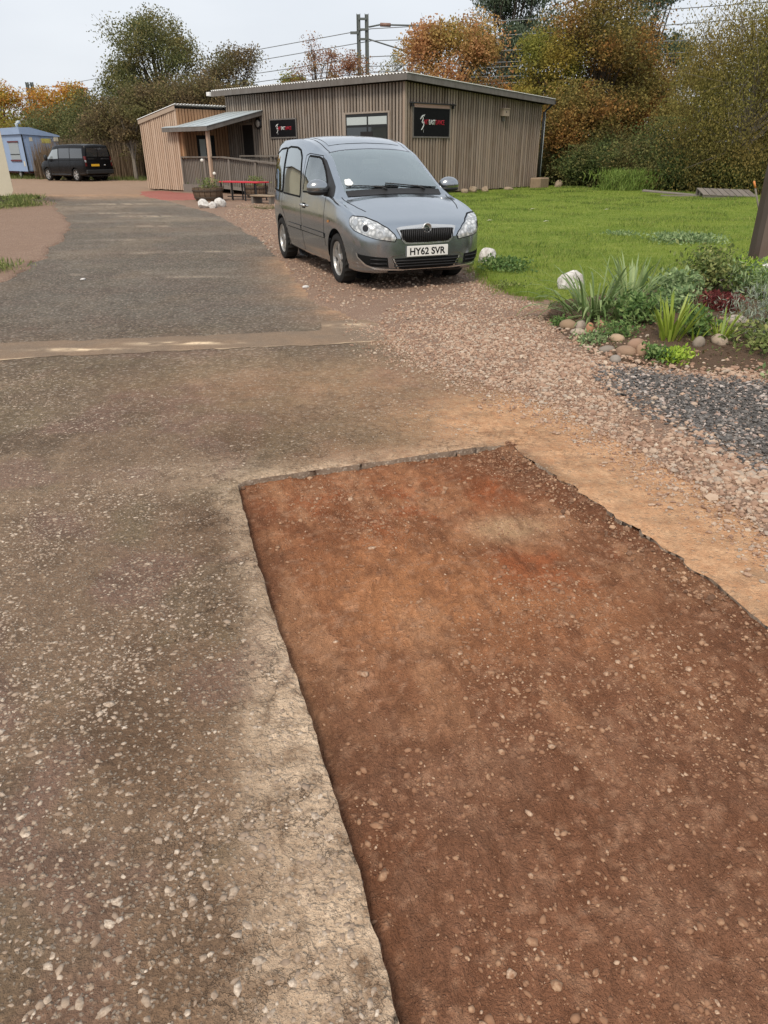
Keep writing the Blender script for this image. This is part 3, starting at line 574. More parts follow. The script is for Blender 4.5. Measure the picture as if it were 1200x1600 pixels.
def leafmat(name, stops, rough=.6, trans=.25, noise_sc=None, alt=None):
    m = N(name, rough, .25); r = m.island(); c = m.ramp(r, stops)
    if noise_sc: c = m.mix(m.ramp(m.noise(m.pos(), noise_sc, 4, .6), [(.44, 0.0), (.62, .85)]), c, alt if not isinstance(alt, list) else m.ramp(r, alt))
    m.set('Base Color', c)
    # thin leaf: part of the light passes through
    tr = m.t.nodes.new('ShaderNodeBsdfTranslucent'); m.put(tr.inputs[0], c); ms = m.t.nodes.new('ShaderNodeMixShader'); ms.inputs[0].default_value = trans
    m.t.links.new(m.b.outputs[0], ms.inputs[1]); m.t.links.new(tr.outputs[0], ms.inputs[2]); m.t.links.new(ms.outputs[0], m.o.inputs[0])
    return m.m
M_GRASS = leafmat('grass_blade', [(0, (0.136, 0.209, 0.028)), (.5, (0.224, 0.304, 0.045)), (.85, (0.306, 0.370, 0.069)), (1, (0.415, 0.417, 0.127))], .7, .35, .7, [(0, (0.093, 0.172, 0.023)), (1, (0.192, 0.280, 0.045))])
x, y = scatter(LAWN, 150000, 84, lambda x, y: np.clip((9.0 / y) ** 1.6, .05, 1) * ((np.abs(x) / y) < .62)); d = np.maximum(y, 6)
h = (0.022 + 0.028 * fbm(x * 1.5, y * 1.5, 4, 85) ** 1.5 + .02 * (RNG.uniform(0, 1, len(x)) > .93)) * RNG.uniform(.6, 1.3, len(x)); wd = 0.0045 * np.maximum(1, d / 11)
tag(link(bpy.data.objects.new('lawn_grass', blades_mesh('lawn_grass', x, y, lawn_z(x, y), h, wd, .9, 86)), None, M_GRASS), kind='stuff')
x, y = scatter(LAWN, 16000, 811, lambda x, y: np.clip((fbm(x * 1.1, y * 1.1, 4, 812) - .50) * 6, 0, 1) * ((np.abs(x) / y) < .62))
tag(link(bpy.data.objects.new('lawn_tufts', blades_mesh('lawn_tufts', x, y, lawn_z(x, y), RNG.uniform(.03, .085, len(x)), .010 * np.maximum(1, y / 14), .9, 813)), None, leafmat('tuft_blade', [(0, (0.068, 0.119, 0.021)), (.7, (0.146, 0.206, 0.042)), (1, (0.338, 0.325, 0.104))])), kind='stuff')
LE = np.array([(0.6, 19), (0.75, 14.2), (1.30, 10.6), (1.36, 9.5), (1.5, 8.3), (1.95, 7.95), (2.6, 8.35), (3.5, 8.75), (5.0, 9.2)]); tt = RNG.uniform(0, len(LE) - 1.001, 9000); ii = tt.astype(int); ff = (tt - ii)[:, None]
q = LE[ii] * (1 - ff) + LE[ii + 1] * ff + RNG.normal(0, .10, (9000, 2)); kk = fbm(q[:, 0] * 5, q[:, 1] * 5, 3, 815) > .42; q = q[kk]
tag(link(bpy.data.objects.new('lawn_edge_grass', blades_mesh('lawn_edge_grass', q[:, 0], q[:, 1], np.full(len(q), .015), RNG.uniform(.03, .11, len(q)), np.full(len(q), .006), 1.0, 816)), None, M_GRASS), kind='stuff')
# base terrain far beyond
m = N('rough_ground', 0.95, 0.1); P = m.pos(); a = m.noise(P, .35, 6, .65); c = m.mix(m.ramp(a, [(.35, 0.0), (.65, 1.0)]), (0.07, 0.075, 0.03), (0.14, 0.105, 0.06)); m.set('Base Color', c).bump(m.noise(P, 6, 4), .6, .05)
gx = np.concatenate([np.linspace(-600, -60, 10), np.linspace(-50, 50, 60), np.linspace(60, 600, 10)]); gy = np.concatenate([np.linspace(-60, -5, 6), np.linspace(-3, 75, 60), np.linspace(80, 900, 12)])
X, Y = np.meshgrid(gx, gy); Z = -0.16 + 0.04 * fbm(X * .3, Y * .3, 3, 88)
Z = Z + sstep(60, 75, Y) * 1.5
Z = Z + 0.15 * (1 - np.exp(-(np.maximum(0, sdf_poly([(-40, -8), (-4, -8), (14, -8), (22, 20), (8, 38), (-8, 45), (-14, 58), (-40, 58)], X, Y)) / 3.0)))
idx = np.arange(X.size).reshape(X.shape); Fc = np.stack([idx[:-1, :-1], idx[:-1, 1:], idx[1:, 1:], idx[1:, :-1]], -1).reshape(-1, 4)
me = np_mesh('ground', np.stack([X.ravel(), Y.ravel(), Z.ravel()], 1), Fc, True); tag(link(bpy.data.objects.new('ground', me), None, m.m), kind='structure')
# ================================================================== TIMBER BUILDING
def wood(name, a, b, grey=None, dark=.5, greyamt=.6):
    m = N(name, .85, .15); P = m.objco(); off = m.vscale(m.mapv(P, (0, 0, 0), (0, 0, 0)), 1)
    r = m.rand(); cm = m.t.nodes.new('ShaderNodeCombineXYZ'); m.put(cm.inputs[0], m.math('MULTIPLY', r, 37.0)); m.put(cm.inputs[1], m.math('MULTIPLY', r, 91.0)); m.put(cm.inputs[2], m.math('MULTIPLY', r, 53.0))
    Q = m.vadd(m.pos(), cm.outputs[0]); g = m.noise(m.mapv(Q, (26, 26, 1.1)), 1.0, 5, .65, .6); k = m.noise(m.mapv(Q, (5, 5, 1.5)), 1.0, 4, .6); fn = m.noise(m.mapv(Q, (110, 110, 5)), 1.0, 3, .6)
    c = m.mix(r, a, b); c = m.mix(m.math('MULTIPLY', g, .75), c, mul(a, dark))
    if grey: c = m.mix(m.math('MULTIPLY', m.ramp(k, [(.35, 0.0), (.65, 1.0)]), greyamt), c, grey)
    c = m.mix(m.math('MULTIPLY', fn, .4), c, mul(b, .55))
    m.set('Base Color', c).bump(m.math('ADD', g, fn), .5, .004); return m.m
M_WOODL = wood('weathered_larch_grey', (0.165, 0.125, 0.094), (0.50, 0.42, 0.345), (0.30, 0.275, 0.25))
M_WOODR = wood('weathered_larch_brown', (0.18, 0.128, 0.092), (0.53, 0.415, 0.325), (0.31, 0.265, 0.228))
M_WOODA = wood('fresh_larch', (0.52, 0.36, 0.255), (0.68, 0.51, 0.385), (0.58, 0.46, 0.365), .62, .4)
M_WOODAS = wood('orange_larch', (0.40, 0.225, 0.125), (0.52, 0.31, 0.18), None, .6)
M_BACK = wood('shadow_batten', (0.045, 0.034, 0.026), (0.065, 0.05, 0.04), None)
M_BACKA = wood('annex_backing', (0.06, 0.036, 0.022), (0.08, 0.05, 0.03), None)
M_FASC = wood('grey_fascia', (0.155, 0.140, 0.125), (0.20, 0.18, 0.165), (0.21, 0.20, 0.19))
M_FASCA = wood('pale_fascia', (0.42, 0.33, 0.25), (0.48, 0.38, 0.30), None, .7)
M_RAIL = wood('weathered_rail', (0.175, 0.150, 0.125), (0.26, 0.225, 0.19), (0.22, 0.205, 0.19))
M_TIN = plain('galvanised_sheet', (0.40, 0.45, 0.47), .5, .5, .1, .1, 3)
M_TINW = plain('roof_sheet', (0.78, 0.77, 0.74), .55, .4, .1, .1, 3)
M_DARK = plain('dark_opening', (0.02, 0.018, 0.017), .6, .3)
M_BLK = plain('black_metal', (0.022, 0.022, 0.024), .45, .5)
M_FRAME = plain('anthracite_frame', (0.018, 0.020, 0.021), .5, .3)
M_BLOCK = plain('grey_block', (0.20, 0.175, 0.155), .95, .1, 0, .25, 5, .5)
def glassy(name, tint, rough=.04, mixf=.4):
    m = N(name, rough, .8); m.set('Base Color', tint); m.b.inputs['Coat Weight'].default_value = .25; return m.m
M_PANE = glassy('window_glass', (0.02, 0.026, 0.027)); M_PANEL_ = glassy('window_glass_blind', (0.42, 0.47, 0.46), .15)
BX, BY, BR = 0.8, 28.0, R(47)
bld = thing('timber_building', 'low timber clad studio with sloping corrugated roof and lighter porch annex behind parked car', 'building', (BX, BY, 0), BR)
H0, HE, LEN, DEP = 3.60, 3.22, 10.25, 8.75       # wall tops (front corner, low back), lengths
# inner walls
def wall_x(name, y0, y1, x0, x1, z0, zt0, zt1, mat):   # box with sloping top along x
    bm = bmesh.new(); V = [bm.verts.new(c) for c in ((x0, y0, z0), (x1, y0, z0), (x1, y1, z0), (x0, y1, z0), (x0, y0, zt0), (x1, y0, zt1), (x1, y1, zt1), (x0, y1, zt0))]
    for f in ((0, 1, 2, 3), (4, 5, 6, 7), (0, 1, 5, 4), (1, 2, 6, 5), (2, 3, 7, 6), (3, 0, 4, 7)): bm.faces.new([V[i] for i in f])
    return bmo(name, bm, mat, bld)
wall_x('wall', 0.03, LEN, 0.03, DEP, 0.05, H0 + .05, HE + .05, M_BACK)
def board_mesh(w_, t_, z0, zl, zr, axis):
    bm = bmesh.new()
    # board lies in plane, proud along -axis normal; local origin at wall plane
    if axis == 'x':   # wall plane x = const, board spans y
        c = [(-t_, 0, z0), (-t_, w_, z0), (0, w_, z0), (0, 0, z0), (-t_, 0, zl), (-t_, w_, zr), (0, w_, zr), (0, 0, zl)]
    else:
        c = [(0, -t_, z0), (w_, -t_, z0), (w_, 0, z0), (0, 0, z0), (0, -t_, zl), (w_, -t_, zr), (w_, 0, zr), (0, 0, zl)]
    V = [bm.verts.new(p) for p in c]
    for f in ((0, 1, 2, 3), (4, 5, 6, 7), (0, 1, 5, 4), (1, 2, 6, 5), (2, 3, 7, 6), (3, 0, 4, 7)): bm.faces.new([V[i] for i in f])
    return bm
def cladding(axis, const, a0, a1, z0, ztop, mat, pitch=.158, bw=.090, holes=(), name='cladding_board'):
    a = a0; k = 0
    while a < a1 - .03:
        w_ = min(bw + random.uniform(-.008, .008), a1 - a); spans = [(z0 + random.uniform(0, .02), None)]
        for (h0, h1, hz0, hz1) in holes:
            if a + w_ > h0 and a < h1:
                spans = [(z0, hz0), (hz1, None)] if hz0 > z0 + .05 else [(hz1, None)]
        for (s0, s1) in spans:
            zl = ztop(a) if s1 is None else s1; zr = ztop(a + w_) if s1 is None else s1
            if zl - s0 < .05: continue
            bm = board_mesh(w_, .030 + random.uniform(0, .012), s0, zl, zr, axis)
            o = bmo(name, bm, mat, bld, loc=((const, a, 0) if axis == 'x' else (a, const, 0)))
        a += pitch; k += 1
WIN = (0.76, 2.88, 1.25, 2.71); DOOR = (8.42, 9.05, .33, 2.52)
cladding('x', 0.03, 0.0, LEN, .12, lambda a: H0, M_WOODL, holes=[(WIN[0], WIN[1], WIN[2], WIN[3]), DOOR])
cladding('y', 0.03, 0.0, DEP, .10, lambda a: H0 + (HE - H0) * a / DEP, M_WOODR, .158, .090)
box('corner_post', -.05, .06, -.05, .06, .05, H0, M_WOODR, bld)
# main roof : corrugated sheet + fascia
def roof_z(x): return H0 + .20 + (HE - H0) / DEP * x
ya, yb, xa, xb = -.34, LEN + .50, -.30, DEP + .42
yy = np.arange(ya, yb, .0186); prof = 0.022 * np.sin(2 * np.pi * yy / .149)
V = []; 
for xx in (xa, xb):
    for dz in (0, -.012):
        V += [(xx, b, roof_z(xx) + .03 + p + dz) for b, p in zip(yy, prof)]
n = len(yy); Fc = []
for i in range(n - 1):
    Fc += [(i, i + 1, 2 * n + i + 1, 2 * n + i), (n + i, 3 * n + i, 3 * n + i + 1, n + i + 1), (i, n + i, n + i + 1, i + 1), (2 * n + i, 2 * n + i + 1, 3 * n + i + 1, 3 * n + i)]
link(bpy.data.objects.new('roof_sheet', np_mesh('roof_sheet', np.array(V), np.array(Fc), False)), bld, M_TINW)
bm = bmesh.new()
V = [bm.verts.new(c) for c in ((xa + .05, ya + .03, roof_z(xa) - .06), (xb - .05, ya + .03, roof_z(xb) - .06), (xb - .05, yb - .03, roof_z(xb) - .06), (xa + .05, yb - .03, roof_z(xa) - .06), (xa + .05, ya + .03, roof_z(xa) - .005), (xb - .05, ya + .03, roof_z(xb) - .005), (xb - .05, yb - .03, roof_z(xb) - .005), (xa + .05, yb - .03, roof_z(xa) - .005))]
for f in ((0, 1, 2, 3), (4, 5, 6, 7), (0, 1, 5, 4), (1, 2, 6, 5), (2, 3, 7, 6), (3, 0, 4, 7)): bm.faces.new([V[i] for i in f])
bmo('roof_deck', bm, M_FASC, bld)
def fascia(x0, x1, y0, y1, dz0, dz1, mat, zf, name='fascia_board', parent=None):
    bm = bmesh.new(); V = [bm.verts.new(c) for c in ((x0, y0, zf(x0) + dz0), (x1, y0, zf(x1) + dz0), (x1, y1, zf(x1) + dz0), (x0, y1, zf(x0) + dz0), (x0, y0, zf(x0) + dz1), (x1, y0, zf(x1) + dz1), (x1, y1, zf(x1) + dz1), (x0, y1, zf(x0) + dz1))]
    for f in ((0, 1, 2, 3), (4, 5, 6, 7), (0, 1, 5, 4), (1, 2, 6, 5), (2, 3, 7, 6), (3, 0, 4, 7)): bm.faces.new([V[i] for i in f])
    return bmo(name, bm, mat, parent or bld)
for k in range(3): fascia(xa, xa + .035, ya + (yb - ya) * k / 3 + .003, ya + (yb - ya) * (k + 1) / 3 - .003, -.19, .0, M_FASC, roof_z)
for k in range(3): fascia(xa + .037 + (xb - xa) * k / 3, xa + .031 + (xb - xa) * (k + 1) / 3, ya, ya + .035, -.19, .01, M_FASC, roof_z)
fascia(xa + .037, xb + .02, ya - .02, ya + .06, .012, .034, M_TINW, roof_z, 'verge_flashing')
fascia(xb, xb + .1, ya, yb, -.16, -.04, M_BLK, roof_z, 'gutter')
tubeo('downpipe', [(xb + .05, -.22, 3.25), (DEP + .35, -.13, 3.10), (DEP + .06, -.08, 2.92), (DEP + .04, -.08, .1)], .045, M_BLK, bld)
tubeo('conduit', [(DEP + .22, -.06, 3.0), (DEP + .20, -.06, .1)], .018, M_TIN, bld, 6)
# window with blinds above
w0, w1, z0, z1 = WIN
win = box('window', -.03, .02, w0 - .0, w1 + .0, z0, z1, M_FRAME, bld)
ym = (w0 + w1) / 2 - .06; zm = 2.32
for (a, b, c, d, mt) in ((w0 + .06, ym - .04, zm + .04, z1 - .10, M_PANEL_), (ym + .04, w1 - .06, zm + .04, z1 - .10, M_PANEL_), (w0 + .06, ym - .04, z0 + .06, zm - .04, M_PANE), (ym + .04, w1 - .06, z0 + .06, zm - .04, M_PANE)):
    box('pane', -.038, -.031, a, b, c, d, mt, win)
box('vent_cover', -.05, -.039, w0 + .75, w0 + 1.35, 1.95, 2.14, M_DARK, win)
for a, b, c, d in ((w0 - .09, w0 - .003, z0 - .05, z1 + .06), (w1 + .003, w1 + .09, z0 - .05, z1 + .06), (w0 - .002, w1 + .002, z1 + .003, z1 + .06)): box('window_trim', -.045, .0, a, b, c, d, M_WOODL, win)
# door (dark, open)
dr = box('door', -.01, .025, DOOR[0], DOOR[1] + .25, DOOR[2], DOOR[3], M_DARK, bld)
for a, b, c, d in ((DOOR[0] - .08, DOOR[0] - .003, DOOR[2], DOOR[3] + .08), (DOOR[0], DOOR[1] + .25, DOOR[3] + .003, DOOR[3] + .08)): box('door_frame', -.05, .0, a, b, c, d, M_WOODL, dr)
# annex
AX, AY0, AY1 = -2.5, 10.25, 13.1
def annex_z(y): return 3.10 + (2.66 - 3.10) * (y - AY0) / (AY1 - AY0)
bm = bmesh.new(); V = [bm.verts.new(c) for c in ((AX + .03, AY0 + .03, .04), (4, AY0 + .03, .04), (4, AY1 - .03, .04), (AX + .03, AY1 - .03, .04), (AX + .03, AY0 + .03, 3.1), (4, AY0 + .03, 3.1), (4, AY1 - .03, 2.66), (AX + .03, AY1 - .03, 2.66))]
for f in ((0, 1, 2, 3), (4, 5, 6, 7), (0, 1, 5, 4), (1, 2, 6, 5), (2, 3, 7, 6), (3, 0, 4, 7)): bm.faces.new([V[i] for i in f])
bmo('annex_wall', bm, M_BACKA, bld)
cladding('x', AX + .03, AY0, AY1, .06, lambda a: annex_z(a), M_WOODA, .155, .100)
cladding('y', AY0 + .03, AX + .03, 0.0, .06, lambda a: 3.10, M_WOODAS, .147, .112, holes=[(-1.62, -.72, .35, 2.15)])
def fasc_y(x0, x1, y0, y1, d0, d1, mat, name):
    bm = bmesh.new(); V = [bm.verts.new(c) for c in ((x0, y0, annex_z(y0) + d0), (x1, y0, annex_z(y0) + d0), (x1, y1, annex_z(y1) + d0), (x0, y1, annex_z(y1) + d0), (x0, y0, annex_z(y0) + d1), (x1, y0, annex_z(y0) + d1), (x1, y1, annex_z(y1) + d1), (x0, y1, annex_z(y1) + d1))]
    for f in ((0, 1, 2, 3), (4, 5, 6, 7), (0, 1, 5, 4), (1, 2, 6, 5), (2, 3, 7, 6), (3, 0, 4, 7)): bm.faces.new([V[i] for i in f])
    return bmo(name, bm, mat, bld)
fasc_y(AX - .05, AX - .015, AY0 - .03, AY1 + .06, -.05, .13, M_FASCA, 'annex_fascia')
xx = np.arange(AX - .07, 4.2, .0186); pr = .022 * np.sin(2 * np.pi * xx / .149); V = []
for b in (AY0 - .10, AY1 + .12):
    for dz in (0, -.012): V += [(a, b, annex_z(b) + .15 + p + dz) for a, p in zip(xx, pr)]
n = len(xx); Fc = []
for i in range(n - 1): Fc += [(i, i + 1, 2 * n + i + 1, 2 * n + i), (n + i, 3 * n + i, 3 * n + i + 1, n + i + 1), (i, n + i, n + i + 1, i + 1), (2 * n + i, 2 * n + i + 1, 3 * n + i + 1, 3 * n + i)]
link(bpy.data.objects.new('annex_roof_sheet', np_mesh('annex_roof_sheet', np.array(V), np.array(Fc), False)), bld, M_TINW)
aw = box('annex_window', -1.60, -.74, AY0 - .01, AY0 + .025, .36, 2.14, M_FRAME, bld)
box('pane', -1.5, -1.2, AY0 - .018, AY0 - .011, .45, 2.0, M_PANEL_, aw); box('pane', -1.1, -.82, AY0 - .018, AY0 - .011, .45, 2.0, M_PANE, aw)
# canopy over the entrance
cx0, cx1, cy0, cy1 = -2.75, .0, 7.75, 10.95
def can_z(x): return 2.42 + (3.02 - 2.42) * (x - cx0) / (cx1 - cx0)
def slab(name, x0, x1, y0, y1, d0, d1, mat, parent): return fascia(x0, x1, y0, y1, d0, d1, mat, can_z, name, parent)
cn = slab('canopy', cx0, cx1 - .02, cy0 + .03, AY0 - .02, -.08, -.03, M_FASC, bld)
slab('canopy_sheet', cx0 - .05, cx1, cy0 - .02, AY0 - .012, -.005, .012, M_TIN, cn)
slab('canopy_sheet', cx0 - .05, AX - .06, AY0 - .012, cy1, -.005, .012, M_TIN, cn)
for k in range(1, 4): slab('sheet_seam', cx0 - .05, cx1, cy0 + (AY0 - cy0) * k / 4, cy0 + (AY0 - cy0) * k / 4 + .03, .012, .028, M_TIN, cn)
fascia(cx0 - .04, cx0 - .005, cy0, cy1, -.17, -.006, M_FASC, lambda x: can_z(cx0), 'canopy_fascia', cn)
slab('canopy_fascia', cx0, cx1 - .03, cy0, cy0 + .03, -.17, -.006, M_FASC, cn)
box('porch_post', -2.62, -2.5, 8.00, 8.12, .33, 2.36, M_WOODA, bld); box('porch_post', -2.40, -2.28, AY0 - .15, AY0 - .02, .33, 2.40, M_WOODAS, bld)
# entrance ramp
rampo = thing('entrance_ramp', 'grey timber entrance ramp with slatted railing below the porch canopy', 'ramp', (BX, BY, 0), BR)
box('block_plinth', -2.55, -2.35, 8.25, AY0 - .01, 0, .31, M_BLOCK, rampo); box('landing', -2.34, 0.0, 7.4, AY0 - .02, .18, .33, M_RAIL, rampo)
bm = bmesh.new(); V = [bm.verts.new(c) for c in ((-2.5, 7.39, .20), (-1.2, 7.39, .20), (-1.2, 3.0, .02), (-2.5, 3.0, .02), (-2.5, 7.39, .33), (-1.2, 7.39, .33), (-1.2, 3.0, .05), (-2.5, 3.0, .05))]
for f in ((0, 1, 2, 3), (4, 5, 6, 7), (0, 1, 5, 4), (1, 2, 6, 5), (2, 3, 7, 6), (3, 0, 4, 7)): bm.faces.new([V[i] for i in f])
bmo('ramp_deck', bm, M_RAIL, rampo)
def rz(y): return .33 - max(0, 7.4 - y) * .064
def railing(x, y0, y1, zf, top, post_every=1.75):
    n = max(1, int(round((y1 - y0) / .118)))
    for i in range(n):
        yb_ = y0 + (y1 - y0) * (i + .5) / n; box('baluster', x - .012 + .04, x + .012 + .04, yb_ - .034, yb_ + .034, zf(yb_) - .04, zf(yb_) + top - .03, M_RAIL, rampo)
    np_ = max(1, int(round((y1 - y0) / post_every)))
    for i in range(np_ + 1):
        yb_ = y0 + (y1 - y0) * i / np_; box('railing_post', x - .045, x + .026, yb_ - .045, yb_ + .045, 0.0, zf(yb_) + top - .002, M_RAIL, rampo)
    segs = [(y0, min(7.4, y1)), (max(7.4, y0), y1)] if y0 < 7.4 < y1 else [(y0, y1)]
    for a, b in segs:
        bm = bmesh.new(); za, zb = zf(a) + top, zf(b) + top
        V = [bm.verts.new(c) for c in ((x - .07, a, za), (x + .09, a, za), (x + .09, b, zb), (x - .07, b, zb), (x - .07, a, za + .045), (x + .09, a, za + .045), (x + .09, b, zb + .045), (x - .07, b, zb + .045))]
        for f in ((0, 1, 2, 3), (4, 5, 6, 7), (0, 1, 5, 4), (1, 2, 6, 5), (2, 3, 7, 6), (3, 0, 4, 7)): bm.faces.new([V[i] for i in f])
        bmo('handrail', bm, M_RAIL, rampo)
railing(-2.5, 3.6, AY0 - .1, rz, .98)
railing(-1.1, 4.0, 8.0, lambda y: .38, .96, 2.0)

# signs (top-level things fixed to the wall)
def strokes(pts, w0_, w1_, depth=.004):
    """tapered flat stroke as a thin solid in the XY plane"""
    bm = bmesh.new(); pts = [Vector((*p, 0)) for p in pts]; n = len(pts); L, Rr = [], []
    for i, p in enumerate(pts):
        t = (pts[min(i + 1, n - 1)] - pts[max(i - 1, 0)]).normalized(); nrm = Vector((-t.y, t.x, 0)); f = i / (n - 1)
        wd = (w0_ + (w1_ - w0_) * f) * (0.75 + .5 * math.sin(math.pi * f)) / 2
        L.append(bm.verts.new(p + nrm * wd)); Rr.append(bm.verts.new(p - nrm * wd))
    for i in range(n - 1): bm.faces.new((L[i], Rr[i], Rr[i + 1], L[i + 1]))
    r = bmesh.ops.extrude_face_region(bm, geom=bm.faces[:])
    for v in [g for g in r['geom'] if isinstance(g, bmesh.types.BMVert)]: v.co.z += depth
    return bm
M_SIGN = plain('sign_black', (0.006, 0.006, 0.007), .6, .15, 0, .1); M_RED = plain('sign_red', (0.42, 0.012, 0.03), .5, .3, 0, .08); M_WHT = plain('sign_white', (0.72, 0.73, 0.72), .5, .3, 0, .06)
def dance_sign(label, loc, rz_, w, h, tw0, tw1, th, rail):
    s = thing('sign_board', label, 'sign', loc, rz_)
    # local: X along sign, Z up, faces -Y
    box('panel', 0, w, -.03, 0, 0, h, M_SIGN, s)
    for a, b, c, d in ((-.05, -.003, -.05, h + .05), (w + .003, w + .05, -.05, h + .05), (-.002, w + .002, -.05, -.003), (-.002, w + .002, h + .003, h + .05)): box('sign_frame', a, b, -.035, 0, c, d, M_FASC, s)
    pos = tw0 * w; tot = (tw1 - tw0) * w; zc = h * .5
    for word, fr, mt in (('ART', .24, M_RED), ('EAST', .32, M_WHT), ('DANCE', .43, M_RED)):
        bm = text_mesh(word, tot * fr * .97, th, bold=.02); o = bmo('lettering', bm, mt, s, loc=(pos, -.031, zc - th * .45), rot=(R(90), 0, 0)); pos += tot * fr
    k = h * .52; ox, oz = tw0 * w - k * .42, zc - k * .5
    for pts, a, b in (([(0.02, .70), (.18, .88), (.34, .97), (.50, .93)], .09, .05), ([(.28, .93), (.34, .72), (.22, .52), (.30, .42)], .08, .06), ([(.22, .48), (.44, .52), (.42, .30), (.28, .10), (.14, -.02)], .06, .08), ([(.44, .98), (.56, 1.04)], .05, .03), ([(.20, .9), (.08, .76)], .05, .03), ([(.36, .0), (.40, -.2)], .02, .02)):
        bm = strokes([(p * k, q * k) for p, q in pts], a * k, b * k); bmo('dancer_emblem', bm, M_WHT, s, loc=(ox, -.031, oz), rot=(R(90), 0, 0))
    if rail:
        tubeo('banner_rail', [(-.30, -.10, h + .14), (w + .28, -.10, h + .14)], .022, M_BLK, s, 6)
        for a in (-.16, w + .16): box('rail_bracket', a - .025, a + .025, -.10, 0, h + .02, h + .17, M_BLK, s)
        box('banner_strip', .02, w - .02, -.045, -.036, h + .015, h + .12, plain('faded_banner', (.42, .27, .23), .8), s)
    return s
c_, s_ = math.cos(BR), math.sin(BR)
def bw_(x, y, z): return (BX + x * c_ - y * s_, BY + x * s_ + y * c_, z)
dance_sign('large black sign with dancer and red and white lettering on right hand wall', bw_(.44, -.004, 1.97), BR, 2.0, .88, .27, .87, .155, True)
dance_sign('small black sign with dancer and red and white lettering between door and window', bw_(-.006, 7.26, 2.04), BR - R(90), 1.56, .60, .30, .84, .12, False)
bb = thing('bird_box', 'small pale wooden bird box high on right hand wall', 'bird box', bw_(5.7, -.006, 2.72), BR)
box('body', 0, .40, -.16, 0, 0, .24, M_FASCA, bb); box('lid', -.03, .43, -.19, 0, .243, .275, M_FASCA, bb); bm = bmesh.new(); lathe(bm, [(.001, -.166), (.03, -.166), (.03, -.161)], 12, 'Y', (.2, 0, .14)); bmo('entrance_hole', bm, M_DARK, bb); box('bracket', .12, .24, -.07, 0, -.18, -.003, M_FASC, bb)
wl = thing('wall_lamp', 'round black bulkhead wall lamp beside the entrance door', 'lamp', bw_(-.006, 8.05, 2.55), BR - R(90))
bm = bmesh.new(); lathe(bm, [(.001, -.05), (.19, -.05), (.21, -.02), (.21, 0)], 20, 'Y'); bmo('rim', bm, M_BLK, wl, True); bm = bmesh.new(); lathe(bm, [(.001, -.10), (.09, -.09), (.13, -.052)], 20, 'Y'); bmo('diffuser', bm, plain('opal', (.45, .42, .38), .5), wl, True)

box('gutter_end', xa - .10, xa + .25, yb + .003, yb + .22, roof_z(xa) - .16, roof_z(xa) - .02, plain('white_gutter', (.72, .72, .70), .5), bld, .01)
# ================================================================== VEHICLES
def hermite(keys, x):
    k = np.array(sorted(keys), float); xs, vs = k[:, 0], k[:, 1]; d = np.diff(vs) / np.diff(xs)
    mt = np.zeros(len(xs)); mt[1:-1] = np.where(d[:-1] * d[1:] > 0, 2 * d[:-1] * d[1:] / (d[:-1] + d[1:] + 1e-12), 0); mt[0], mt[-1] = d[0], d[-1]
    x = np.clip(x, xs[0], xs[-1]); i = np.clip(np.searchsorted(xs, x) - 1, 0, len(xs) - 2); h = xs[i + 1] - xs[i]; t = (x - xs[i]) / h
    return vs[i] * (1 + 2 * t) * (1 - t) ** 2 + mt[i] * h * t * (1 - t) ** 2 + vs[i + 1] * t * t * (3 - 2 * t) + mt[i + 1] * h * t * t * (t - 1)
def cat_rows(rows, sub):
    """Catmull-Rom subdivision of the section rows (k, nst, 3) -> dense"""
    Rr = np.array(rows); k = len(Rr); out = []
    for i in range(k - 1):
        p0, p1, p2, p3 = Rr[max(i - 1, 0)], Rr[i], Rr[i + 1], Rr[min(i + 2, k - 1)]
        for s in range(sub[i]):
            t = s / sub[i]
            out.append(.5 * (2 * p1 + (p2 - p0) * t + (2 * p0 - 5 * p1 + 4 * p2 - p3) * t * t + (-p0 + 3 * p1 - 3 * p2 + p3) * t ** 3))
    out.append(Rr[-1]); return np.array(out)
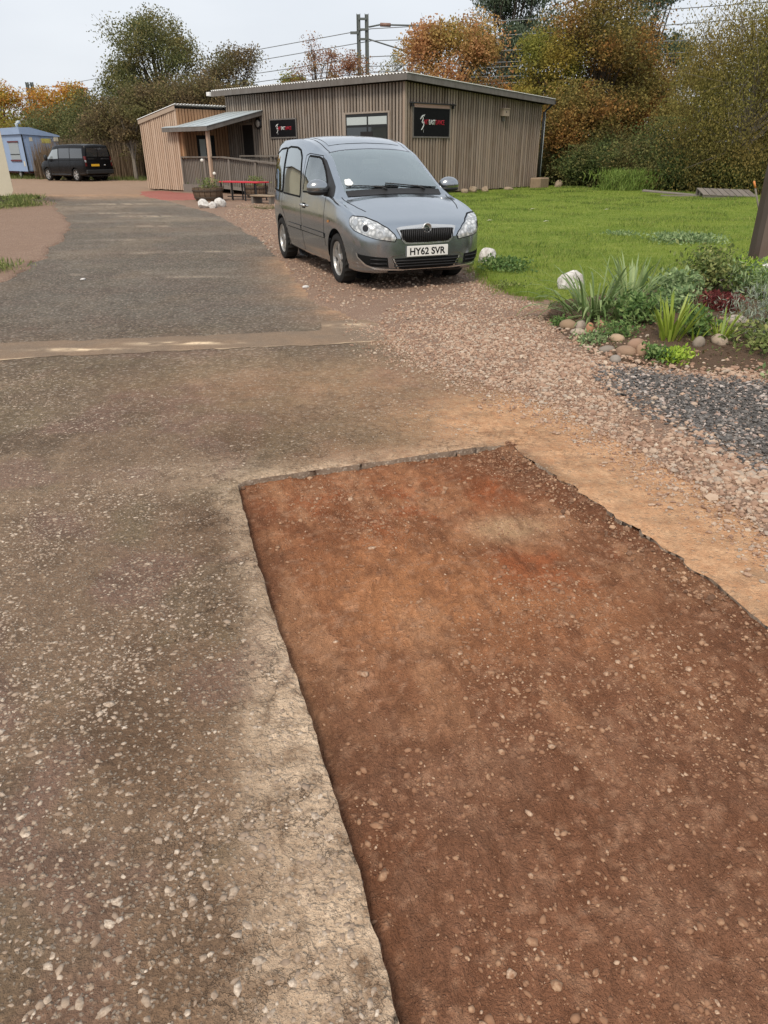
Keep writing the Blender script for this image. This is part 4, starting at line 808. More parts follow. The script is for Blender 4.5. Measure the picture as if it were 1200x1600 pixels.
class Body:
    """half-section loft mirrored over y; rows from underside centre to roof centre, stations along x"""
    def __init__(s, X, rows, sub, arches):
        G = cat_rows(rows, sub); G[0, :, 1] = 0; G[-1, :, 1] = 0
        G[:, :, 1] = np.maximum(G[:, :, 1], 0); s.G = G; nr, ns, _ = G.shape
        s.start = np.concatenate([[0], np.cumsum(sub)])
        gone = np.zeros((nr, ns), bool)
        for (ax, az, ar) in arches:
            lim = s.start[6]
            d = np.hypot(G[:lim, :, 0] - ax, G[:lim, :, 2] - az); ins = (d < ar) & (G[:lim, :, 1] > .35)
            k = ar / np.maximum(d, 1e-4)
            G[:lim, :, 0] = np.where(ins, ax + (G[:lim, :, 0] - ax) * k, G[:lim, :, 0]); G[:lim, :, 2] = np.where(ins, az + (G[:lim, :, 2] - az) * k, G[:lim, :, 2])
            gone[:lim] |= ins
        s.gone = gone
    def quads(s, cond):
        """cond(i row, j station, centre) -> bool ; returns list of half-side index quads"""
        nr, ns, _ = s.G.shape; out = []
        for i in range(nr - 1):
            for j in range(ns - 1):
                if s.gone[i, j] and s.gone[i + 1, j] and s.gone[i, j + 1] and s.gone[i + 1, j + 1]: continue
                if cond(i, j): out.append((i, j))
        return out
    def mesh(s, name, cond, parent, mat, off=0.0, thick=0.0):
        nr, ns, _ = s.G.shape; bm = bmesh.new(); cache = {}
        def v(i, j, sd):
            p = s.G[i, j]; key = (i, j, sd if p[1] > 1e-5 else 0)
            if key not in cache: cache[key] = bm.verts.new((p[0], p[1] * sd, p[2]))
            return cache[key]
        for (i, j) in s.quads(cond):
            for sd in (1, -1):
                q = [v(i, j, sd), v(i, j + 1, sd), v(i + 1, j + 1, sd), v(i + 1, j, sd)]
                q = list(dict.fromkeys(q))
                if len(q) < 3: continue
                if sd < 0: q = q[::-1]
                try: bm.faces.new(q)
                except ValueError: pass
        bmesh.ops.remove_doubles(bm, verts=bm.verts, dist=1e-5)
        o = bmo(name, bm, mat, parent, smooth=True); return o
def patch(name, bvh, outline, origin, ux, uy, direction, mat, parent, off=.004, cuts=3, thick=0.0):
    """panel following the body: outline in the (ux,uy) plane at origin, projected along direction onto the surface"""
    ux, uy, dr = Vector(ux), Vector(uy), Vector(direction).normalized(); org = Vector(origin)
    bm = bmesh.new(); vs = [bm.verts.new((p[0], p[1], 0)) for p in outline]
    es = [bm.edges.new((vs[i], vs[(i + 1) % len(vs)])) for i in range(len(vs))]
    bmesh.ops.triangle_fill(bm, use_beauty=True, edges=es)
    for _ in range(cuts):
        long_ = [e for e in bm.edges if e.calc_length() > .03]
        if not long_: break
        bmesh.ops.subdivide_edges(bm, edges=long_, cuts=1); bmesh.ops.triangulate(bm, faces=bm.faces[:]); bmesh.ops.beautify_fill(bm, faces=bm.faces[:], edges=[e for e in bm.edges if not e.is_boundary])
    miss = []
    for v in bm.verts:
        p = org + ux * v.co.x + uy * v.co.y; loc, nrm, i, d = bvh.ray_cast(p, dr)
        if loc is None: miss.append(v); continue
        if nrm.dot(dr) > 0: nrm = -nrm
        v.co = loc + nrm * off
    bmesh.ops.delete(bm, geom=miss, context='VERTS')
    if thick:
        r = bmesh.ops.extrude_face_region(bm, geom=bm.faces[:])
        for v in [g for g in r['geom'] if isinstance(g, bmesh.types.BMVert)]: v.co -= dr * thick
    return bmo(name, bm, mat, parent, smooth=True)
def seam(name, bvh, pts, origin, ux, uy, direction, mat, parent, w_=.006, off=.0025, n=26):
    ux, uy, dr = Vector(ux), Vector(uy), Vector(direction).normalized(); org = Vector(origin); P = [Vector((*p, 0)) for p in pts]
    cum = [0]
    for i in range(len(P) - 1): cum.append(cum[-1] + (P[i + 1] - P[i]).length)
    bm = bmesh.new(); prev = None
    for k in range(n + 1):
        s = cum[-1] * k / n; i = max(0, min(len(P) - 2, int(np.searchsorted(cum, s)) - 1)); t = (s - cum[i]) / (cum[i + 1] - cum[i]); c = P[i].lerp(P[i + 1], t); tn = (P[i + 1] - P[i]).normalized(); nn = Vector((-tn.y, tn.x, 0))
        cur = []
        for sg in (-1, 1):
            q = c + nn * w_ / 2 * sg; loc, nrm, _, _ = bvh.ray_cast(org + ux * q.x + uy * q.y, dr)
            if loc is None: cur = None; break
            if nrm.dot(dr) > 0: nrm = -nrm
            cur.append(bm.verts.new(loc + nrm * off))
        if cur and prev: bm.faces.new((prev[0], prev[1], cur[1], cur[0]))
        prev = cur
    return bmo(name, bm, mat, parent)
def carpaint(name, col, metal=.55, rough=.32):
    m = N(name, rough, .5, metal); P = m.objco(); fl = m.noise(P, 4, 2, .5); d = m.noise(P, 3.0, 5, .65)
    m.set('Base Color', m.mix(m.math('MULTIPLY', fl, .35), col, mul(col, 1.5)))
    sz = m.t.nodes.new('ShaderNodeSeparateXYZ'); m.put(sz.inputs[0], P); low = m.ramp(sz.outputs[2], [(.18, .55), (.55, 0.0)])
    c = m.mix(m.math('MULTIPLY', low, d), m.mix(m.math('MULTIPLY', fl, .3), col, mul(col, 1.4)), (0.17, 0.13, 0.10)); m.set('Base Color', c)
    m.set('Roughness', m.ramp(d, [(.35, rough - .04), (.7, rough + .12)])); m.b.inputs['Coat Weight'].default_value = .7; m.b.inputs['Coat Roughness'].default_value = .08
    return m.m
M_TYRE = plain('tyre_rubber', (0.022, 0.021, 0.020), .85, .2, 0, .3, 20, .4)
M_ALLOY = plain('alloy_rim', (0.50, 0.49, 0.47), .35, .5, .75, .15)
M_BLKP = plain('black_plastic', (0.018, 0.018, 0.019), .55, .4, 0, .2)
M_GLOSSB = plain('gloss_black', (0.012, 0.012, 0.013), .18, .5, 0, .1)
M_CHROME = plain('silver_trim', (0.62, 0.62, 0.61), .22, .5, .85, .06)
M_SEAM = plain('panel_gap', (0.010, 0.010, 0.010), .8, .1)
def wheel_parts(w, rr, rim_r, width, spokes, matr=None):
    """fills an existing wheel mesh object: axis along local y, outside at -y"""
    hw = width / 2; bm = bmesh.new()
    prof = [(rim_r - .005, -hw * .80), (rim_r + .015, -hw * .98), (rr - .055, -hw), (rr - .018, -hw * .90), (rr - .004, -hw * .70), (rr, -hw * .3), (rr, hw * .3), (rr - .004, hw * .70), (rr - .018, hw * .9), (rr - .055, hw), (rim_r, hw * .9)]
    rings = lathe(bm, prof, 48, 'Y')
    for i in (4, 5, 6, 7):                           # tread blocks
        for k in range(0, 48, 2):
            v = rings[i][k]; f = 1 - .012 / rr; v.co.x *= f; v.co.z *= f
    bmo('tyre', bm, M_TYRE, w, smooth=False)
    bm = bmesh.new(); lathe(bm, [(rim_r, -hw * .82), (rim_r - .014, -hw * .78), (rim_r - .022, -hw * .5), (rim_r - .03, hw * .5)], 40, 'Y')
    for k in range(spokes):
        a = 2 * math.pi * k / spokes + .3
        for da in (-.12, .12):
            Mx = Matrix.Rotation(-a - da, 4, 'Y'); V = []
            for (x_, wd, y_) in ((.04, .020, -hw * .62), (rim_r * .6, .017, -hw * .70), (rim_r - .016, .021, -hw * .66)):
                V.append([bm.verts.new(Mx @ Vector((x_, y_ + dy, s * wd))) for s, dy in ((-1, 0), (1, 0), (1, .03), (-1, .03))])
            for i in range(2):
                for q in range(4): bm.faces.new((V[i][q], V[i][(q + 1) % 4], V[i + 1][(q + 1) % 4], V[i + 1][q]))
    lathe(bm, [(.001, -hw * .72), (.045, -hw * .70), (.062, -hw * .60), (.062, -hw * .3)], 20, 'Y')
    bmo('rim', bm, matr or M_ALLOY, w, smooth=False)
def make_wheel(parent, loc, rr, rim_r, width, spokes, flip=False):
    bm = bmesh.new(); lathe(bm, [(.001, -.01), (rim_r * .78, -.01), (rim_r * .78, .02), (.001, .02)], 24, 'Y')
    w = bmo('wheel', bm, plain('brake_disc', (.12, .11, .10), .5, .4, .6), parent, loc=loc)
    if flip: w.rotation_euler = (0, 0, math.pi)
    wheel_parts(w, rr, rim_r, width, spokes); return w

def build_car():
    car = thing('parked_car', 'silver grey compact people carrier parked facing the camera beside the lawn', 'car', (0.20, 9.62, .010), R(-67.9))
    paint = carpaint('grey_blue_metallic', (0.335, 0.37, 0.405), .92, .15)
    XF = np.concatenate([.862 - .16 * (np.linspace(0, 1, 22) ** 2.2), np.linspace(.70, -3.12, 122)[1:], -3.36 + .24 * (np.linspace(1, 0, 16)[1:] ** 2)])
    X = XF
    W = hermite([(-3.36, .50), (-3.345, .62), (-3.30, .70), (-3.2, .765), (-3.0, .805), (-2.6, .832), (-1.3, .840), (0, .842), (.3, .836), (.5, .820), (.62, .792), (.70, .757), (.76, .712), (.805, .655), (.835, .585), (.855, .44), (.862, .05)], X)
    W[0] = 0; W[-1] = 0
    zb = hermite([(-3.36, .50), (-3.33, .36), (-3.2, .28), (-2.2, .22), (-.5, .20), (.5, .20), (.78, .21), (.84, .25), (.862, .36)], X)
    zt = hermite([(-3.36, .95), (-3.35, 1.12), (-3.32, 1.34), (-3.27, 1.50), (-3.18, 1.59), (-3.0, 1.635), (-2.6, 1.672), (-2.0, 1.682), (-1.6, 1.665), (-1.3, 1.622), (-1.10, 1.565), (-.93, 1.515), (-.80, 1.460), (-.55, 1.325), (-.30, 1.175), (-.08, 1.015), (.1, .975), (.35, .905), (.6, .820), (.75, .760), (.82, .705), (.85, .64), (.862, .55)], X)
    zs = hermite([(-3.36, .90), (-3.3, .98), (-3.0, 1.0), (-1.3, .995), (-.5, .980), (-.2, .960), (0, .930), (.3, .870), (.6, .785), (.75, .725), (.82, .67), (.85, .62), (.862, .545)], X)
    z8 = hermite([(-3.36, .93), (-3.33, 1.14), (-3.28, 1.37), (-3.2, 1.49), (-3.0, 1.565), (-2.6, 1.605), (-2.0, 1.612), (-1.6, 1.585), (-1.3, 1.535), (-1.10, 1.480), (-.93, 1.440), (-.80, 1.39), (-.55, 1.25), (-.30, 1.105), (-.08, .985)], X)
    y8 = hermite([(-3.36, .45), (-3.3, .585), (-3.2, .63), (-3.0, .66), (-2.6, .675), (-2.0, .678), (-1.3, .662), (-1.10, .648), (-.93, .640), (-.80, .64), (-.55, .668), (-.30, .695), (-.08, .715)], X)
    y8[-1] = 0
    hood = sstep(-.17, -.01, X); W6 = .955 * W
    rows = []
    def row(y, z): rows.append(np.stack([X, y, z], 1))
    zz = lambda z: zb + (np.minimum(z, zs) - zb) * 1.0
    row(0 * X, zb + .01); row(.86 * W, zb); row(.955 * W, zb + np.minimum(.075, .3 * (zs - zb)))
    for fz, fy in ((.45, .988), (.62, 1.0), (.80, .990)):
        row(fy * W, zb + (zs - zb) * np.clip((fz - .22) / (.97 - .22), 0, 1))
    row(W6, zs)
    def crown(y, ye, ze): return ze + (zt - ze) * (1 - np.abs(y / np.maximum(ye, .02)) ** 2.3)
    yh = .93 * W6; zh = zs + (zt - zs) * .30
    y7 = hood * yh + (1 - hood) * ((W6 + y8) / 2 + .022); z7 = hood * (zs + (zt - zs) * .22) + (1 - hood) * ((zs + z8) / 2)
    row(y7, z7)
    y8b = hood * (.80 * W6) + (1 - hood) * y8; z8b = hood * crown(.80 * W6, W6, zs) + (1 - hood) * z8; row(y8b, z8b)
    y9 = hood * (.68 * W6) + (1 - hood) * (y8 - .065); z9 = hood * crown(.68 * W6, W6, zs) + (1 - hood) * (z8 + (zt - z8) * .42); row(y9, z9)
    y10 = hood * (.36 * W6) + (1 - hood) * (.36); z10 = hood * crown(.36 * W6, W6, zs) + (1 - hood) * (z8 + (zt - z8) * .84); row(np.minimum(y10, y9 * .6), z10)
    row(0 * X, zt)
    sub = [3, 3, 4, 5, 5, 4, 6, 6, 3, 5, 5]
    B = Body(X, rows, sub, [(0, .30, .348), (-2.612, .30, .348)])
    st = B.start; xc = (X[:-1] + X[1:]) / 2
    is_ws = lambda i, j: st[9] <= i and -.92 < xc[j] < -.135
    full = B.mesh('tmp', lambda i, j: True, None, None); bvh = BVHTree.FromObject(full, bpy.context.evaluated_depsgraph_get())
    bm = bmesh.new(); bm.from_mesh(full.data); bvh = BVHTree.FromBMesh(bm); bm.free(); bpy.data.objects.remove(full)
    fw = [(-.40, 1.02), (-.53, 1.145), (-.72, 1.275), (-.92, 1.395), (-1.02, 1.418), (-1.34, 1.435), (-1.42, 1.0)]
    rw = [(-1.55, .93), (-1.57, 1.20), (-1.63, 1.42), (-1.74, 1.505), (-1.9, 1.538), (-2.25, 1.548), (-2.38, 1.53), (-2.46, .945)]
    qw = [(-2.53, .95), (-2.43, 1.535), (-2.75, 1.52), (-2.98, 1.465), (-3.08, 1.34), (-3.10, .98)]
    ins = np.zeros(B.G.shape[:2], bool)
    for ol in (fw, rw, qw): ins |= (sdf_poly(ol, B.G[:, :, 0], B.G[:, :, 2]) < -.004) & (B.G[:, :, 1] > .5)
    is_sw = lambda i, j: ins[i, j] and ins[i + 1, j] and ins[i, j + 1] and ins[i + 1, j + 1]
    body = B.mesh('body', lambda i, j: not is_ws(i, j) and not is_sw(i, j) and not (i < 1), car, paint)
    # windscreen : real glass, the cabin shows through
    m = N('windscreen_glass', .02, .5); gl = m.t.nodes.new('ShaderNodeBsdfGlossy'); gl.inputs['Roughness'].default_value = .03; gl.inputs[0].default_value = (.86, .95, .95, 1)
    tp = m.t.nodes.new('ShaderNodeBsdfTransparent'); tp.inputs[0].default_value = (.85, .92, .90, 1); ms = m.t.nodes.new('ShaderNodeMixShader')
    fr = m.t.nodes.new('ShaderNodeFresnel'); fr.inputs[0].default_value = 1.9; m.put(ms.inputs[0], m.math('ADD', m.math('MULTIPLY', fr.outputs[0], 1.2), .27, True)); m.t.links.new(tp.outputs[0], ms.inputs[1]); m.t.links.new(gl.outputs[0], ms.inputs[2]); m.t.links.new(ms.outputs[0], m.o.inputs[0]); M_WS = m.m
    ws = B.mesh('windscreen', lambda i, j: is_ws(i, j), car, M_WS)
    def car_glass(name, tint, refl):
        m = N(name, .02, .5); gl = m.t.nodes.new('ShaderNodeBsdfGlossy'); gl.inputs['Roughness'].default_value = .03; gl.inputs[0].default_value = (.9, .95, .95, 1)
        tp = m.t.nodes.new('ShaderNodeBsdfTransparent'); tp.inputs[0].default_value = (*tint, 1); ms = m.t.nodes.new('ShaderNodeMixShader'); fr = m.t.nodes.new('ShaderNodeFresnel'); fr.inputs[0].default_value = 1.6
        m.put(ms.inputs[0], m.math('ADD', m.math('MULTIPLY', fr.outputs[0], 1.4), refl, True)); m.t.links.new(tp.outputs[0], ms.inputs[1]); m.t.links.new(gl.outputs[0], ms.inputs[2]); m.t.links.new(ms.outputs[0], m.o.inputs[0]); return m.m
    M_SG = car_glass('side_glass', (.62, .68, .67), .14); M_PG = car_glass('rear_privacy_glass', (.22, .24, .24), .22)
    Fx = lambda sd: dict(origin=(0, 2.0 * sd, 0), ux=(1, 0, 0), uy=(0, 0, 1), direction=(0, -sd, 0))
    for sd in (1, -1):
        F = Fx(sd)
        fw = [(-.40, 1.02), (-.53, 1.145), (-.72, 1.275), (-.92, 1.395), (-1.02, 1.418), (-1.34, 1.435), (-1.42, 1.0)]
        patch('front_side_window', bvh, fw, mat=M_SG, parent=car, off=.004, **F)
        rw = [(-1.55, .93), (-1.57, 1.20), (-1.63, 1.42), (-1.74, 1.505), (-1.9, 1.538), (-2.25, 1.548), (-2.38, 1.53), (-2.46, .945)]
        patch('rear_side_window', bvh, rw, mat=M_PG, parent=car, off=.004, **F)
        qw = [(-2.53, .95), (-2.43, 1.535), (-2.75, 1.52), (-2.98, 1.465), (-3.08, 1.34), (-3.10, .98)]
        patch('quarter_window', bvh, qw, mat=M_PG, parent=car, off=.004, **F)
        for ol in (fw, rw, qw): seam('window_seal', bvh, ol + [ol[0]], mat=M_SEAM, parent=body, w_=.024, off=.007, n=70, **F)
        patch('pull_handle', bvh, [(-2.47, .99), (-2.51, .99), (-2.50, 1.12), (-2.46, 1.12)], mat=M_BLKP, parent=car, off=.012, **F)
        # black pillar blade beside the windscreen and seal round the rear windows
        patch('pillar_trim', bvh, [(-.17, .99), (-.40, 1.0), (-.385, 1.02), (-.515, 1.145), (-.705, 1.275), (-.905, 1.395), (-.95, 1.432), (-.81, 1.385), (-.56, 1.245), (-.31, 1.10)], mat=M_BLKP, parent=car, off=.003, **F)
        for pts in ([(-.42, .98), (-.44, .80), (-.45, .55), (-.42, .40)], [(-1.46, 1.44), (-1.48, 1.0), (-1.47, .7), (-1.45, .25)], [(-.45, .22), (-1.45, .21)], [(-1.47, .22), (-2.20, .25), (-2.28, .50), (-2.38, .66), (-2.50, .74), (-2.52, 1.0), (-2.40, 1.55)], [(-.93, 1.435), (-1.35, 1.465), (-1.46, 1.44)]):
            seam('door_gap', bvh, pts, mat=M_SEAM, parent=body, w_=.008, **F)
        patch('rub_strip', bvh, [(-.44, .505), (-1.44, .515), (-1.44, .565), (-.44, .555)], mat=M_BLKP if False else paint, parent=car, off=.012, **F)
        patch('rub_strip', bvh, [(-1.49, .515), (-2.20, .52), (-2.22, .57), (-1.49, .565)], mat=paint, parent=car, off=.012, **F)
        seam('rub_shadow', bvh, [(-.44, .50), (-2.20, .513)], mat=M_SEAM, parent=body, w_=.012, **F)
        patch('side_indicator', bvh, [(-.22, .70), (-.29, .695), (-.29, .72), (-.22, .725)], mat=plain('amber', (.5, .2, .04), .3), parent=car, off=.006, **F)
        for xx, zz_ in ((-1.32, .835),):
            hd = patch('door_recess', bvh, [(xx - .08, zz_ - .035), (xx + .06, zz_ - .035), (xx + .06, zz_ + .03), (xx - .08, zz_ + .03)], mat=M_SEAM, parent=car, off=.003, **F)
            y_ = bvh.ray_cast(Vector((xx, 2 * sd, zz_)), Vector((0, -sd, 0)))[0].y
            bm = bmesh.new(); tube(bm, [(xx - .10, y_ + .005 * sd, zz_), (xx - .08, y_ + .030 * sd, zz_ + .004), (xx + .05, y_ + .032 * sd, zz_ + .004), (xx + .08, y_ + .005 * sd, zz_)], .016, 8); bmo('door_handle', bm, M_CHROME if sd < 0 and xx > -2 else paint, car, smooth=True)
        # mirror
        bm = bmesh.new(); bmesh.ops.create_uvsphere(bm, u_segments=20, v_segments=12, radius=1.0)
        for v in bm.verts:
            c = v.co; f = 1.0 if c.x > 0 else .55
            v.co = Vector((c.x * .10 * f, c.y * .145, c.z * .098 * (1 if c.z > 0 else .85)))
        mr = bmo('door_mirror', bm, paint, car, smooth=True, loc=(-.42, sd * .905, 1.085))
        bm = bmesh.new(); bmesh.ops.create_uvsphere(bm, u_segments=20, v_segments=8, radius=1.0)
        for v in bm.verts: c = v.co; v.co = Vector((c.x * .097, c.y * .142, -.045 + c.z * .045))
        bmo('mirror_base', bm, M_BLKP, mr, smooth=True); bm = bmesh.new(); tube(bm, [(0, -sd * .08, -.055), (.0, -sd * .19, -.075)], [.04, .05], 8); bmo('mirror_arm', bm, M_BLKP, mr, smooth=True)
        # wheel-arch liner
        for ax in (0, -2.612):
            bm = bmesh.new(); prev = None
            for k in range(21):
                a = math.pi * (k / 20) * 1.16 - .25; r_ = .352; cur = [bm.verts.new((ax + r_ * math.cos(a), sd * y_, .30 + r_ * math.sin(a))) for y_ in (.80 if ax == 0 else .79, .52)]
                if prev: bm.faces.new((prev[0], prev[1], cur[1], cur[0]))
                prev = cur
            bmo('arch_liner', bm, M_BLKP, car, smooth=True)
    for ax, sw in ((0, 0.0), (-2.612, 0.0)):
        make_wheel(car, (ax, -.735, .298), .300, .205, .19, 5); make_wheel(car, (ax, .735, .298), .300, .205, .19, 5, True)
    # floor pan keeps daylight out from under the cabin
    box('floor_pan', -3.1, .6, -.60, .60, .19, .24, M_BLKP, car)
    # ---- front end
    Ff = dict(origin=(2, 0, 0), ux=(0, 1, 0), uy=(0, 0, 1), direction=(-1, 0, 0))
    sym = lambda pts: pts + [(-a, b) for a, b in reversed(pts)]
    # bonnet gap, chrome grille surround, slats
    m = N('headlamp_lens', .06, .6); P = m.objco(); v = m.vor(m.mapv(P, (26, 26, 26)), 1.0); c = m.mix(m.ramp(v[0], [(.2, 0.0), (.7, 1.0)]), (.75, .76, .75), (.30, .31, .31)); m.set('Base Color', c); m.b.inputs['Metallic'].default_value = .35; m.b.inputs['Coat Weight'].default_value = 1.0; M_LAMP = m.m
    # grille
    top = [(.0, .715), (.12, .712), (.25, .703), (.345, .694)]; bot = [(.375, .685), (.345, .625), (.315, .555), (.28, .525), (.0, .515)]
    patch('grille_surround', bvh, [(a, b) for a, b in top + bot] + [(-a, b) for a, b in reversed(top[1:] + bot[:-1])], mat=M_CHROME, parent=car, off=.010, **Ff)
    t2 = [(.0, .680), (.12, .680), (.24, .678), (.325, .674)]; b2 = [(.345, .668), (.32, .625), (.29, .565), (.265, .545), (.0, .536)]
    gr = patch('grille', bvh, [(a, b) for a, b in t2 + b2] + [(-a, b) for a, b in reversed(t2[1:] + b2[:-1])], mat=M_SEAM, parent=car, off=.014, **Ff)
    for k in range(-13, 14):
        a = k * .0245; zt_ = .676 - .008 * abs(k / 13) ** 4; zb_ = .541 + .035 * max(0, abs(k) / 13 - .75) * 4
        patch('grille_slat', bvh, [(a - .0042, zb_), (a + .0042, zb_), (a + .0042, zt_), (a - .0042, zt_)], mat=M_BLKP, parent=gr, off=.024, thick=.012, cuts=0, **Ff)
    patch('chrome_bar', bvh, [(-.38, .690), (-.345, .676), (-.12, .688), (0, .692), (.12, .688), (.345, .676), (.38, .690), (.33, .702), (.12, .716), (0, .722), (-.12, .716), (-.33, .702)], mat=M_CHROME, parent=car, off=.012, **Ff)
    # emblem
    l0, n0, _, _ = bvh.ray_cast(Vector((2, 0, .70)), Vector((-1, 0, 0)))
    em = bpy.data.objects.new('emblem', np_mesh('emblem', np.array([(0, 0, 0)] + [(.012, .046 * math.cos(2 * math.pi * k / 24), .046 * math.sin(2 * math.pi * k / 24)) for k in range(24)]), np.array([(0, 1 + k, 1 + (k + 1) % 24) for k in range(24)]), True)); link(em, car, M_CHROME); em.location = (l0.x + .018, 0, .690)
    bm = bmesh.new(); tube(bm, [(.014, .050 * math.cos(2 * math.pi * k / 24), .050 * math.sin(2 * math.pi * k / 24)) for k in range(25)], .009, 8, False); bmo('emblem_ring', bm, M_CHROME, em, smooth=True)
    for pts in ([(-.022, -.026), (.022, .0)], [(.022, 0), (-.012, .026)], [(-.012, .026), (-.024, .008)]):
        bm = bmesh.new(); tube(bm, [(.018, pts[0][0], pts[0][1]), (.018, pts[1][0], pts[1][1])], .006, 6); bmo('emblem_mark', bm, plain('emblem_dark', (.03, .05, .035), .4), em)
    # lower intakes
    lo = patch('lower_intake', bvh, [(-.44, .372), (-.40, .275), (-.36, .255), (.36, .255), (.40, .275), (.44, .372)], mat=M_SEAM, parent=car, off=.004, **Ff)
    for zz_ in (.285, .315, .345): patch('intake_bar', bvh, [(-.41, zz_ - .006), (.41, zz_ - .006), (.41, zz_ + .006), (-.41, zz_ + .006)], mat=M_BLKP, parent=lo, off=.014, thick=.006, cuts=2, **Ff)
    for sd in (1, -1):
        D = dict(origin=(1.6, 1.3 * sd, 0), ux=(.62, -.785 * sd, 0), uy=(0, 0, 1), direction=(-.785, -.62 * sd, 0))
        # in this slanted frame u grows towards the nose centre
        hl = patch('headlamp', bvh, [(.235, .560), (.02, .600), (-.24, .675), (-.315, .725), (-.325, .780), (-.285, .815), (-.14, .800), (.02, .755), (.15, .695), (.225, .635), (.25, .595)], mat=M_LAMP, parent=car, off=.006, cuts=4, **D)
        seam('headlamp_rim', bvh, [(.24, .553), (.02, .593), (-.245, .668), (-.323, .722), (-.333, .783), (-.288, .822), (-.14, .807), (.02, .762), (.155, .701), (.232, .638), (.258, .595), (.24, .553)], mat=M_SEAM, parent=hl, w_=.006, off=.004, n=60, **D)
        for u_, z_, r_, mt in ((-.08, .700, .056, M_CHROME), (-.08, .700, .036, M_GLOSSB), (.09, .645, .045, M_CHROME), (.09, .645, .03, M_LAMP), (-.22, .755, .036, M_CHROME)):
            patch('lamp_bowl', bvh, [(u_ + r_ * math.cos(2 * math.pi * k / 14), z_ + r_ * math.sin(2 * math.pi * k / 14)) for k in range(14)], mat=mt, parent=hl, off=.009 + (.05 - r_) * .08, cuts=1, **D)
        patch('side_intake', bvh, [(.165, .385), (-.10, .410), (-.20, .420), (-.19, .38), (-.08, .315), (.03, .285), (.175, .275)], mat=M_SEAM, parent=car, off=.004, **D)
        for zz_ in (.34, .385): patch('intake_bar', bvh, [(-.02, zz_ - .02), (.155, zz_ - .028), (.155, zz_ - .018), (-.02, zz_ - .008)], mat=M_BLKP, parent=lo, off=.012, thick=.005, cuts=1, **D)
        patch('silver_trim', bvh, [(-.215, .430), (-.20, .38), (-.09, .295), (.02, .260), (.32, .238), (.32, .252), (.03, .276), (-.08, .312), (-.185, .39), (-.195, .43)], mat=M_CHROME, parent=car, off=.010, **D)
        patch('silver_trim', bvh, [(.215, .372), (.23, .372), (.275, .262), (.258, .262)], mat=M_CHROME, parent=car, off=.008, **D)
        seam('bonnet_gap', bvh, [(sd * .705, -.10), (sd * .69, .1), (sd * .65, .3), (sd * .60, .44)], origin=(0, 0, 2.2), ux=(0, 1, 0), uy=(1, 0, 0), direction=(0, 0, -1), mat=M_SEAM, parent=body, w_=.008)
    seam('trim_line', bvh, [(-.38, .243), (.38, .243)], mat=M_CHROME, parent=car, w_=.014, off=.008, **Ff)
    patch('front_lip', bvh, [(-.5, .235), (.5, .235), (.46, .21), (-.46, .21)], mat=M_BLKP, parent=car, off=.015, **Ff)
    # number plate
    lp, _, _, _ = bvh.ray_cast(Vector((2, .24, .44)), Vector((-1, 0, 0))); px = max(lp.x + .012, .862)
    pl = box('number_plate', px, px + .012, -.265, .265, .385, .503, plain('plate_white', (.72, .72, .68), .4, .4, 0, .05), car, .004, )
    bm = text_mesh('HY62 SVR', .455, .079, .0015, bold=.022); bmo('plate_lettering', bm, M_SEAM, pl, loc=(px + .0125, -.228, .404), rot=(R(90), 0, R(90)))
    # cowl, wipers, sticker
    patch('scuttle', bvh, [(-.63, -.165), (.63, -.165), (.63, -.08), (.40, -.055), (-.40, -.055), (-.63, -.08)], mat=M_BLKP, parent=car, off=.006, origin=(0, 0, 2.2), ux=(0, 1, 0), uy=(1, 0, 0), direction=(0, 0, -1))
    def wsz(x_, y_):
        h_ = bvh.ray_cast(Vector((x_, y_, 2.2)), Vector((0, 0, -1)))[0]; return h_.z if h_ else 1.05
    for y0_, y1_ in ((-.10, -.60), (.42, -.08)):
        pts = [(-.12, y0_, wsz(-.12, y0_) + .03)] + [(-.17 - .05 * t, y0_ + (y1_ - y0_) * t, wsz(-.17 - .05 * t, y0_ + (y1_ - y0_) * t) + .018) for t in (.1, .4, .7, 1.0)]
        wp = tubeo('wiper', pts, [.014, .012, .008, .007, .006], M_BLKP, car, 6); tubeo('wiper_blade', [(-.18, y0_ + .18, wsz(-.18, y0_ + .18) + .012)] + pts[2:], .008, M_BLKP, wp, 6)
    patch('windscreen_sticker', bvh, [(-.545 + .052 * (1 + .12 * math.sin(5 * a)) * math.cos(a), -.29 + .062 * (1 + .12 * math.sin(5 * a)) * math.sin(a)) for a in np.linspace(0, 2 * math.pi, 17)[:-1]], mat=plain('sticker_white', (.72, .74, .72), .6, .3, 0, .15, 60), parent=car, off=.004, origin=(0, 0, 2.2), ux=(0, 1, 0), uy=(1, 0, 0), direction=(0, 0, -1))
    # roof gap lines
    for sd in (1, -1): seam('roof_gap', bvh, [(sd * .56, -.94), (sd * .565, -1.3), (sd * .56, -2.4), (sd * .54, -3.1)], origin=(0, 0, 2.2), ux=(0, 1, 0), uy=(1, 0, 0), direction=(0, 0, -1), mat=M_SEAM, parent=body, w_=.007)
    seam('screen_seal', bvh, [(-.58, -.925), (0, -.932), (.58, -.925)], origin=(0, 0, 2.2), ux=(0, 1, 0), uy=(1, 0, 0), direction=(0, 0, -1), mat=M_SEAM, parent=body, w_=.010)
    patch('roof_panel_glass', bvh, [(-.50, -1.16), (.50, -1.16), (.50, -1.95), (-.50, -1.95)], mat=paint, parent=car, off=.004, origin=(0, 0, 2.2), ux=(0, 1, 0), uy=(1, 0, 0), direction=(0, 0, -1))
    seam('roof_step', bvh, [(-.50, -1.165), (.50, -1.165)], origin=(0, 0, 2.2), ux=(0, 1, 0), uy=(1, 0, 0), direction=(0, 0, -1), mat=M_SEAM, parent=body, w_=.005)
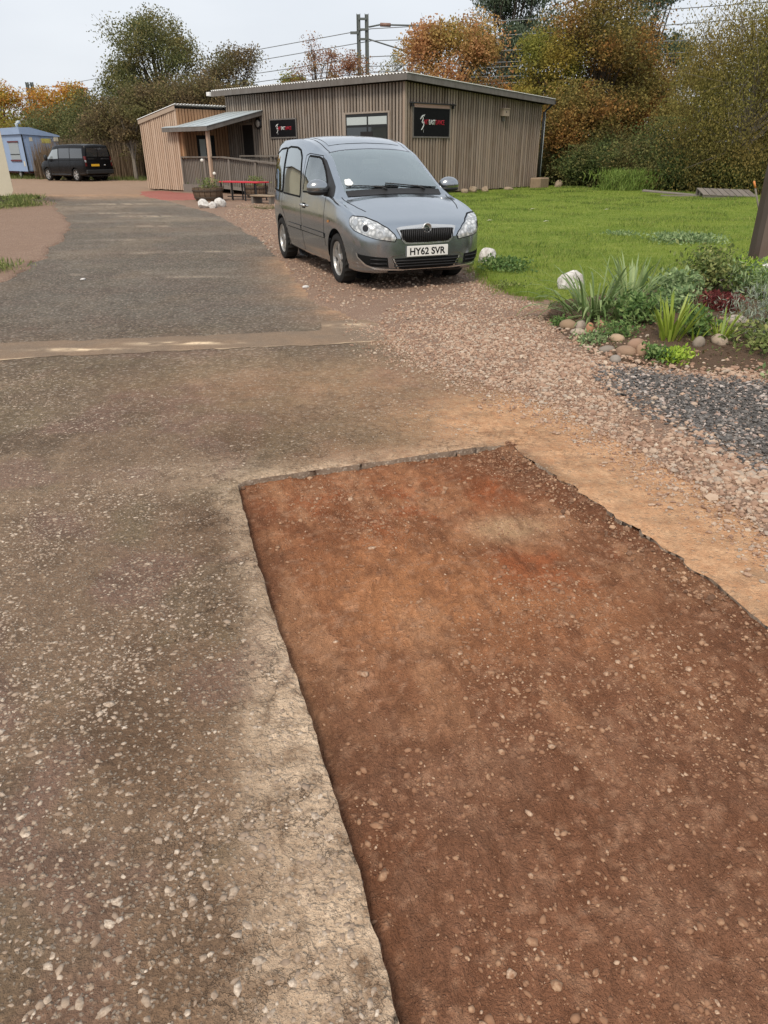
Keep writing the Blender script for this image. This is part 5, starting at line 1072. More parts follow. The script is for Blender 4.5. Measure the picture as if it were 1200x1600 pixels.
    # rear (out of sight): lamps and plate
    Fr = dict(origin=(-5, 0, 0), ux=(0, 1, 0), uy=(0, 0, 1), direction=(1, 0, 0))
    patch('rear_window', bvh, [(-.46, 1.02), (.46, 1.02), (.42, 1.36), (-.42, 1.36)], mat=M_GLOSSB, parent=car, off=.004, **Fr)
    for sd in (1, -1): patch('tail_lamp', bvh, [(sd * .50, .72), (sd * .62, .72), (sd * .60, 1.05), (sd * .50, 1.05)], mat=plain('tail_red', (.35, .02, .02), .25), parent=car, off=.006, **Fr)
    # cabin
    M_IN = plain('cabin_grey', (.12, .125, .125), .8); M_SEAT = plain('seat_cloth', (.17, .175, .18), .9)
    box('dashboard', -.52, -.15, -.66, .66, .70, .975, M_IN, car, .04)
    for y_ in (-.36, .36):
        se = box('seat', -1.55, -1.05, y_ - .24, y_ + .24, .42, .60, M_SEAT, car, .05)
        box('seat_back', -.09, .09, y_ - .24, y_ + .24, -.34, .34, M_SEAT, se, .06, loc=(-1.62, 0, .90), rot=(0, R(-14), 0)); box('headrest', -.05, .05, y_ - .13, y_ + .13, 0, .19, M_SEAT, se, .03, loc=(-1.74, 0, 1.26), rot=(0, R(-10), 0))
    bm = bmesh.new(); tube(bm, [(0, .185 * math.cos(2 * math.pi * k / 28), .185 * math.sin(2 * math.pi * k / 28)) for k in range(29)], .016, 8, False); bbox(bm, -.02, .01, -.17, .17, -.03, .03)
    bmo('steering_wheel', bm, M_IN, car, True, loc=(-.78, -.36, .95), rot=(0, R(-25), 0))
    box('cabin_mirror', -.93, -.90, -.12, .12, 1.33, 1.39, M_IN, car, .01)
    box('rear_bench', -2.5, -1.95, -.62, .62, .42, 1.05, M_SEAT, car, .06)
    return car
CAR = build_car()
# ---- black van
def build_van():
    van = thing('black_van', 'black passenger van with yellow rear plate parked beyond the annex', 'van', (-17.4, 47.0, .02), R(144))
    paint = carpaint('black_gloss', (0.006, 0.006, 0.007), 0.0, .25)
    paint.node_tree.nodes['Principled BSDF'].inputs['Coat Weight'].default_value = .10; paint.node_tree.nodes['Principled BSDF'].inputs['Specular IOR Level'].default_value = .15
    # x forward, rear axle at 0, front axle 2.93, nose 3.93, tail -1.02
    X = np.concatenate([-1.02 + .20 * np.linspace(0, 1, 9) ** 2, np.linspace(-.8, 3.6, 70), 3.95 - .33 * np.linspace(1, 0, 14)[0:] ** 1.6])
    X = np.unique(X)
    W = hermite([(-1.02, .88), (-.98, .93), (-.8, .965), (0, .985), (2.5, .985), (3.2, .96), (3.6, .88), (3.8, .72), (3.9, .5), (3.95, .1)], X); W[0] = 0; W[-1] = 0
    zb = hermite([(-1.02, .42), (-.8, .34), (0, .30), (3.4, .28), (3.8, .28), (3.95, .42)], X)
    zt = hermite([(-1.02, 1.60), (-1.0, 1.86), (-.9, 1.93), (-.5, 1.965), (.5, 1.98), (1.8, 1.96), (2.15, 1.90), (2.5, 1.66), (2.95, 1.30), (3.2, 1.16), (3.6, 1.05), (3.85, .92), (3.95, .70)], X)
    zs = hermite([(-1.02, 1.15), (-.6, 1.17), (2.4, 1.13), (3.0, 1.08), (3.5, .96), (3.8, .84), (3.95, .62)], X)
    z8 = hermite([(-1.02, 1.5), (-1.0, 1.74), (-.9, 1.83), (-.5, 1.87), (.5, 1.885), (1.8, 1.86), (2.15, 1.79), (2.5, 1.53), (2.95, 1.20), (3.2, 1.10)], X)
    y8 = hermite([(-1.02, .74), (-.8, .80), (.5, .815), (1.8, .80), (2.5, .80), (2.95, .84), (3.2, .86)], X); y8[0] = 0
    hood = sstep(2.85, 3.15, X); W6 = .955 * W; rows = []
    def row(y, z): rows.append(np.stack([X, np.maximum(y, 0), z], 1))
    row(0 * X, zb); row(.9 * W, zb); row(.97 * W, zb + np.minimum(.1, .3 * (zs - zb)))
    for fz, fy in ((.3, .99), (.55, 1.0), (.82, .99)): row(fy * W, zb + (zs - zb) * fz)
    row(W6, zs); crown = lambda y, ye, ze: ze + (zt - ze) * (1 - np.abs(y / np.maximum(ye, .02)) ** 2.3)
    row(hood * .93 * W6 + (1 - hood) * ((W6 + y8) / 2 + .02), hood * (zs + (zt - zs) * .22) + (1 - hood) * (zs + z8) / 2)
    row(hood * .8 * W6 + (1 - hood) * y8, hood * crown(.8 * W6, W6, zs) + (1 - hood) * z8)
    row(hood * .66 * W6 + (1 - hood) * (y8 - .08), hood * crown(.66 * W6, W6, zs) + (1 - hood) * (z8 + (zt - z8) * .5))
    row(hood * .36 * W6 + (1 - hood) * np.minimum(.42, y8 * .6), hood * crown(.36 * W6, W6, zs) + (1 - hood) * (z8 + (zt - z8) * .86)); row(0 * X, zt)
    B = Body(X, rows, [2, 2, 3, 3, 3, 3, 4, 4, 2, 3, 3], [(0, .34, .40), (2.93, .34, .40)])
    body = B.mesh('body', lambda i, j: True, van, paint); bm = bmesh.new(); bm.from_mesh(body.data); bvh = BVHTree.FromBMesh(bm); bm.free()
    m = N('privacy_glass', .04, .7); m.set('Base Color', (0.03, 0.033, 0.036)); m.b.inputs['Coat Weight'].default_value = 1; G = m.m
    m = N('clear_cab_glass', .05, .9); m.set('Base Color', (0.20, 0.23, 0.24)); m.b.inputs['Coat Weight'].default_value = 1; GC = m.m
    for sd in (1, -1):
        F = dict(origin=(0, 3 * sd, 0), ux=(1, 0, 0), uy=(0, 0, 1), direction=(0, -sd, 0))
        patch('side_window', bvh, [(-.85, 1.22), (.35, 1.22), (.35, 1.74), (-.80, 1.72)], mat=G, parent=van, off=.006, **F)
        patch('side_window', bvh, [(.41, 1.22), (1.50, 1.22), (1.50, 1.74), (.41, 1.74)], mat=G, parent=van, off=.006, **F)
        patch('cab_window', bvh, [(1.60, 1.20), (2.85, 1.17), (2.45, 1.48), (2.20, 1.66), (1.60, 1.72)], mat=GC, parent=van, off=.006, **F)
        for pts in ([(1.55, 1.75), (1.55, .35)], [(.38, 1.78), (.38, .5)], [(-.8, 1.12), (2.7, 1.08)], [(2.62, 1.1), (2.5, .4)]): seam('door_gap', bvh, pts, mat=M_SEAM, parent=body, w_=.018, off=.004, **F)
        patch('sill_trim', bvh, [(.45, .34), (2.45, .34), (2.45, .42), (.45, .42)], mat=M_BLKP, parent=van, off=.02, **F)
        bm = bmesh.new(); bmesh.ops.create_uvsphere(bm, u_segments=14, v_segments=10, radius=1)
        for v in bm.verts: v.co = Vector((v.co.x * .10, v.co.y * .12, v.co.z * .17))
        bmo('door_mirror', bm, M_BLKP, van, smooth=True, loc=(2.62, sd * 1.10, 1.25))
        make_wheel(van, (0, sd * .86, .34), .345, .24, .22, 6, sd > 0); make_wheel(van, (2.93, sd * .86, .34), .345, .24, .22, 6, sd > 0)
        D = dict(origin=(-2.2, 1.6 * sd, 0), ux=(.42 * 1.5, -.907 * sd * 0 + .0, 0), uy=(0, 0, 1), direction=(.75, -.66 * sd, 0))
        Fb = dict(origin=(-3, 0, 0), ux=(0, 1, 0), uy=(0, 0, 1), direction=(1, 0, 0))
        tl = patch('tail_lamp', bvh, [(sd * .80, .80), (sd * .90, .80), (sd * .89, 1.32), (sd * .79, 1.32)], mat=plain('tail_red_dark', (.10, .012, .012), .2), parent=van, off=.012, **Fb)
        patch('lamp_lens', bvh, [(sd * .80, 1.0), (sd * .89, 1.0), (sd * .885, 1.12), (sd * .795, 1.12)], mat=M_CHROME, parent=tl, off=.018, **Fb)
    Fb = dict(origin=(-3, 0, 0), ux=(0, 1, 0), uy=(0, 0, 1), direction=(1, 0, 0))
    patch('rear_window', bvh, [(-.74, 1.30), (-.02, 1.30), (-.02, 1.76), (-.68, 1.75)], mat=G, parent=van, off=.006, **Fb); patch('rear_window', bvh, [(.74, 1.30), (.02, 1.30), (.02, 1.76), (.68, 1.75)], mat=G, parent=van, off=.006, **Fb)
    box('rear_bumper', -1.10, -.96, -.90, .90, .40, .62, M_BLKP, van, .03)
    patch('tailgate_trim', bvh, [(-.7, 1.16), (.7, 1.16), (.7, 1.22), (-.7, 1.22)], mat=M_BLKP, parent=van, off=.02, **Fb)
    box('number_plate', -1.075, -1.055, .02, .54, .80, .915, plain('plate_yellow', (.75, .42, .03), .5, .3, 0, .06), van)
    bm = bmesh.new(); bmesh.ops.create_uvsphere(bm, u_segments=14, v_segments=8, radius=1)
    for v in bm.verts: v.co = Vector((v.co.x * .012, v.co.y * .075, v.co.z * .035))
    bmo('tailgate_badge', bm, M_CHROME, van, smooth=True, loc=(-1.045, -.38, .86))
    Ff = dict(origin=(6, 0, 0), ux=(0, 1, 0), uy=(0, 0, 1), direction=(-1, 0, 0))
    patch('windscreen', bvh, [(-.70, 1.24), (.70, 1.24), (.64, 1.72), (-.64, 1.72)], mat=GC, parent=van, off=.006, **Ff)
    box('floor_pan', -.9, 3.5, -.7, .7, .26, .32, M_BLKP, van)
build_van()
# ---- pale blue site trailer
M_BLUE = plain('faded_blue_paint', (0.27, 0.36, 0.52), .7, .3, 0, .14, 4, .3); M_BLUE2 = plain('faded_blue_door', (0.24, 0.33, 0.49), .7, .3, 0, .14, 5)
M_MAROON = plain('maroon_trim', (0.12, 0.035, 0.04), .7); M_YEL = plain('yellow_notice', (0.55, 0.50, 0.12), .6, .3, 0, .25, 40); M_CREAM = plain('cream_paint', (0.60, 0.55, 0.42), .6, .3, 0, .1, 3)
tr = thing('blue_trailer', 'pale blue site trailer with maroon window trims and yellow notices beside black van', 'trailer', (-23.3, 52.0, 0), R(46))
# local: x along end wall (right), y along side (back-left); corner at origin
box('body', 0, 2.35, 0, 6.0, .45, 2.62, M_BLUE, tr)
bm = bmesh.new(); P6 = [(-.12, 2.623), (2.47, 2.48), (2.47, 2.56), (.6, 3.02), (-.12, 3.02)]
a = [bm.verts.new((p[0], -.10, p[1])) for p in P6]; b = [bm.verts.new((p[0], 6.1, p[1])) for p in P6]; n = len(P6); bm.faces.new(a[::-1]); bm.faces.new(b)
for i in range(n): bm.faces.new((a[i], a[(i + 1) % n], b[(i + 1) % n], b[i]))
bmo('roof', bm, M_BLUE, tr)
for k in range(9): box('cladding_strip', .02, 2.33, -.012, -.002, .50 + k * .235, .50 + k * .235 + .222, M_BLUE, tr)
d0 = box('door', .25, 1.15, -.035, -.014, .50, 2.50, M_BLUE2, tr); box('handle', .95, 1.08, -.06, -.036, 1.45, 1.55, M_BLK, d0)
d1 = box('door', 1.19, 2.02, -.035, -.014, .50, 2.50, M_BLUE2, tr); box('hinge_strip', 1.90, 1.93, -.05, -.036, 1.9, 2.35, M_BLK, d1); box('hinge_strip', 1.55, 1.58, -.05, -.036, 1.2, 1.75, M_BLK, d1)
box('yellow_notice', 1.22, 1.85, -.045, -.036, 2.10, 2.38, M_YEL, d1); box('yellow_notice', 1.22, 1.50, -.045, -.036, .62, .88, M_YEL, d1); box('yellow_notice', 1.55, 1.95, -.045, -.036, .62, .88, M_YEL, d1); box('yellow_notice', .50, .80, -.045, -.036, .62, .92, M_YEL, d0); box('white_notice', .45, .65, -.045, -.036, 2.22, 2.45, M_CREAM, d0)
box('corner_trim', -.02, .05, -.05, -.002, .3, 2.62, M_FRAME, tr)
lm = box('lamp', 2.06, 2.30, -.20, -.014, 2.22, 2.45, M_CREAM, tr)
wn = box('side_window', -.03, -.002, .75, 2.3, 1.15, 2.15, plain('grey_shutter', (.30, .34, .36), .6), tr); box('window_trim', -.06, -.031, .65, 2.4, 2.16, 2.25, M_MAROON, wn); box('window_trim', -.06, -.031, .65, 2.4, 1.04, 1.14, M_MAROON, wn); box('window_bar', -.05, -.031, .75, 2.3, 1.44, 1.48, M_FRAME, wn)
box('white_notice', -.02, -.002, .25, .42, .75, 1.05, M_CREAM, tr)
tubeo('flue', [(.5, 1.6, 2.9), (.5, 1.6, 3.25), (.62, 1.6, 3.36), (.74, 1.6, 3.36)], .10, M_TIN, tr, 10)
box('chassis', .2, 2.1, .2, 5.8, .34, .448, M_MAROON, tr)
for x_ in (.15, 2.2):
    for y_ in (1.6, 4.4): 
        wv = make_wheel(tr, (x_, y_, .29), .29, .18, .18, 5); wv.rotation_euler = (0, 0, R(-90) if x_ < 1 else R(90))
# ---- cream shed at the left edge of the frame
sh = thing('cream_shed', 'cream painted timber shed on blocks cut off by the left edge of the frame', 'shed', (-12.15, 25.7, 0), R(30))
def shed_prof(y0, y1, mat, name, x0, x1, cham):
    bm = bmesh.new(); pts = [(x0, .26), (x1 - cham, .26), (x1, .26 + cham * 1.5), (x1, 2.7), (x0, 2.7)] if cham else [(x0, .26), (x1, .26), (x1, 2.7), (x0, 2.7)]
    a = [bm.verts.new((p[0], y0, p[1])) for p in pts]; b = [bm.verts.new((p[0], y1, p[1])) for p in pts]; n = len(pts); bm.faces.new(a[::-1]); bm.faces.new(b)
    for i in range(n): bm.faces.new((a[i], a[(i + 1) % n], b[(i + 1) % n], b[i]))
    return bmo(name, bm, mat, sh)
shed_prof(0, 3.0, M_CREAM, 'body', -3.2, 0, .10)
for k in range(5): shed_prof(-.025, -.003, M_CREAM, 'panel_board', -3.2 + k * .64 + .006, -3.2 + (k + 1) * .64 - .006, .10 if k == 4 else 0)
box('roof', -3.4, .15, -.2, 3.2, 2.703, 2.78, M_FASC, sh)
for x_ in (-3.0, -.45):
    for y_ in (.2, 2.6): box('support_block', x_, x_ + .35, y_, y_ + .3, 0, .257, M_BLOCK, sh)
# ================================================================== GARDEN AND SMALL THINGS
def rock(name, label, loc, size, mat, seed, group=None, cat='rock', angular=.35, flat=1.0, parent=None, rz=0.0, sub=3):
    rg = random.Random(seed); bm = bmesh.new(); bmesh.ops.create_icosphere(bm, subdivisions=sub, radius=1.0)
    planes = [(Vector((rg.gauss(0, 1), rg.gauss(0, 1), rg.gauss(0, 1))).normalized(), rg.uniform(.62, .92)) for _ in range(9)]
    from mathutils import noise as mn
    for v in bm.verts:
        p = v.co.copy()
        if angular > 0:
            for nn, d in planes:
                e = p.dot(nn) - d
                if e > 0: p -= nn * e * min(1, angular * 2.4)
        p *= 1 + .10 * mn.noise(p * 2.1 + Vector((seed, 0, 0))) + .03 * mn.noise(p * 7 + Vector((0, seed, 0)))
        v.co = Vector((p.x * size[0], p.y * size[1], max(-size[2] * .55, p.z * size[2])))
    o = bmo(name, bm, mat, parent, smooth=angular < .2, loc=(loc[0], loc[1], loc[2] + size[2] * .50), rot=(rg.uniform(-.12, .12), rg.uniform(-.12, .12), rz or rg.uniform(0, 6)))
    if label: tag(o, label, cat, group)
    return o
m = N('white_painted_rock', .8, .3); P = m.objco(); n1 = m.noise(P, 9, 5, .7); n2 = m.noise(P, 40, 4, .7)
c = m.mix(m.ramp(n1, [(.42, 0.0), (.62, 1.0)]), (.62, .60, .57), (.45, .43, .40)); c = m.mix(m.ramp(m.noise(P, 16, 5, .75, 1.2), [(.52, 0.0), (.60, .8)]), c, (.33, .29, .27)); m.set('Base Color', c).bump(n2, .6, .01); M_WROCK = m.m
rock('white_rock', 'white painted rock at lawn edge right beside the flower bed leaves', (2.20, 8.62, .03), (.165, .14, .15), M_WROCK, 3, rz=.4)
rock('white_rock', 'white painted rock in weeds right beside the car front bumper', (1.50, 10.75, .04), (.16, .13, .17), M_WROCK, 8, rz=1.2)
rock('white_rock', 'rounded white rock by the gravel edge, leftmost of three near the planter', (-5.35, 23.15, .01), (.20, .17, .17), M_WROCK, 12, rz=.2)
rock('white_rock', 'smallest white rock, in front of the pair near the planter', (-5.02, 22.95, .01), (.15, .12, .13), M_WROCK, 15, rz=.9)
rock('white_rock', 'white rock, rightmost and rearmost of three near the planter', (-4.92, 23.45, .01), (.20, .15, .18), M_WROCK, 19, rz=.5)
# stones along the building foot
M_BROCK = plain('sandstone', (0.30, 0.235, 0.17), .9, .15, 0, .25, 6, .5)
def bl(x, y, z=0): return bw_(x, y, z)
for i, (a, b, sx, sz, lab) in enumerate(((3.0, -.45, .22, .13, 'low brown stone at wall foot nearest the car mirror'), (3.6, -.40, .30, .18, 'broad tan stone at wall foot under the large sign'), (4.35, -.45, .28, .15, 'flat tan stone at wall foot right of the large sign'), (5.9, -.5, .22, .09, 'very low stone at wall foot below the bird box'), (9.5, -.7, .20, .20, 'pale pinkish stone beside the square block by the downpipe'), (9.1, -.9, .14, .12, 'small grey stone in front of the square block'))):
    q = bl(a, b, .04); rock('foot_stone', lab, q, (sx, .16, sz), M_BROCK, 30 + i, 'stones along the wall foot', 'stone')
q = bl(8.15, -.55, .0); o = box('stone_block', -.42, .42, -.25, .25, 0, .46, plain('tan_block', (.27, .20, .14), .95, .1, 0, .35, 7, .8), None, .04, loc=q, rot=(0, 0, BR + .1)); tag(o, 'square tan block standing at wall corner below the downpipe', 'block')

# ---- flower bed soil
BED = [(1.78, 7.75), (1.60, 7.1), (1.58, 6.45), (1.66, 5.75), (1.98, 5.30), (2.35, 5.10), (2.75, 4.92), (4.2, 4.6), (6, 5.5), (6.2, 9.4), (5.0, 9.35), (3.5, 8.85), (2.6, 8.45), (2.0, 8.05)]
def bed_z(x, y): return 0.03 + 0.075 * sstep(0, .7, -sdf_poly(BED, x, y)) + .03 * (fbm(x * 3, y * 3, 4, 91) - .4)
m = N('bed_soil', .95, .1); P = m.pos(); a = m.noise(P, 5, 5, .7); b = m.noise(P, 50, 4, .75); m.set('Base Color', m.mix(a, m.mix(b, (.045, .03, .02), (.12, .08, .055)), m.mix(b, (.10, .065, .045), (.19, .13, .09)))).bump(m.math('ADD', a, b), 1.0, .02)
sheet('flower_bed_soil', BED, .05, bed_z, m.m, rag=.06, ragscale=4, seed=92, rimz=.0)
# cobbles
COB = [((.33, .23, .15), .085, .055, 'flat tan stone at the bed corner, leftmost of the edging stones', 1.70, 6.58), ((.40, .33, .27), .07, .05, 'grey rounded stone behind the orange cobble', 1.80, 6.52), ((.45, .37, .29), .075, .035, 'pale flat stone left of the orange cobble', 1.74, 6.36), ((.44, .23, .13), .055, .065, 'orange round cobble in the left group of edging stones', 1.83, 6.33), ((.42, .24, .16), .045, .045, 'small pinkish orange cobble beside the dark soil', 1.97, 6.48), ((.47, .34, .23), .075, .04, 'flat buff oval stone alone in front of the leaves', 1.97, 5.98), ((.36, .23, .16), .08, .06, 'brown rounded stone at the top of the front stone heap', 2.04, 5.70), ((.33, .22, .15), .085, .05, 'broad brown stone lying left in the front stone heap', 1.93, 5.60), ((.44, .29, .19), .05, .065, 'orange tan egg shaped stone in the front stone heap', 2.03, 5.55), ((.33, .29, .25), .06, .035, 'grey flat stone at the foot of the front stone heap', 1.80, 5.44), ((.36, .27, .2), .05, .035, 'thin tan stone right of the front stone heap', 2.14, 5.55), ((.30, .25, .20), .06, .055, 'grey brown cobble left below the small iris fan', 2.52, 5.66), ((.42, .33, .25), .09, .05, 'buff oval cobble directly under the small iris fan', 2.71, 5.72), ((.50, .42, .36), .09, .06, 'pale stone half hidden behind the small iris fan', 3.15, 6.4), ((.28, .24, .2), .07, .03, 'low grey stone among weeds in front of the flat buff oval stone', 1.82, 5.75)]
for i, (col, sx, sz, lab, x, y) in enumerate(COB):
    rock('edging_stone', lab, (x, y, float(bed_z(np.array([x]), np.array([y]))[0]) - .012), (sx, sx * .72, sz), plain('cobble', mul(col, .82), .8, .25, 0, .16, 14), 50 + i, 'edging stones of the flower bed', 'stone', .0, sub=3)

# ---- blade plants : each leaf its own mesh
def leaf_blade(L, wd, lean, droop, az, twist, seg=7, base=(0, 0, 0)):
    bm = bmesh.new(); prev = None; p = Vector(base); el = math.pi / 2 - lean; d = Vector((math.cos(az), math.sin(az), 0)); sidev = Vector((-math.sin(az + twist), math.cos(az + twist), 0))
    for k in range(seg + 1):
        t = k / seg; wv = wd * (0.55 + .9 * t) * (1 - t) ** .55 if t > 0 else wd * .55; wv = max(wv, .0008)
        c = p; cur = (bm.verts.new(c - sidev * wv / 2), bm.verts.new(c + Vector((0, 0, -.10 * wv))), bm.verts.new(c + sidev * wv / 2))
        if prev: bm.faces.new((prev[0], prev[1], cur[1], cur[0])); bm.faces.new((prev[1], prev[2], cur[2], cur[1]))
        prev = cur; p = p + (d * math.cos(el) + Vector((0, 0, math.sin(el)))) * (L / seg); el -= droop / seg * (0.4 + 1.6 * t)
    return bm
def vleaf(name, base, tip, trans=.28):
    m = N(name, .45, .35); r = m.rand(); c = m.mix(r, base, tip); g = m.noise(m.mapv(m.pos(), (60, 60, 8)), 1.0, 3, .6); c = m.mix(m.math('MULTIPLY', g, .4), c, mul(base, .6)); m.set('Base Color', c)
    tr_ = m.t.nodes.new('ShaderNodeBsdfTranslucent'); m.put(tr_.inputs[0], c); ms = m.t.nodes.new('ShaderNodeMixShader'); ms.inputs[0].default_value = trans
    m.t.links.new(m.b.outputs[0], ms.inputs[1]); m.t.links.new(tr_.outputs[0], ms.inputs[2]); m.t.links.new(ms.outputs[0], m.o.inputs[0]); return m.m
M_DAY = vleaf('daylily_leaf', (0.11, 0.18, 0.05), (0.31, 0.39, 0.16)); M_IRIS = vleaf('iris_leaf', (0.19, 0.28, 0.03), (0.37, 0.44, 0.07)); M_PALE = vleaf('pale_leaf', (0.20, 0.29, 0.11), (0.37, 0.45, 0.20))
def blade_plant(name, label, x, y, n, L, wd, spread, droop, mat, seed, rad=.08, az0=None, azr=6.28):
    z = float(bed_z(np.array([x]), np.array([y]))[0]) - .01; o = thing(name, label, 'plant', (x, y, z)); rg = random.Random(seed)
    for k in range(n):
        az = rg.uniform(0, 6.28) if az0 is None else az0 + rg.uniform(-azr / 2, azr / 2); rr_ = rad * math.sqrt(rg.random()); ln = rg.gauss(spread, spread * .45)
        bm = leaf_blade(L * rg.uniform(.6, 1.15), wd * rg.uniform(.7, 1.2), max(.03, ln), droop * rg.uniform(.3, 1.5), az, rg.uniform(-.5, .5), base=(rr_ * math.cos(az), rr_ * math.sin(az), 0))
        bmo('leaf', bm, mat, o, smooth=True)
    return o
blade_plant('daylily', 'dense clump of long arching green leaves beside the white rock', 2.05, 6.98, 140, .56, .032, .75, 1.5, M_DAY, 101, .30)
blade_plant('daylily', 'tall pale leaved clump rising behind the arching leaf clump', 2.45, 7.2, 50, .50, .034, .26, .8, M_PALE, 102, .14)
blade_plant('daylily', 'low arching clump in shade in front of the tall pale clump', 2.22, 6.62, 44, .36, .024, .6, 1.3, M_DAY, 108, .15)
blade_plant('iris', 'bright yellow green iris fan, the largest at the front of the bed', 2.36, 5.85, 44, .36, .030, .38, .35, M_IRIS, 103, .09)
blade_plant('iris', 'smaller yellow green iris fan leaning right above the buff oval cobble', 2.76, 5.82, 26, .30, .024, .62, .45, M_IRIS, 104, .05)
blade_plant('iris', 'slim iris tuft between the two yellow green fans', 2.52, 5.74, 10, .18, .016, .35, .3, M_IRIS, 105, .03)
blade_plant('iris', 'upright mid green iris clump at right edge behind the grey bush', 3.72, 7.0, 24, .48, .026, .25, .4, M_PALE, 106, .10)
blade_plant('iris', 'thin yellow grass tuft at the slate edge on far right', 2.95, 5.25, 12, .20, .012, .4, .5, M_IRIS, 107, .04)
# ---- leafy plants : crown of small leaves + stems
def leaf_cards(pts, size, seed, upright=.3, aspect=.55, normals=None):
    rg = np.random.default_rng(seed); n = len(pts); a = rg.uniform(0, 2 * np.pi, n); e = rg.normal(upright, .6, n)
    d = np.stack([np.cos(a) * np.cos(e), np.sin(a) * np.cos(e), np.sin(e)], 1); r = rg.normal(size=(n, 3)); s = np.cross(d, r); s /= np.linalg.norm(s, axis=1, keepdims=True) + 1e-9
    L = size * rg.uniform(.6, 1.35, n)[:, None]; w_ = L * aspect / 2; nrm = np.cross(s, d)
    V = np.stack([pts, pts + d * L * .5 + s * w_ - nrm * L * .08, pts + d * L, pts + d * L * .5 - s * w_ - nrm * L * .08], 1).reshape(-1, 3)
    return V, np.arange(4 * n).reshape(-1, 4)
def lobes(seed, n, R_, H, base, squash=1.0, core=.35):
    rg = np.random.default_rng(seed); c = rg.normal(size=(n, 3)); c /= np.linalg.norm(c, axis=1, keepdims=True); c *= rg.uniform(core, 1, (n, 1)) ** .6
    c[:, 2] = (c[:, 2] * .5 + .5); return np.stack([c[:, 0] * R_, c[:, 1] * R_ * squash, base + c[:, 2] * (H - base)], 1)
def bush(name, label, x, y, R_, H, nl, size, mat, seed, cat='plant', z=None, lob=14, group=None, stemmat=None, upright=.35, aspect=.5, spread=.34):
    z = float(bed_z(np.array([x]), np.array([y]))[0]) - .01 if z is None else z
    o = thing(name, label, cat, (x, y, z), 0, group); rg = np.random.default_rng(seed); C = lobes(seed, lob, R_ * .75, H * .9, H * .12)
    k = rg.integers(0, lob, nl); pts = C[k] + rg.normal(size=(nl, 3)) * R_ * spread * np.array([1, 1, .8]); pts[:, 2] = np.clip(pts[:, 2], .01, H * 1.1)
    V, Fc = leaf_cards(pts, size, seed + 1, upright, aspect); link(bpy.data.objects.new('foliage', np_mesh('foliage', V, Fc)), o, mat)
    bm = bmesh.new()
    for c in C: tube(bm, [(c[0] * .1, c[1] * .1, 0), (c[0] * .55, c[1] * .55, c[2] * .5), tuple(c)], [R_ * .022 + .002, R_ * .016 + .0015, .001], 4)
    bmo('stems', bm, stemmat or M_STEM, o); return o
M_STEM = plain('plant_stem', (0.12, 0.095, 0.05), .8)
G1 = leafmat('mid_green_leaf', [(0, (0.053, 0.112, 0.030)), (.6, (0.128, 0.217, 0.060)), (1, (0.255, 0.338, 0.120))]); G2 = leafmat('grey_green_leaf', [(0, (0.10, 0.165, 0.07)), (.6, (0.22, 0.31, 0.13)), (1, (0.38, 0.46, 0.24))]); G3 = leafmat('lime_leaf', [(0, (0.165, 0.285, 0.030)), (1, (0.420, 0.540, 0.075))])
G4 = leafmat('dark_red_leaf', [(0, (0.083, 0.015, 0.018)), (.7, (0.13, 0.028, 0.026)), (1, (0.300, 0.090, 0.075))]); G5 = leafmat('lavender_leaf', [(0, (0.150, 0.180, 0.135)), (1, (0.375, 0.420, 0.330))]); G6 = leafmat('olive_leaf', [(0, (0.075, 0.112, 0.030)), (.6, (0.180, 0.225, 0.068)), (1, (0.360, 0.360, 0.135))])
bush('leafy_plant', 'dark small leaved plant below the tall pale clump', 2.30, 6.42, .20, .26, 900, .045, G1, 201)
bush('leafy_plant', 'tall bushy rose like plant with small leaves at the back of the bed', 3.60, 8.1, .32, .40, 1300, .055, G6, 202, lob=18)
bush('leafy_plant', 'blue green leaved plant left of the tall bushy plant', 3.05, 7.6, .24, .24, 800, .060, G2, 203)
bush('leafy_plant', 'pale green leafy patch behind the large iris fan', 2.85, 7.1, .24, .17, 650, .055, G2, 204)
bush('red_plant', 'dark red leaved low plant in the middle of the bed', 3.28, 7.05, .20, .13, 800, .038, G4, 205)
bush('lavender', 'grey green wispy lavender bush at the right edge of the frame', 3.15, 5.95, .30, .34, 1700, .050, G5, 206, upright=.9, aspect=.14)
bush('leafy_plant', 'light green leafy plant in front of the timber fence', 4.15, 8.30, .22, .26, 550, .06, G3, 207, lob=16)
bush('leafy_plant', 'grey leaved plant below the white pole', 3.95, 7.7, .28, .34, 900, .075, G2, 208, aspect=.25)
bush('leafy_plant', 'bright lime green ground plant at the slate edge', 2.24, 5.40, .13, .07, 500, .035, G3, 209)
bush('leafy_plant', 'small dark weed right of the front stone heap', 2.12, 5.42, .10, .10, 300, .04, G1, 210)
bush('leafy_plant', 'broad leaved green plant between the two iris fans', 2.62, 5.98, .14, .20, 350, .06, G1, 211)
bush('leafy_plant', 'straggly olive weed on the right under the lavender', 2.95, 5.55, .28, .14, 700, .045, G6, 212)
bush('leafy_plant', 'pale leaf rosette on the slate chippings at far right', 2.80, 4.85, .11, .05, 240, .045, G2, 213, z=.04)
bush('leafy_plant', 'yellow green weed at the right edge of the bed', 3.7, 6.4, .30, .36, 900, .055, G6, 214)
bush('leafy_plant', 'small green weed in the gap left of the edging stones', 1.66, 6.72, .09, .06, 260, .035, G1, 215)
bush('leafy_plant', 'patch of tiny leaves before the flat buff oval stone', 1.80, 6.05, .17, .05, 420, .03, G2, 216)
bush('leafy_plant', 'tuft of low weeds in front of the daylily clump', 2.02, 6.12, .18, .09, 520, .032, G1, 217)
bush('clover_clump', 'mound of clover like weeds at the foot of the white rock by car', 1.62, 9.95, .34, .15, 1900, .045, G1, 220, z=.02, lob=26)
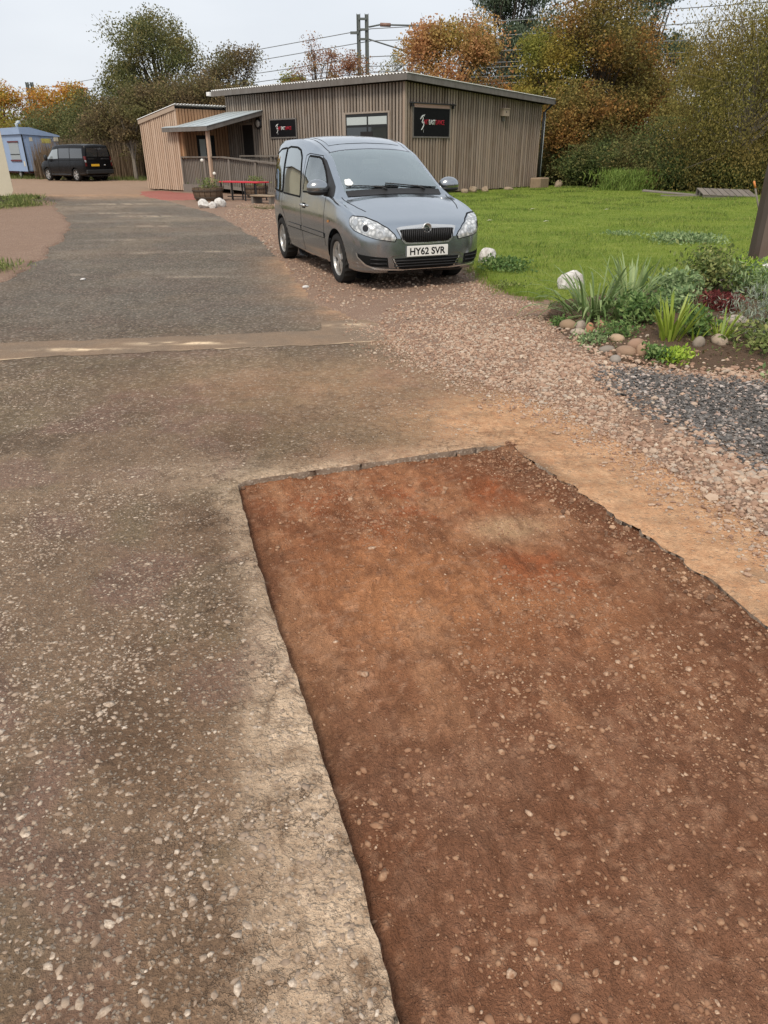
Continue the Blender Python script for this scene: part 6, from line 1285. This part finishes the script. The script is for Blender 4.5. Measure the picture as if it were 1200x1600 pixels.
bush('clover_clump', 'sparse weeds trailing from the clover mound onto the gravel', 1.50, 8.75, .22, .06, 420, .03, G6, 221, z=.015)
bush('clover_patch', 'large pale leaved ground cover patch in the middle of the lawn', 5.35, 13.25, .58, .075, 1900, .055, G2, 222, z=.05, lob=40)
bush('clover_patch', 'fainter pale ground cover patch left of the large one', 4.5, 14.4, .40, .04, 420, .05, G2, 223, z=.05, lob=24)
bush('grass_tuft', 'patch of weedy grass at left edge of the road', -5.5, 10.6, .45, .07, 700, .08, G6, 224, z=.0, lob=24, upright=1.0, aspect=.15)
bush('grass_tuft', 'yellowing grass tuft growing by the cream shed corner', -11.3, 24.4, .7, .22, 1500, .14, G6, 225, z=.0, lob=26, upright=1.0, aspect=.12)
bush('grass_tuft', 'low dry grass in front of the cream shed', -11.9, 23.2, 1.0, .12, 1600, .11, G6, 226, z=.0, lob=26, upright=1.0, aspect=.12)
bush('grass_tuft', 'tall bright green grass tuft at the far lawn edge before brambles', 9.6, 31.2, 1.1, .55, 2600, .26, leafmat('bright_grass', [(0, (.10, .17, .03)), (1, (.22, .29, .07))]), 227, z=.0, lob=20, upright=1.2, aspect=.10)
# lawn specks: fallen pale leaves
for i, (x, y, lab) in enumerate(((1.95, 20.2, 'pale fallen leaf on lawn nearest the car mirror'), (4.0, 20.5, 'pale fallen leaf on middle of lawn'), (5.9, 20.2, 'pale fallen leaf on lawn right of the middle one'), (3.6, 16.8, 'pale fallen leaf on lawn behind the white rocks'), (2.4, 17.1, 'pale fallen leaf on lawn right of the car bonnet'))):
    bm = bmesh.new(); V = [bm.verts.new(p) for p in ((-.07, 0, .0), (0, .045, .02), (.08, .0, .01), (0, -.045, .02))]; bm.faces.new(V); o = bmo('fallen_leaf', bm, plain('pale_leaf_litter', (.55, .54, .42), .8), None, loc=(x, y, .10)); tag(o, lab, 'leaf', 'pale leaves fallen on the lawn')

# ---- timber panel, pole, plank on the right
tp = thing('board_fence', 'dark weathered timber fence beside the bed cut by right edge of frame', 'fence', (4.55, 9.25, 0), R(12))
M_TDK = wood('dark_timber', (0.075, 0.055, 0.042), (0.11, 0.082, 0.062), (0.10, 0.09, 0.08)); M_TBR = wood('brown_timber', (0.15, 0.105, 0.078), (0.21, 0.155, 0.12), (0.2, 0.17, 0.15))
box('post', 0, .075, -.05, .05, 0, 1.75, M_TDK, tp)
for k in range(5): box('fence_board', .085 + k * .165, .085 + k * .165 + .155, -.02, .015, .10, 1.65, M_TBR, tp)
box('rail', .08, .92, .017, .06, .35, .45, M_TDK, tp); box('rail', .08, .92, .017, .06, 1.25, 1.35, M_TDK, tp)
o = tubeo('white_pole', [(4.05, 8.55, .14), (4.45, 8.62, .26), (5.3, 8.8, .60)], .05, plain('white_pole_paint', (.62, .60, .56), .6, .3, 0, .12), None, 12); tag(o, 'white pole lying slanted among plants in front of the timber fence', 'pole')
o = box('timber_sleeper', -.35, .35, -.09, .09, 0, .14, M_RAIL, None, .01, loc=(4.12, 8.95, .03), rot=(0, 0, R(8))); tag(o, 'short grey timber sleeper on the lawn beside the timber fence', 'timber')
# ---- boards at the far lawn edge
pt = thing('pallet', 'grey weathered pallet lying tilted at the far edge of the lawn', 'pallet', (11.6, 26.2, .05), R(-10))
for k in range(8): box('slat', -.86 + k * .216, -.86 + k * .216 + .19, -.52, .52, .16, .185, M_RAIL, pt)
for y_ in (-.46, 0, .46): box('bearer', -.86, .86, y_ - .045, y_ + .045, 0, .158, M_RAIL, pt)
pt.rotation_euler = (R(9), R(2), R(-8)); pt.location.z = .03
o = box('plank', -1.0, 1.0, -.14, .14, 0, .04, M_RAIL, None, .005, loc=(10.15, 27.2, .12), rot=(R(5), R(4), R(-25))); tag(o, 'long grey plank lying left of the pallet', 'plank')
o = box('plank', -.7, .7, -.10, .10, 0, .04, M_RAIL, None, .005, loc=(10.35, 26.75, .05), rot=(0, 0, R(-20))); tag(o, 'shorter plank partly under the long grey plank', 'plank')
sp = thing('garden_tool', 'garden tool with orange handle leaning by the pallet', 'tool', (8.35, 16.8, .02)); tubeo('shaft', [(.0, 0, 0), (-.30, 0, .72)], .018, M_RAIL, sp); tubeo('handle', [(-.30, 0, .725), (-.36, 0, .86)], .022, plain('orange_plastic', (.62, .22, .06), .5), sp); box('blade', -.09, .09, -.02, .02, -.02, .22, M_BLK, sp)

# ---- by the ramp: planters, red table, step
M_BARREL = wood('barrel_stave', (0.16, 0.11, 0.075), (0.21, 0.15, 0.105), None)
def planter(label, x, y, r, h, seed, tall):
    o = thing('barrel_planter', label, 'planter', (x, y, .01), 0, 'half barrel planters by the ramp'); n = 16
    for k in range(n):
        a0, a1 = 2 * math.pi * k / n + .02, 2 * math.pi * (k + 1) / n - .02; bm = bmesh.new(); V = []
        for z_, rr_ in ((0, r * .80), (h * .5, r * .95), (h, r)):
            V.append([bm.verts.new((q * math.cos(a_), q * math.sin(a_), z_)) for a_, q in ((a0, rr_), (a1, rr_), (a1, rr_ - .03), (a0, rr_ - .03))])
        for i in range(2):
            for q in range(4): bm.faces.new((V[i][q], V[i][(q + 1) % 4], V[i + 1][(q + 1) % 4], V[i + 1][q]))
        bm.faces.new(V[0][::-1]); bm.faces.new(V[2]); bmo('stave', bm, M_BARREL, o)
    for z_, f in ((h * .28, .885), (h * .8, .99)):
        bm = bmesh.new(); lathe(bm, [(r * f + .004, z_ - .025), (r * f + .012, z_ - .02), (r * (f + .01) + .012, z_ + .02), (r * f + .004, z_ + .025)], 32); bmo('hoop', bm, M_TDK, o)
    bm = bmesh.new(); lathe(bm, [(.001, h * .92), (r - .04, h * .90)], 16); bmo('soil', bm, plain('pot_soil', (.05, .035, .025), .95), o)
    p = bush('planter_flowers', 'sparse flowering plant growing in ' + ('the larger' if tall else 'the smaller') + ' half barrel planter', x, y, r * .8, .30, 500, .06, G6, seed, z=h * .9)
    if tall:
        for dx, hh in ((-.12, .85), (.25, .45)):
            st_ = tubeo('flower_stem', [(dx, 0, 0), (dx + .03, .02, hh)], .008, M_STEM, p, 5); bm = bmesh.new(); bmesh.ops.create_icosphere(bm, subdivisions=2, radius=.055); bmo('flower_head', bm, plain('white_flower', (.7, .68, .62), .8), p, loc=(dx + .03, .02, hh + .03))
planter('larger half barrel planter with white flowers left of the red table', -5.95, 26.6, .52, .42, 231, True)
planter('smaller half barrel planter behind the right end of the red table', -4.55, 28.3, .42, .42, 232, False)
tb = thing('red_table', 'low bench table with bright red top and black legs by the ramp', 'table', (-4.75, 26.75, .01), R(47 - 90 + 8))
box('table_top', -.95, .95, -.28, .28, .56, .60, plain('red_top', (.52, .035, .05), .45, .4, 0, .08), tb, .006)
for x_ in (-.82, -.30, .30, .82):
    for y_ in (-.24, .24): box('leg', x_ - .018, x_ + .018, y_ - .018, y_ + .018, 0, .558, M_BLK, tb)
box('stretcher', -.80, .80, -.015, .015, .10, .13, M_BLK, tb)
stp = thing('timber_step', 'low pale timber step standing right of the red table', 'step', (-3.75, 24.9, .01), R(-38))
box('tread', -.48, .48, -.22, .22, .22, .26, wood('pale_tread', (.34, .26, .18), (.42, .33, .24), None), stp, .005)
for x_ in (-.40, .40): box('support', x_ - .045, x_ + .045, -.20, .20, 0, .218, M_RAIL, stp)
o = box('timber_kerb', -.9, .9, -.08, .08, 0, .30, M_BLOCK, None, .01, loc=(-2.9, 27.3, .0), rot=(0, 0, R(-43))); tag(o, 'low grey block edging at the ramp foot behind the timber step', 'edging')
# red chippings by the annex
MUL = [(-10.2, 33.1), (-9.9, 31.8), (-8.9, 29.5), (-7.9, 27.6), (-6.9, 26.7), (-6.1, 27.8), (-6.5, 29.6), (-8.1, 32.0), (-9.6, 33.6)]
m = gravel_mat('red_chippings', [(.34, .10, .085), (.46, .16, .13), (.5, .25, .2)], 25, (.28, .11, .085))
sheet('red_chippings', MUL, .09, lambda x, y: gr_z(x, y) + .014, m, rag=.25, ragscale=2, seed=95, rimz=.0)
# white lumps on the tarmac
for x, y, lab in ((-3.95, 9.75, 'small white chip lying on the far left of the road'), (-.95, 9.05, 'small white chip on the road near the car front wheel')):
    rock('paint_chip', lab, (x, y, .0), (.055, .035, .02), M_WROCK, int(x * 10) + 70, None, 'chip', .3, sub=2)
# building-foot rough grass
M_ROUGHG = leafmat('dry_yard_grass', [(0, (.12, .12, .045)), (1, (.28, .25, .12))])
bush('grass_tuft', 'thin dry grass on the yard in front of the timber step', -3.3, 22.6, .9, .05, 700, .06, M_ROUGHG, 240, z=.02, lob=30, upright=1.0, aspect=.12)

# leaf litter and small weeds over the bed soil
x, y = scatter(BED, 5200, 601, lambda x, y: (y < 8.8) * (x < 4.4) * np.clip(fbm(x * 4, y * 4, 3, 602) * 1.6 - .3, .05, 1))
V, Fc = leaf_cards(np.stack([x, y, bed_z(x, y) + .004], 1), .026, 603, .15, .5)
tag(link(bpy.data.objects.new('leaf_litter', np_mesh('leaf_litter', V, Fc)), None, leafmat('litter_leaf', [(0, (.10, .06, .035)), (.35, (.20, .13, .07)), (.5, (.07, .10, .03)), (.8, (.14, .19, .06)), (1, (.30, .24, .13))])), kind='stuff')
x, y = scatter(BED, 1500, 604, lambda x, y: (y < 6.6) * np.clip(sstep(.5, 0, -sdf_poly(BED, x, y)), .08, 1)); sz = np.clip(rg.lognormal(np.log(.012), .45, len(x)), .004, .035)
tag(link(bpy.data.objects.new('bed_pebbles', stones_mesh('bed_pebbles', x, y, bed_z(x, y) + sz * .2, sz, .6, .3, 605)), None, M_STONE), kind='stuff')
# ================================================================== TREES AND RAILWAY
M_BARK = plain('grey_bark', (0.085, 0.070, 0.055), .95, .1, 0, .3, 6, .6); M_BARKL = plain('pale_bark', (0.20, 0.175, 0.145), .95, .1, 0, .3, 6, .5)
def LM(name, stops, ns=None, alt=None, tr=.42): return leafmat(name, stops, .7, tr, ns, alt)
def tree(name, label, x, y, H, Rc, nl, size, mat, seed, base=.18, lob=34, squash=.9, spread=.20, up=.1, group=None, bark=None, trunk_r=None, cat='tree', z0=-.05, droop=False, aspect=.6, shape=1.0, limbs=None, core=.45, lean=0.0):
    o = thing(name, label, cat, (x, y, z0), 0, group); rg = np.random.default_rng(seed); nl = int(nl * 3.0)
    C = lobes(seed, lob, Rc * .86, H * .95, H * base, squash, core)
    if shape != 1.0:                                  # narrow towards the top
        f = np.clip((C[:, 2] / H), 0, 1); k = (1 - f) ** shape * 1.25 + .10; C[:, 0] *= k; C[:, 1] *= k
    C[:, 0] += lean * C[:, 2]
    wgt = rg.uniform(.4, 1.5, lob); wgt /= wgt.sum(); k = rg.choice(lob, nl, p=wgt)
    s_ = Rc * spread * rg.uniform(.6, 1.3, lob)
    dv = rg.normal(size=(nl, 3)); ln_ = np.linalg.norm(dv, axis=1, keepdims=True); dv *= np.minimum(1, 2.3 / ln_)
    pts = C[k] + dv * s_[k][:, None] * np.array([1, 1, .72])
    if droop: pts[:, 2] -= np.abs(rg.normal(0, 1, nl)) * H * .10
    pts[:, 2] = np.clip(pts[:, 2], .05, H * 1.02)
    V, Fc = leaf_cards(pts, size * .88, seed + 1, -1.0 if droop else up, aspect); link(bpy.data.objects.new('crown', np_mesh('crown', V, Fc)), o, mat)
    tr_ = trunk_r or H * .018; bm = bmesh.new(); zt = H * .55
    tube(bm, [(0, 0, -.1), (lean * zt * .3 + .02 * H * rg.normal(0, .3), 0, zt * .4), (lean * zt, 0, zt)], [tr_ * 1.25, tr_, tr_ * .6], 7)
    for c in C[: limbs or lob]:
        zb_ = min(c[2] * rg.uniform(.25, .6), zt * .95); mid = np.array([c[0] * .45 + rg.normal(0, Rc * .05), c[1] * .45, zb_ + (c[2] - zb_) * .55])
        tube(bm, [(lean * zb_, 0, zb_), tuple(mid), tuple(c)], [tr_ * .45, tr_ * .26, tr_ * .08], 5, False)
        for q in range(3):
            e = c + rg.normal(size=3) * Rc * spread * .9; tube(bm, [tuple(mid * .4 + c * .6), tuple(e)], [tr_ * .12, tr_ * .03], 4, False)
    bmo('trunk', bm, bark or M_BARK, o); return o
L_GRN = LM('grey_green_crown', [(0, (0.075, 0.091, 0.034)), (.6, (0.151, 0.166, 0.064)), (1, (0.302, 0.302, 0.122))], .45, [(0, (0.113, 0.094, 0.038)), (1, (0.302, 0.235, 0.085))])
L_BRN = LM('brown_hawthorn_crown', [(0, (0.085, 0.066, 0.038)), (.6, (0.173, 0.125, 0.068)), (1, (0.320, 0.235, 0.113))], .6, [(0, (0.085, 0.091, 0.034)), (1, (0.226, 0.217, 0.075))])
L_RED = LM('red_brown_crown', [(0, (0.151, 0.060, 0.042)), (.6, (0.320, 0.151, 0.085)), (1, (0.528, 0.282, 0.151))], .7, [(0, (0.170, 0.142, 0.047)), (1, (0.377, 0.302, 0.113))])
L_ORG = LM('orange_crown', [(0, (0.320, 0.122, 0.029)), (.5, (0.641, 0.273, 0.056)), (1, (0.700, 0.471, 0.113))], .55, [(0, (0.189, 0.189, 0.034)), (1, (0.490, 0.415, 0.085))])
L_MAP = LM('maple_crown', [(0, (.30, .13, .06)), (.5, (.50, .25, .11)), (1, (.62, .38, .17))], .42, [(0, (.16, .165, .035)), (.6, (.34, .30, .07)), (1, (.50, .40, .12))])
L_POP = LM('dark_poplar_crown', [(0, (0.042, 0.064, 0.038)), (.6, (0.085, 0.117, 0.068)), (1, (0.189, 0.235, 0.151))], None, None, .2)
L_MIX = LM('mixed_autumn_crown', [(0, (0.085, 0.079, 0.022)), (.55, (0.198, 0.170, 0.049)), (1, (0.377, 0.302, 0.094))], .55, [(0, (0.170, 0.072, 0.026)), (.6, (0.358, 0.160, 0.049)), (1, (0.510, 0.264, 0.075))])
L_BIR = LM('birch_crown', [(0, (0.094, 0.094, 0.025)), (.6, (0.217, 0.198, 0.053)), (1, (0.395, 0.339, 0.104))], .5, [(0, (0.170, 0.129, 0.038)), (1, (0.358, 0.264, 0.085))])
L_BRM = LM('bramble_leaf', [(0, (0.042, 0.064, 0.022)), (.6, (0.104, 0.142, 0.046)), (1, (0.226, 0.255, 0.085))], .8, [(0, (0.113, 0.094, 0.038)), (1, (0.282, 0.208, 0.075))])
L_YG = LM('yellow_green_crown', [(0, (0.133, 0.151, 0.029)), (1, (0.358, 0.339, 0.075))], .5, [(0, (0.226, 0.170, 0.038)), (1, (0.490, 0.358, 0.075))])
# left side, far
tree('ash_tree', 'big round open crowned tree rising behind the annex', -16.6, 62, 11.2, 5.0, 17000, .17, L_GRN, 301, .08, 110, .9, .13, .5, core=.35)
tree('grey_tree', 'thin leaved grey brown tree left of the main roof end', -10.2, 58, 8.9, 2.8, 6000, .15, L_BRN, 302, .12, 46, spread=.18, core=.5)
for i, (x, y, H, Rr_, lab) in enumerate(((-17.6, 53.5, 4.6, 2.3, 'brown hawthorn bush directly behind the black van'), (-14.2, 52, 5.8, 2.6, 'brown hawthorn left of the annex behind bare trunk'), (-11.4, 50, 6.1, 2.2, 'tall brown hawthorn touching the annex roof'), (-8.6, 49, 5.6, 2.0, 'brown hawthorn showing between annex roof and main roof'))):
    tree('hawthorn', lab, x, y, H, Rr_, 7500, .16, L_BRN, 310 + i, .04, 34, spread=.27, group='brown hawthorns behind the yard')
tree('slim_tree', 'slim pale trunk standing between van and annex', -15.2, 48.6, 4.4, 1.2, 1500, .15, L_BRN, 318, .5, 12, bark=M_BARKL, trunk_r=.11)
tree('orange_tree', 'bright orange tree above the blue trailer roof', -26.0, 66, 7.1, 2.4, 6500, .19, L_ORG, 320, .25, 30, spread=.22)
tree('orange_tree', 'orange tree cut by the left frame edge', -31.0, 67, 6.8, 2.6, 5500, .19, L_ORG, 321, .25, 26, spread=.22)
for i, (x, y, H, Rr_, lab) in enumerate(((-28.5, 60, 4.8, 2.8, 'dark green bush behind the blue trailer at far left'), (-24.2, 60, 5.0, 2.6, 'olive bush below the bright orange tree'), (-20.6, 58, 5.4, 2.1, 'green bush between the orange tree and hawthorns'))):
    tree('hedge_bush', lab, x, y, H, Rr_, 6500, .17, L_GRN if i else L_YG, 325 + i, .03, 30, spread=.28)
# middle, seen over the roof
tree('cypress', 'small pointed olive conifer behind the main roof ridge', -7.4, 70, 8.6, 1.6, 3000, .20, L_YG, 330, .1, 20, shape=.8, spread=.3)
tree('rowan', 'thin reddish tree left of the railway mast', -4.6, 60, 9.3, 2.3, 3600, .14, L_RED, 331, .05, 60, spread=.16)
tree('rowan', 'reddish brown tree in front of the railway mast', -2.0, 56.5, 8.0, 2.2, 4800, .14, L_RED, 332, .05, 50, spread=.19)
tree('yellow_bush', 'yellow green tree right of the railway mast above the roof', 0.9, 58.5, 7.8, 2.2, 4200, .14, L_YG, 333, .05, 46, spread=.2)
tree('maple', 'orange autumn maple standing behind the roof corner', 4.0, 47, 8.5, 3.3, 12500, .17, L_MAP, 340, .12, 46, spread=.19, core=.55)
tree('maple', 'small orange maple right of the larger one', 7.3, 48, 5.8, 1.3, 2600, .16, L_ORG, 341, .2, 14, spread=.28)
tree('poplar', 'very tall dark green poplar behind the orange maple', 9.2, 62, 15.0, 4.3, 15000, .22, L_POP, 345, .08, 60, spread=.15, up=1.0, aspect=.45)
tree('poplar', 'dark windblown poplar between the autumn tree and the birch', 18.8, 60, 13.6, 3.4, 8000, .22, L_POP, 346, .08, 40, spread=.16, up=.9, aspect=.45, lean=.07)
# right side
tree('autumn_tree', 'large mixed olive and rust coloured tree right of the building', 11.0, 41.5, 9.6, 3.5, 22000, .14, L_MIX, 350, .05, 56, spread=.20)
tree('autumn_tree', 'paler olive tree between building roof end and rust coloured tree', 8.3, 40.5, 7.4, 1.9, 7000, .14, L_YG, 351, .10, 26, spread=.24)
tree('autumn_tree', 'lower yellow green tree at foot of the rust coloured tree', 9.0, 37.6, 4.3, 1.8, 7500, .14, L_MIX, 352, .03, 24, spread=.3)
tree('autumn_tree', 'small thin tree in the gap beside the weeping birch', 14.3, 37, 5.4, 1.5, 3600, .13, L_BIR, 353, .1, 20, spread=.24)
tree('birch_tree', 'weeping olive birch hanging over the right edge of the lawn', 13.4, 29.5, 6.7, 3.3, 26000, .095, L_BIR, 355, .10, 52, spread=.24, droop=True, aspect=.45, bark=M_BARKL)
tree('birch_tree', 'second weeping birch crown leaning in from the right', 16.4, 31, 9.2, 3.4, 14000, .105, L_BIR, 356, .15, 40, spread=.22, droop=True, aspect=.45)
BB = [(7.6, 37.2, 1.6, 1.5, 'dark bramble bush against the building end wall'), (9.3, 35.3, 1.7, 1.5, 'bramble bush right of the downpipe'), (10.6, 33.6, 1.8, 1.6, 'bramble bush behind the bright grass tuft'), (11.9, 31.9, 1.7, 1.6, 'bramble bush left of the pallet'), (13.2, 30.2, 1.5, 1.5, 'bramble bush directly behind the pallet'), (14.6, 28.4, 1.6, 1.6, 'bramble bush at far right behind the garden tool'), (12.6, 34.6, 2.7, 1.9, 'tall bramble mass under the weeping birch'), (10.2, 37.0, 2.4, 1.8, 'tall bramble mass below the rust coloured tree')]
for i, (x, y, H, Rr_, lab) in enumerate(BB):
    tree('bramble_bush', lab, x, y, H, Rr_, 4200, .12, L_BRM, 370 + i, .02, 22, spread=.32, group='brambles along the lawn edge', cat='bush', trunk_r=.03)
# tree line closing the gaps farther back
for i, (x, y, H, Rr_, lab) in enumerate(((14.5, 48, 5.5, 3.0, 'far brown thicket behind the rust coloured tree'), (20.5, 44, 6.0, 3.2, 'far brown thicket behind the birch'), (-13, 66, 5.0, 3.0, 'far brown thicket behind the big round tree'), (-21.5, 68, 5.0, 3.0, 'far thicket behind the green bushes'), (-33, 62, 5.2, 3.0, 'far thicket at the left edge of view'))):
    tree('thicket', lab, x, y, H, Rr_, 4500, .20, L_BRN, 390 + i, .02, 24, spread=.3)
# dry reeds behind the van
M_REED = leafmat('dry_reed', [(0, (.13, .09, .055)), (.6, (.22, .16, .105)), (1, (.33, .26, .18))])
x = RNG.uniform(-22.5, -15.5, 3200); y = RNG.uniform(51.0, 53.0, 3200); h = RNG.uniform(1.4, 2.7, 3200)
tag(link(bpy.data.objects.new('dry_reeds', blades_mesh('dry_reeds', x, y, np.full(3200, -.05), h, np.full(3200, .05), .12, 401)), None, M_REED), kind='stuff')
x, y = scatter([(-22, 50.3), (-9.5, 44), (-8.5, 46), (-16, 52), (-24, 56), (-30, 57), (-30, 54)], 6000, 402); h = RNG.uniform(.08, .3, len(x))
tag(link(bpy.data.objects.new('verge_grass', blades_mesh('verge_grass', x, y, np.full(len(x), .0), h, np.full(len(x), .035), .6, 403)), None, leafmat('verge_grass_blade', [(0, (.06, .09, .02)), (1, (.17, .19, .06))])), kind='stuff')
# ---- overhead line : twin mast with bracket, and wires
M_STEEL = plain('galvanised_mast', (0.13, 0.145, 0.14), .7, .3, .2); M_WIRE = plain('line_wire', (0.20, 0.21, 0.215), .6, .3)
def mast(name, lab, x, y, H, z0=0.0, bracket=True, s=1.0):
    o = thing(name, lab, 'mast', (x, y, z0))
    for dx in (-.28, .28):
        box('column', dx - .13 * s, dx - .105 * s, -.12, .12, 0, H, M_STEEL, o); box('column', dx + .105 * s, dx + .13 * s, -.12, .12, 0, H, M_STEEL, o); box('column_web', dx - .104 * s, dx + .104 * s, -.015, .015, 0, H - .03, M_STEEL, o)
    for z_ in (H - .35, H - .95, H - 1.5): box('cross_tie', -.27, .27, -.10, .10, z_, z_ + .12, M_STEEL, o)
    if bracket:
        a = H
        for pts, r in (([(.42, 0, a - .75), (1.2, 0, a - .62), (5.0, -.6, a - .80)], .05), ([(.42, 0, a - 1.45), (4.2, -.6, a - 2.55)], .045), ([(4.6, -.6, a - .85), (3.7, -.6, a - 2.4), (2.2, -.4, a - 4.9)], .045), ([(3.7, -.6, a - 2.45), (.8, -.2, a - 4.2)], .05), ([(.8, -.2, a - 4.2), (4.8, -.7, a - 4.5)], .04), ([(2.9, -.5, a - 3.8), (5.3, -.7, a - 4.1)], .04)): tubeo('cantilever_tube', pts, r, M_STEEL, o, 6)
        for p, q in (((1.2, 0, a - .62), (1.9, -.1, a - .66)), ((2.75, -.45, a - 4.1), (2.35, -.42, a - 4.75))): tubeo('insulator', [p, q], .12, plain('insulator_brown', (.22, .13, .1), .5), o, 8)
        box('end_bracket', -.85, -.30, -.08, .08, a - 1.15, a - 1.0, M_STEEL, o)
    return o
mast('railway_mast', 'twin column railway mast with cantilever arm behind the building', -1.25, 58, 9.8)
mast('railway_mast', 'distant small railway mast beyond the bright orange tree', -42.5, 100, 9.2, 0, False, 1.3)
WZ = [(9.0, .0), (8.35, .3), (7.4, .0), (6.9, .6), (6.5, .0), (6.1, .6), (5.6, .2)]
WLAB = ['topmost', 'second', 'third', 'fourth', 'fifth', 'sixth', 'lowest']
for i, (z, off) in enumerate(WZ):
    P0, P1, P2, P3 = (-70, 132 + off, z - .3), (-1.25 + .6, 57.6 + off, z - .1), (27, 48 + off, z + .15), (60, 42 + off, z + .2)
    pts = []
    for (a, b) in ((P0, P1), (P1, P2), (P2, P3)):
        for k in range(10):
            t = k / 10; pts.append((a[0] + (b[0] - a[0]) * t, a[1] + (b[1] - a[1]) * t, a[2] + (b[2] - a[2]) * t - 1.0 * t * (1 - t) * (.8 if i % 2 else .4)))
    pts.append(P3); o = tubeo('overhead_wire', pts, .028, M_WIRE, None, 4); tag(o, WLAB[i] + ' of the railway overhead wires crossing the sky', 'wire', 'railway overhead wires')
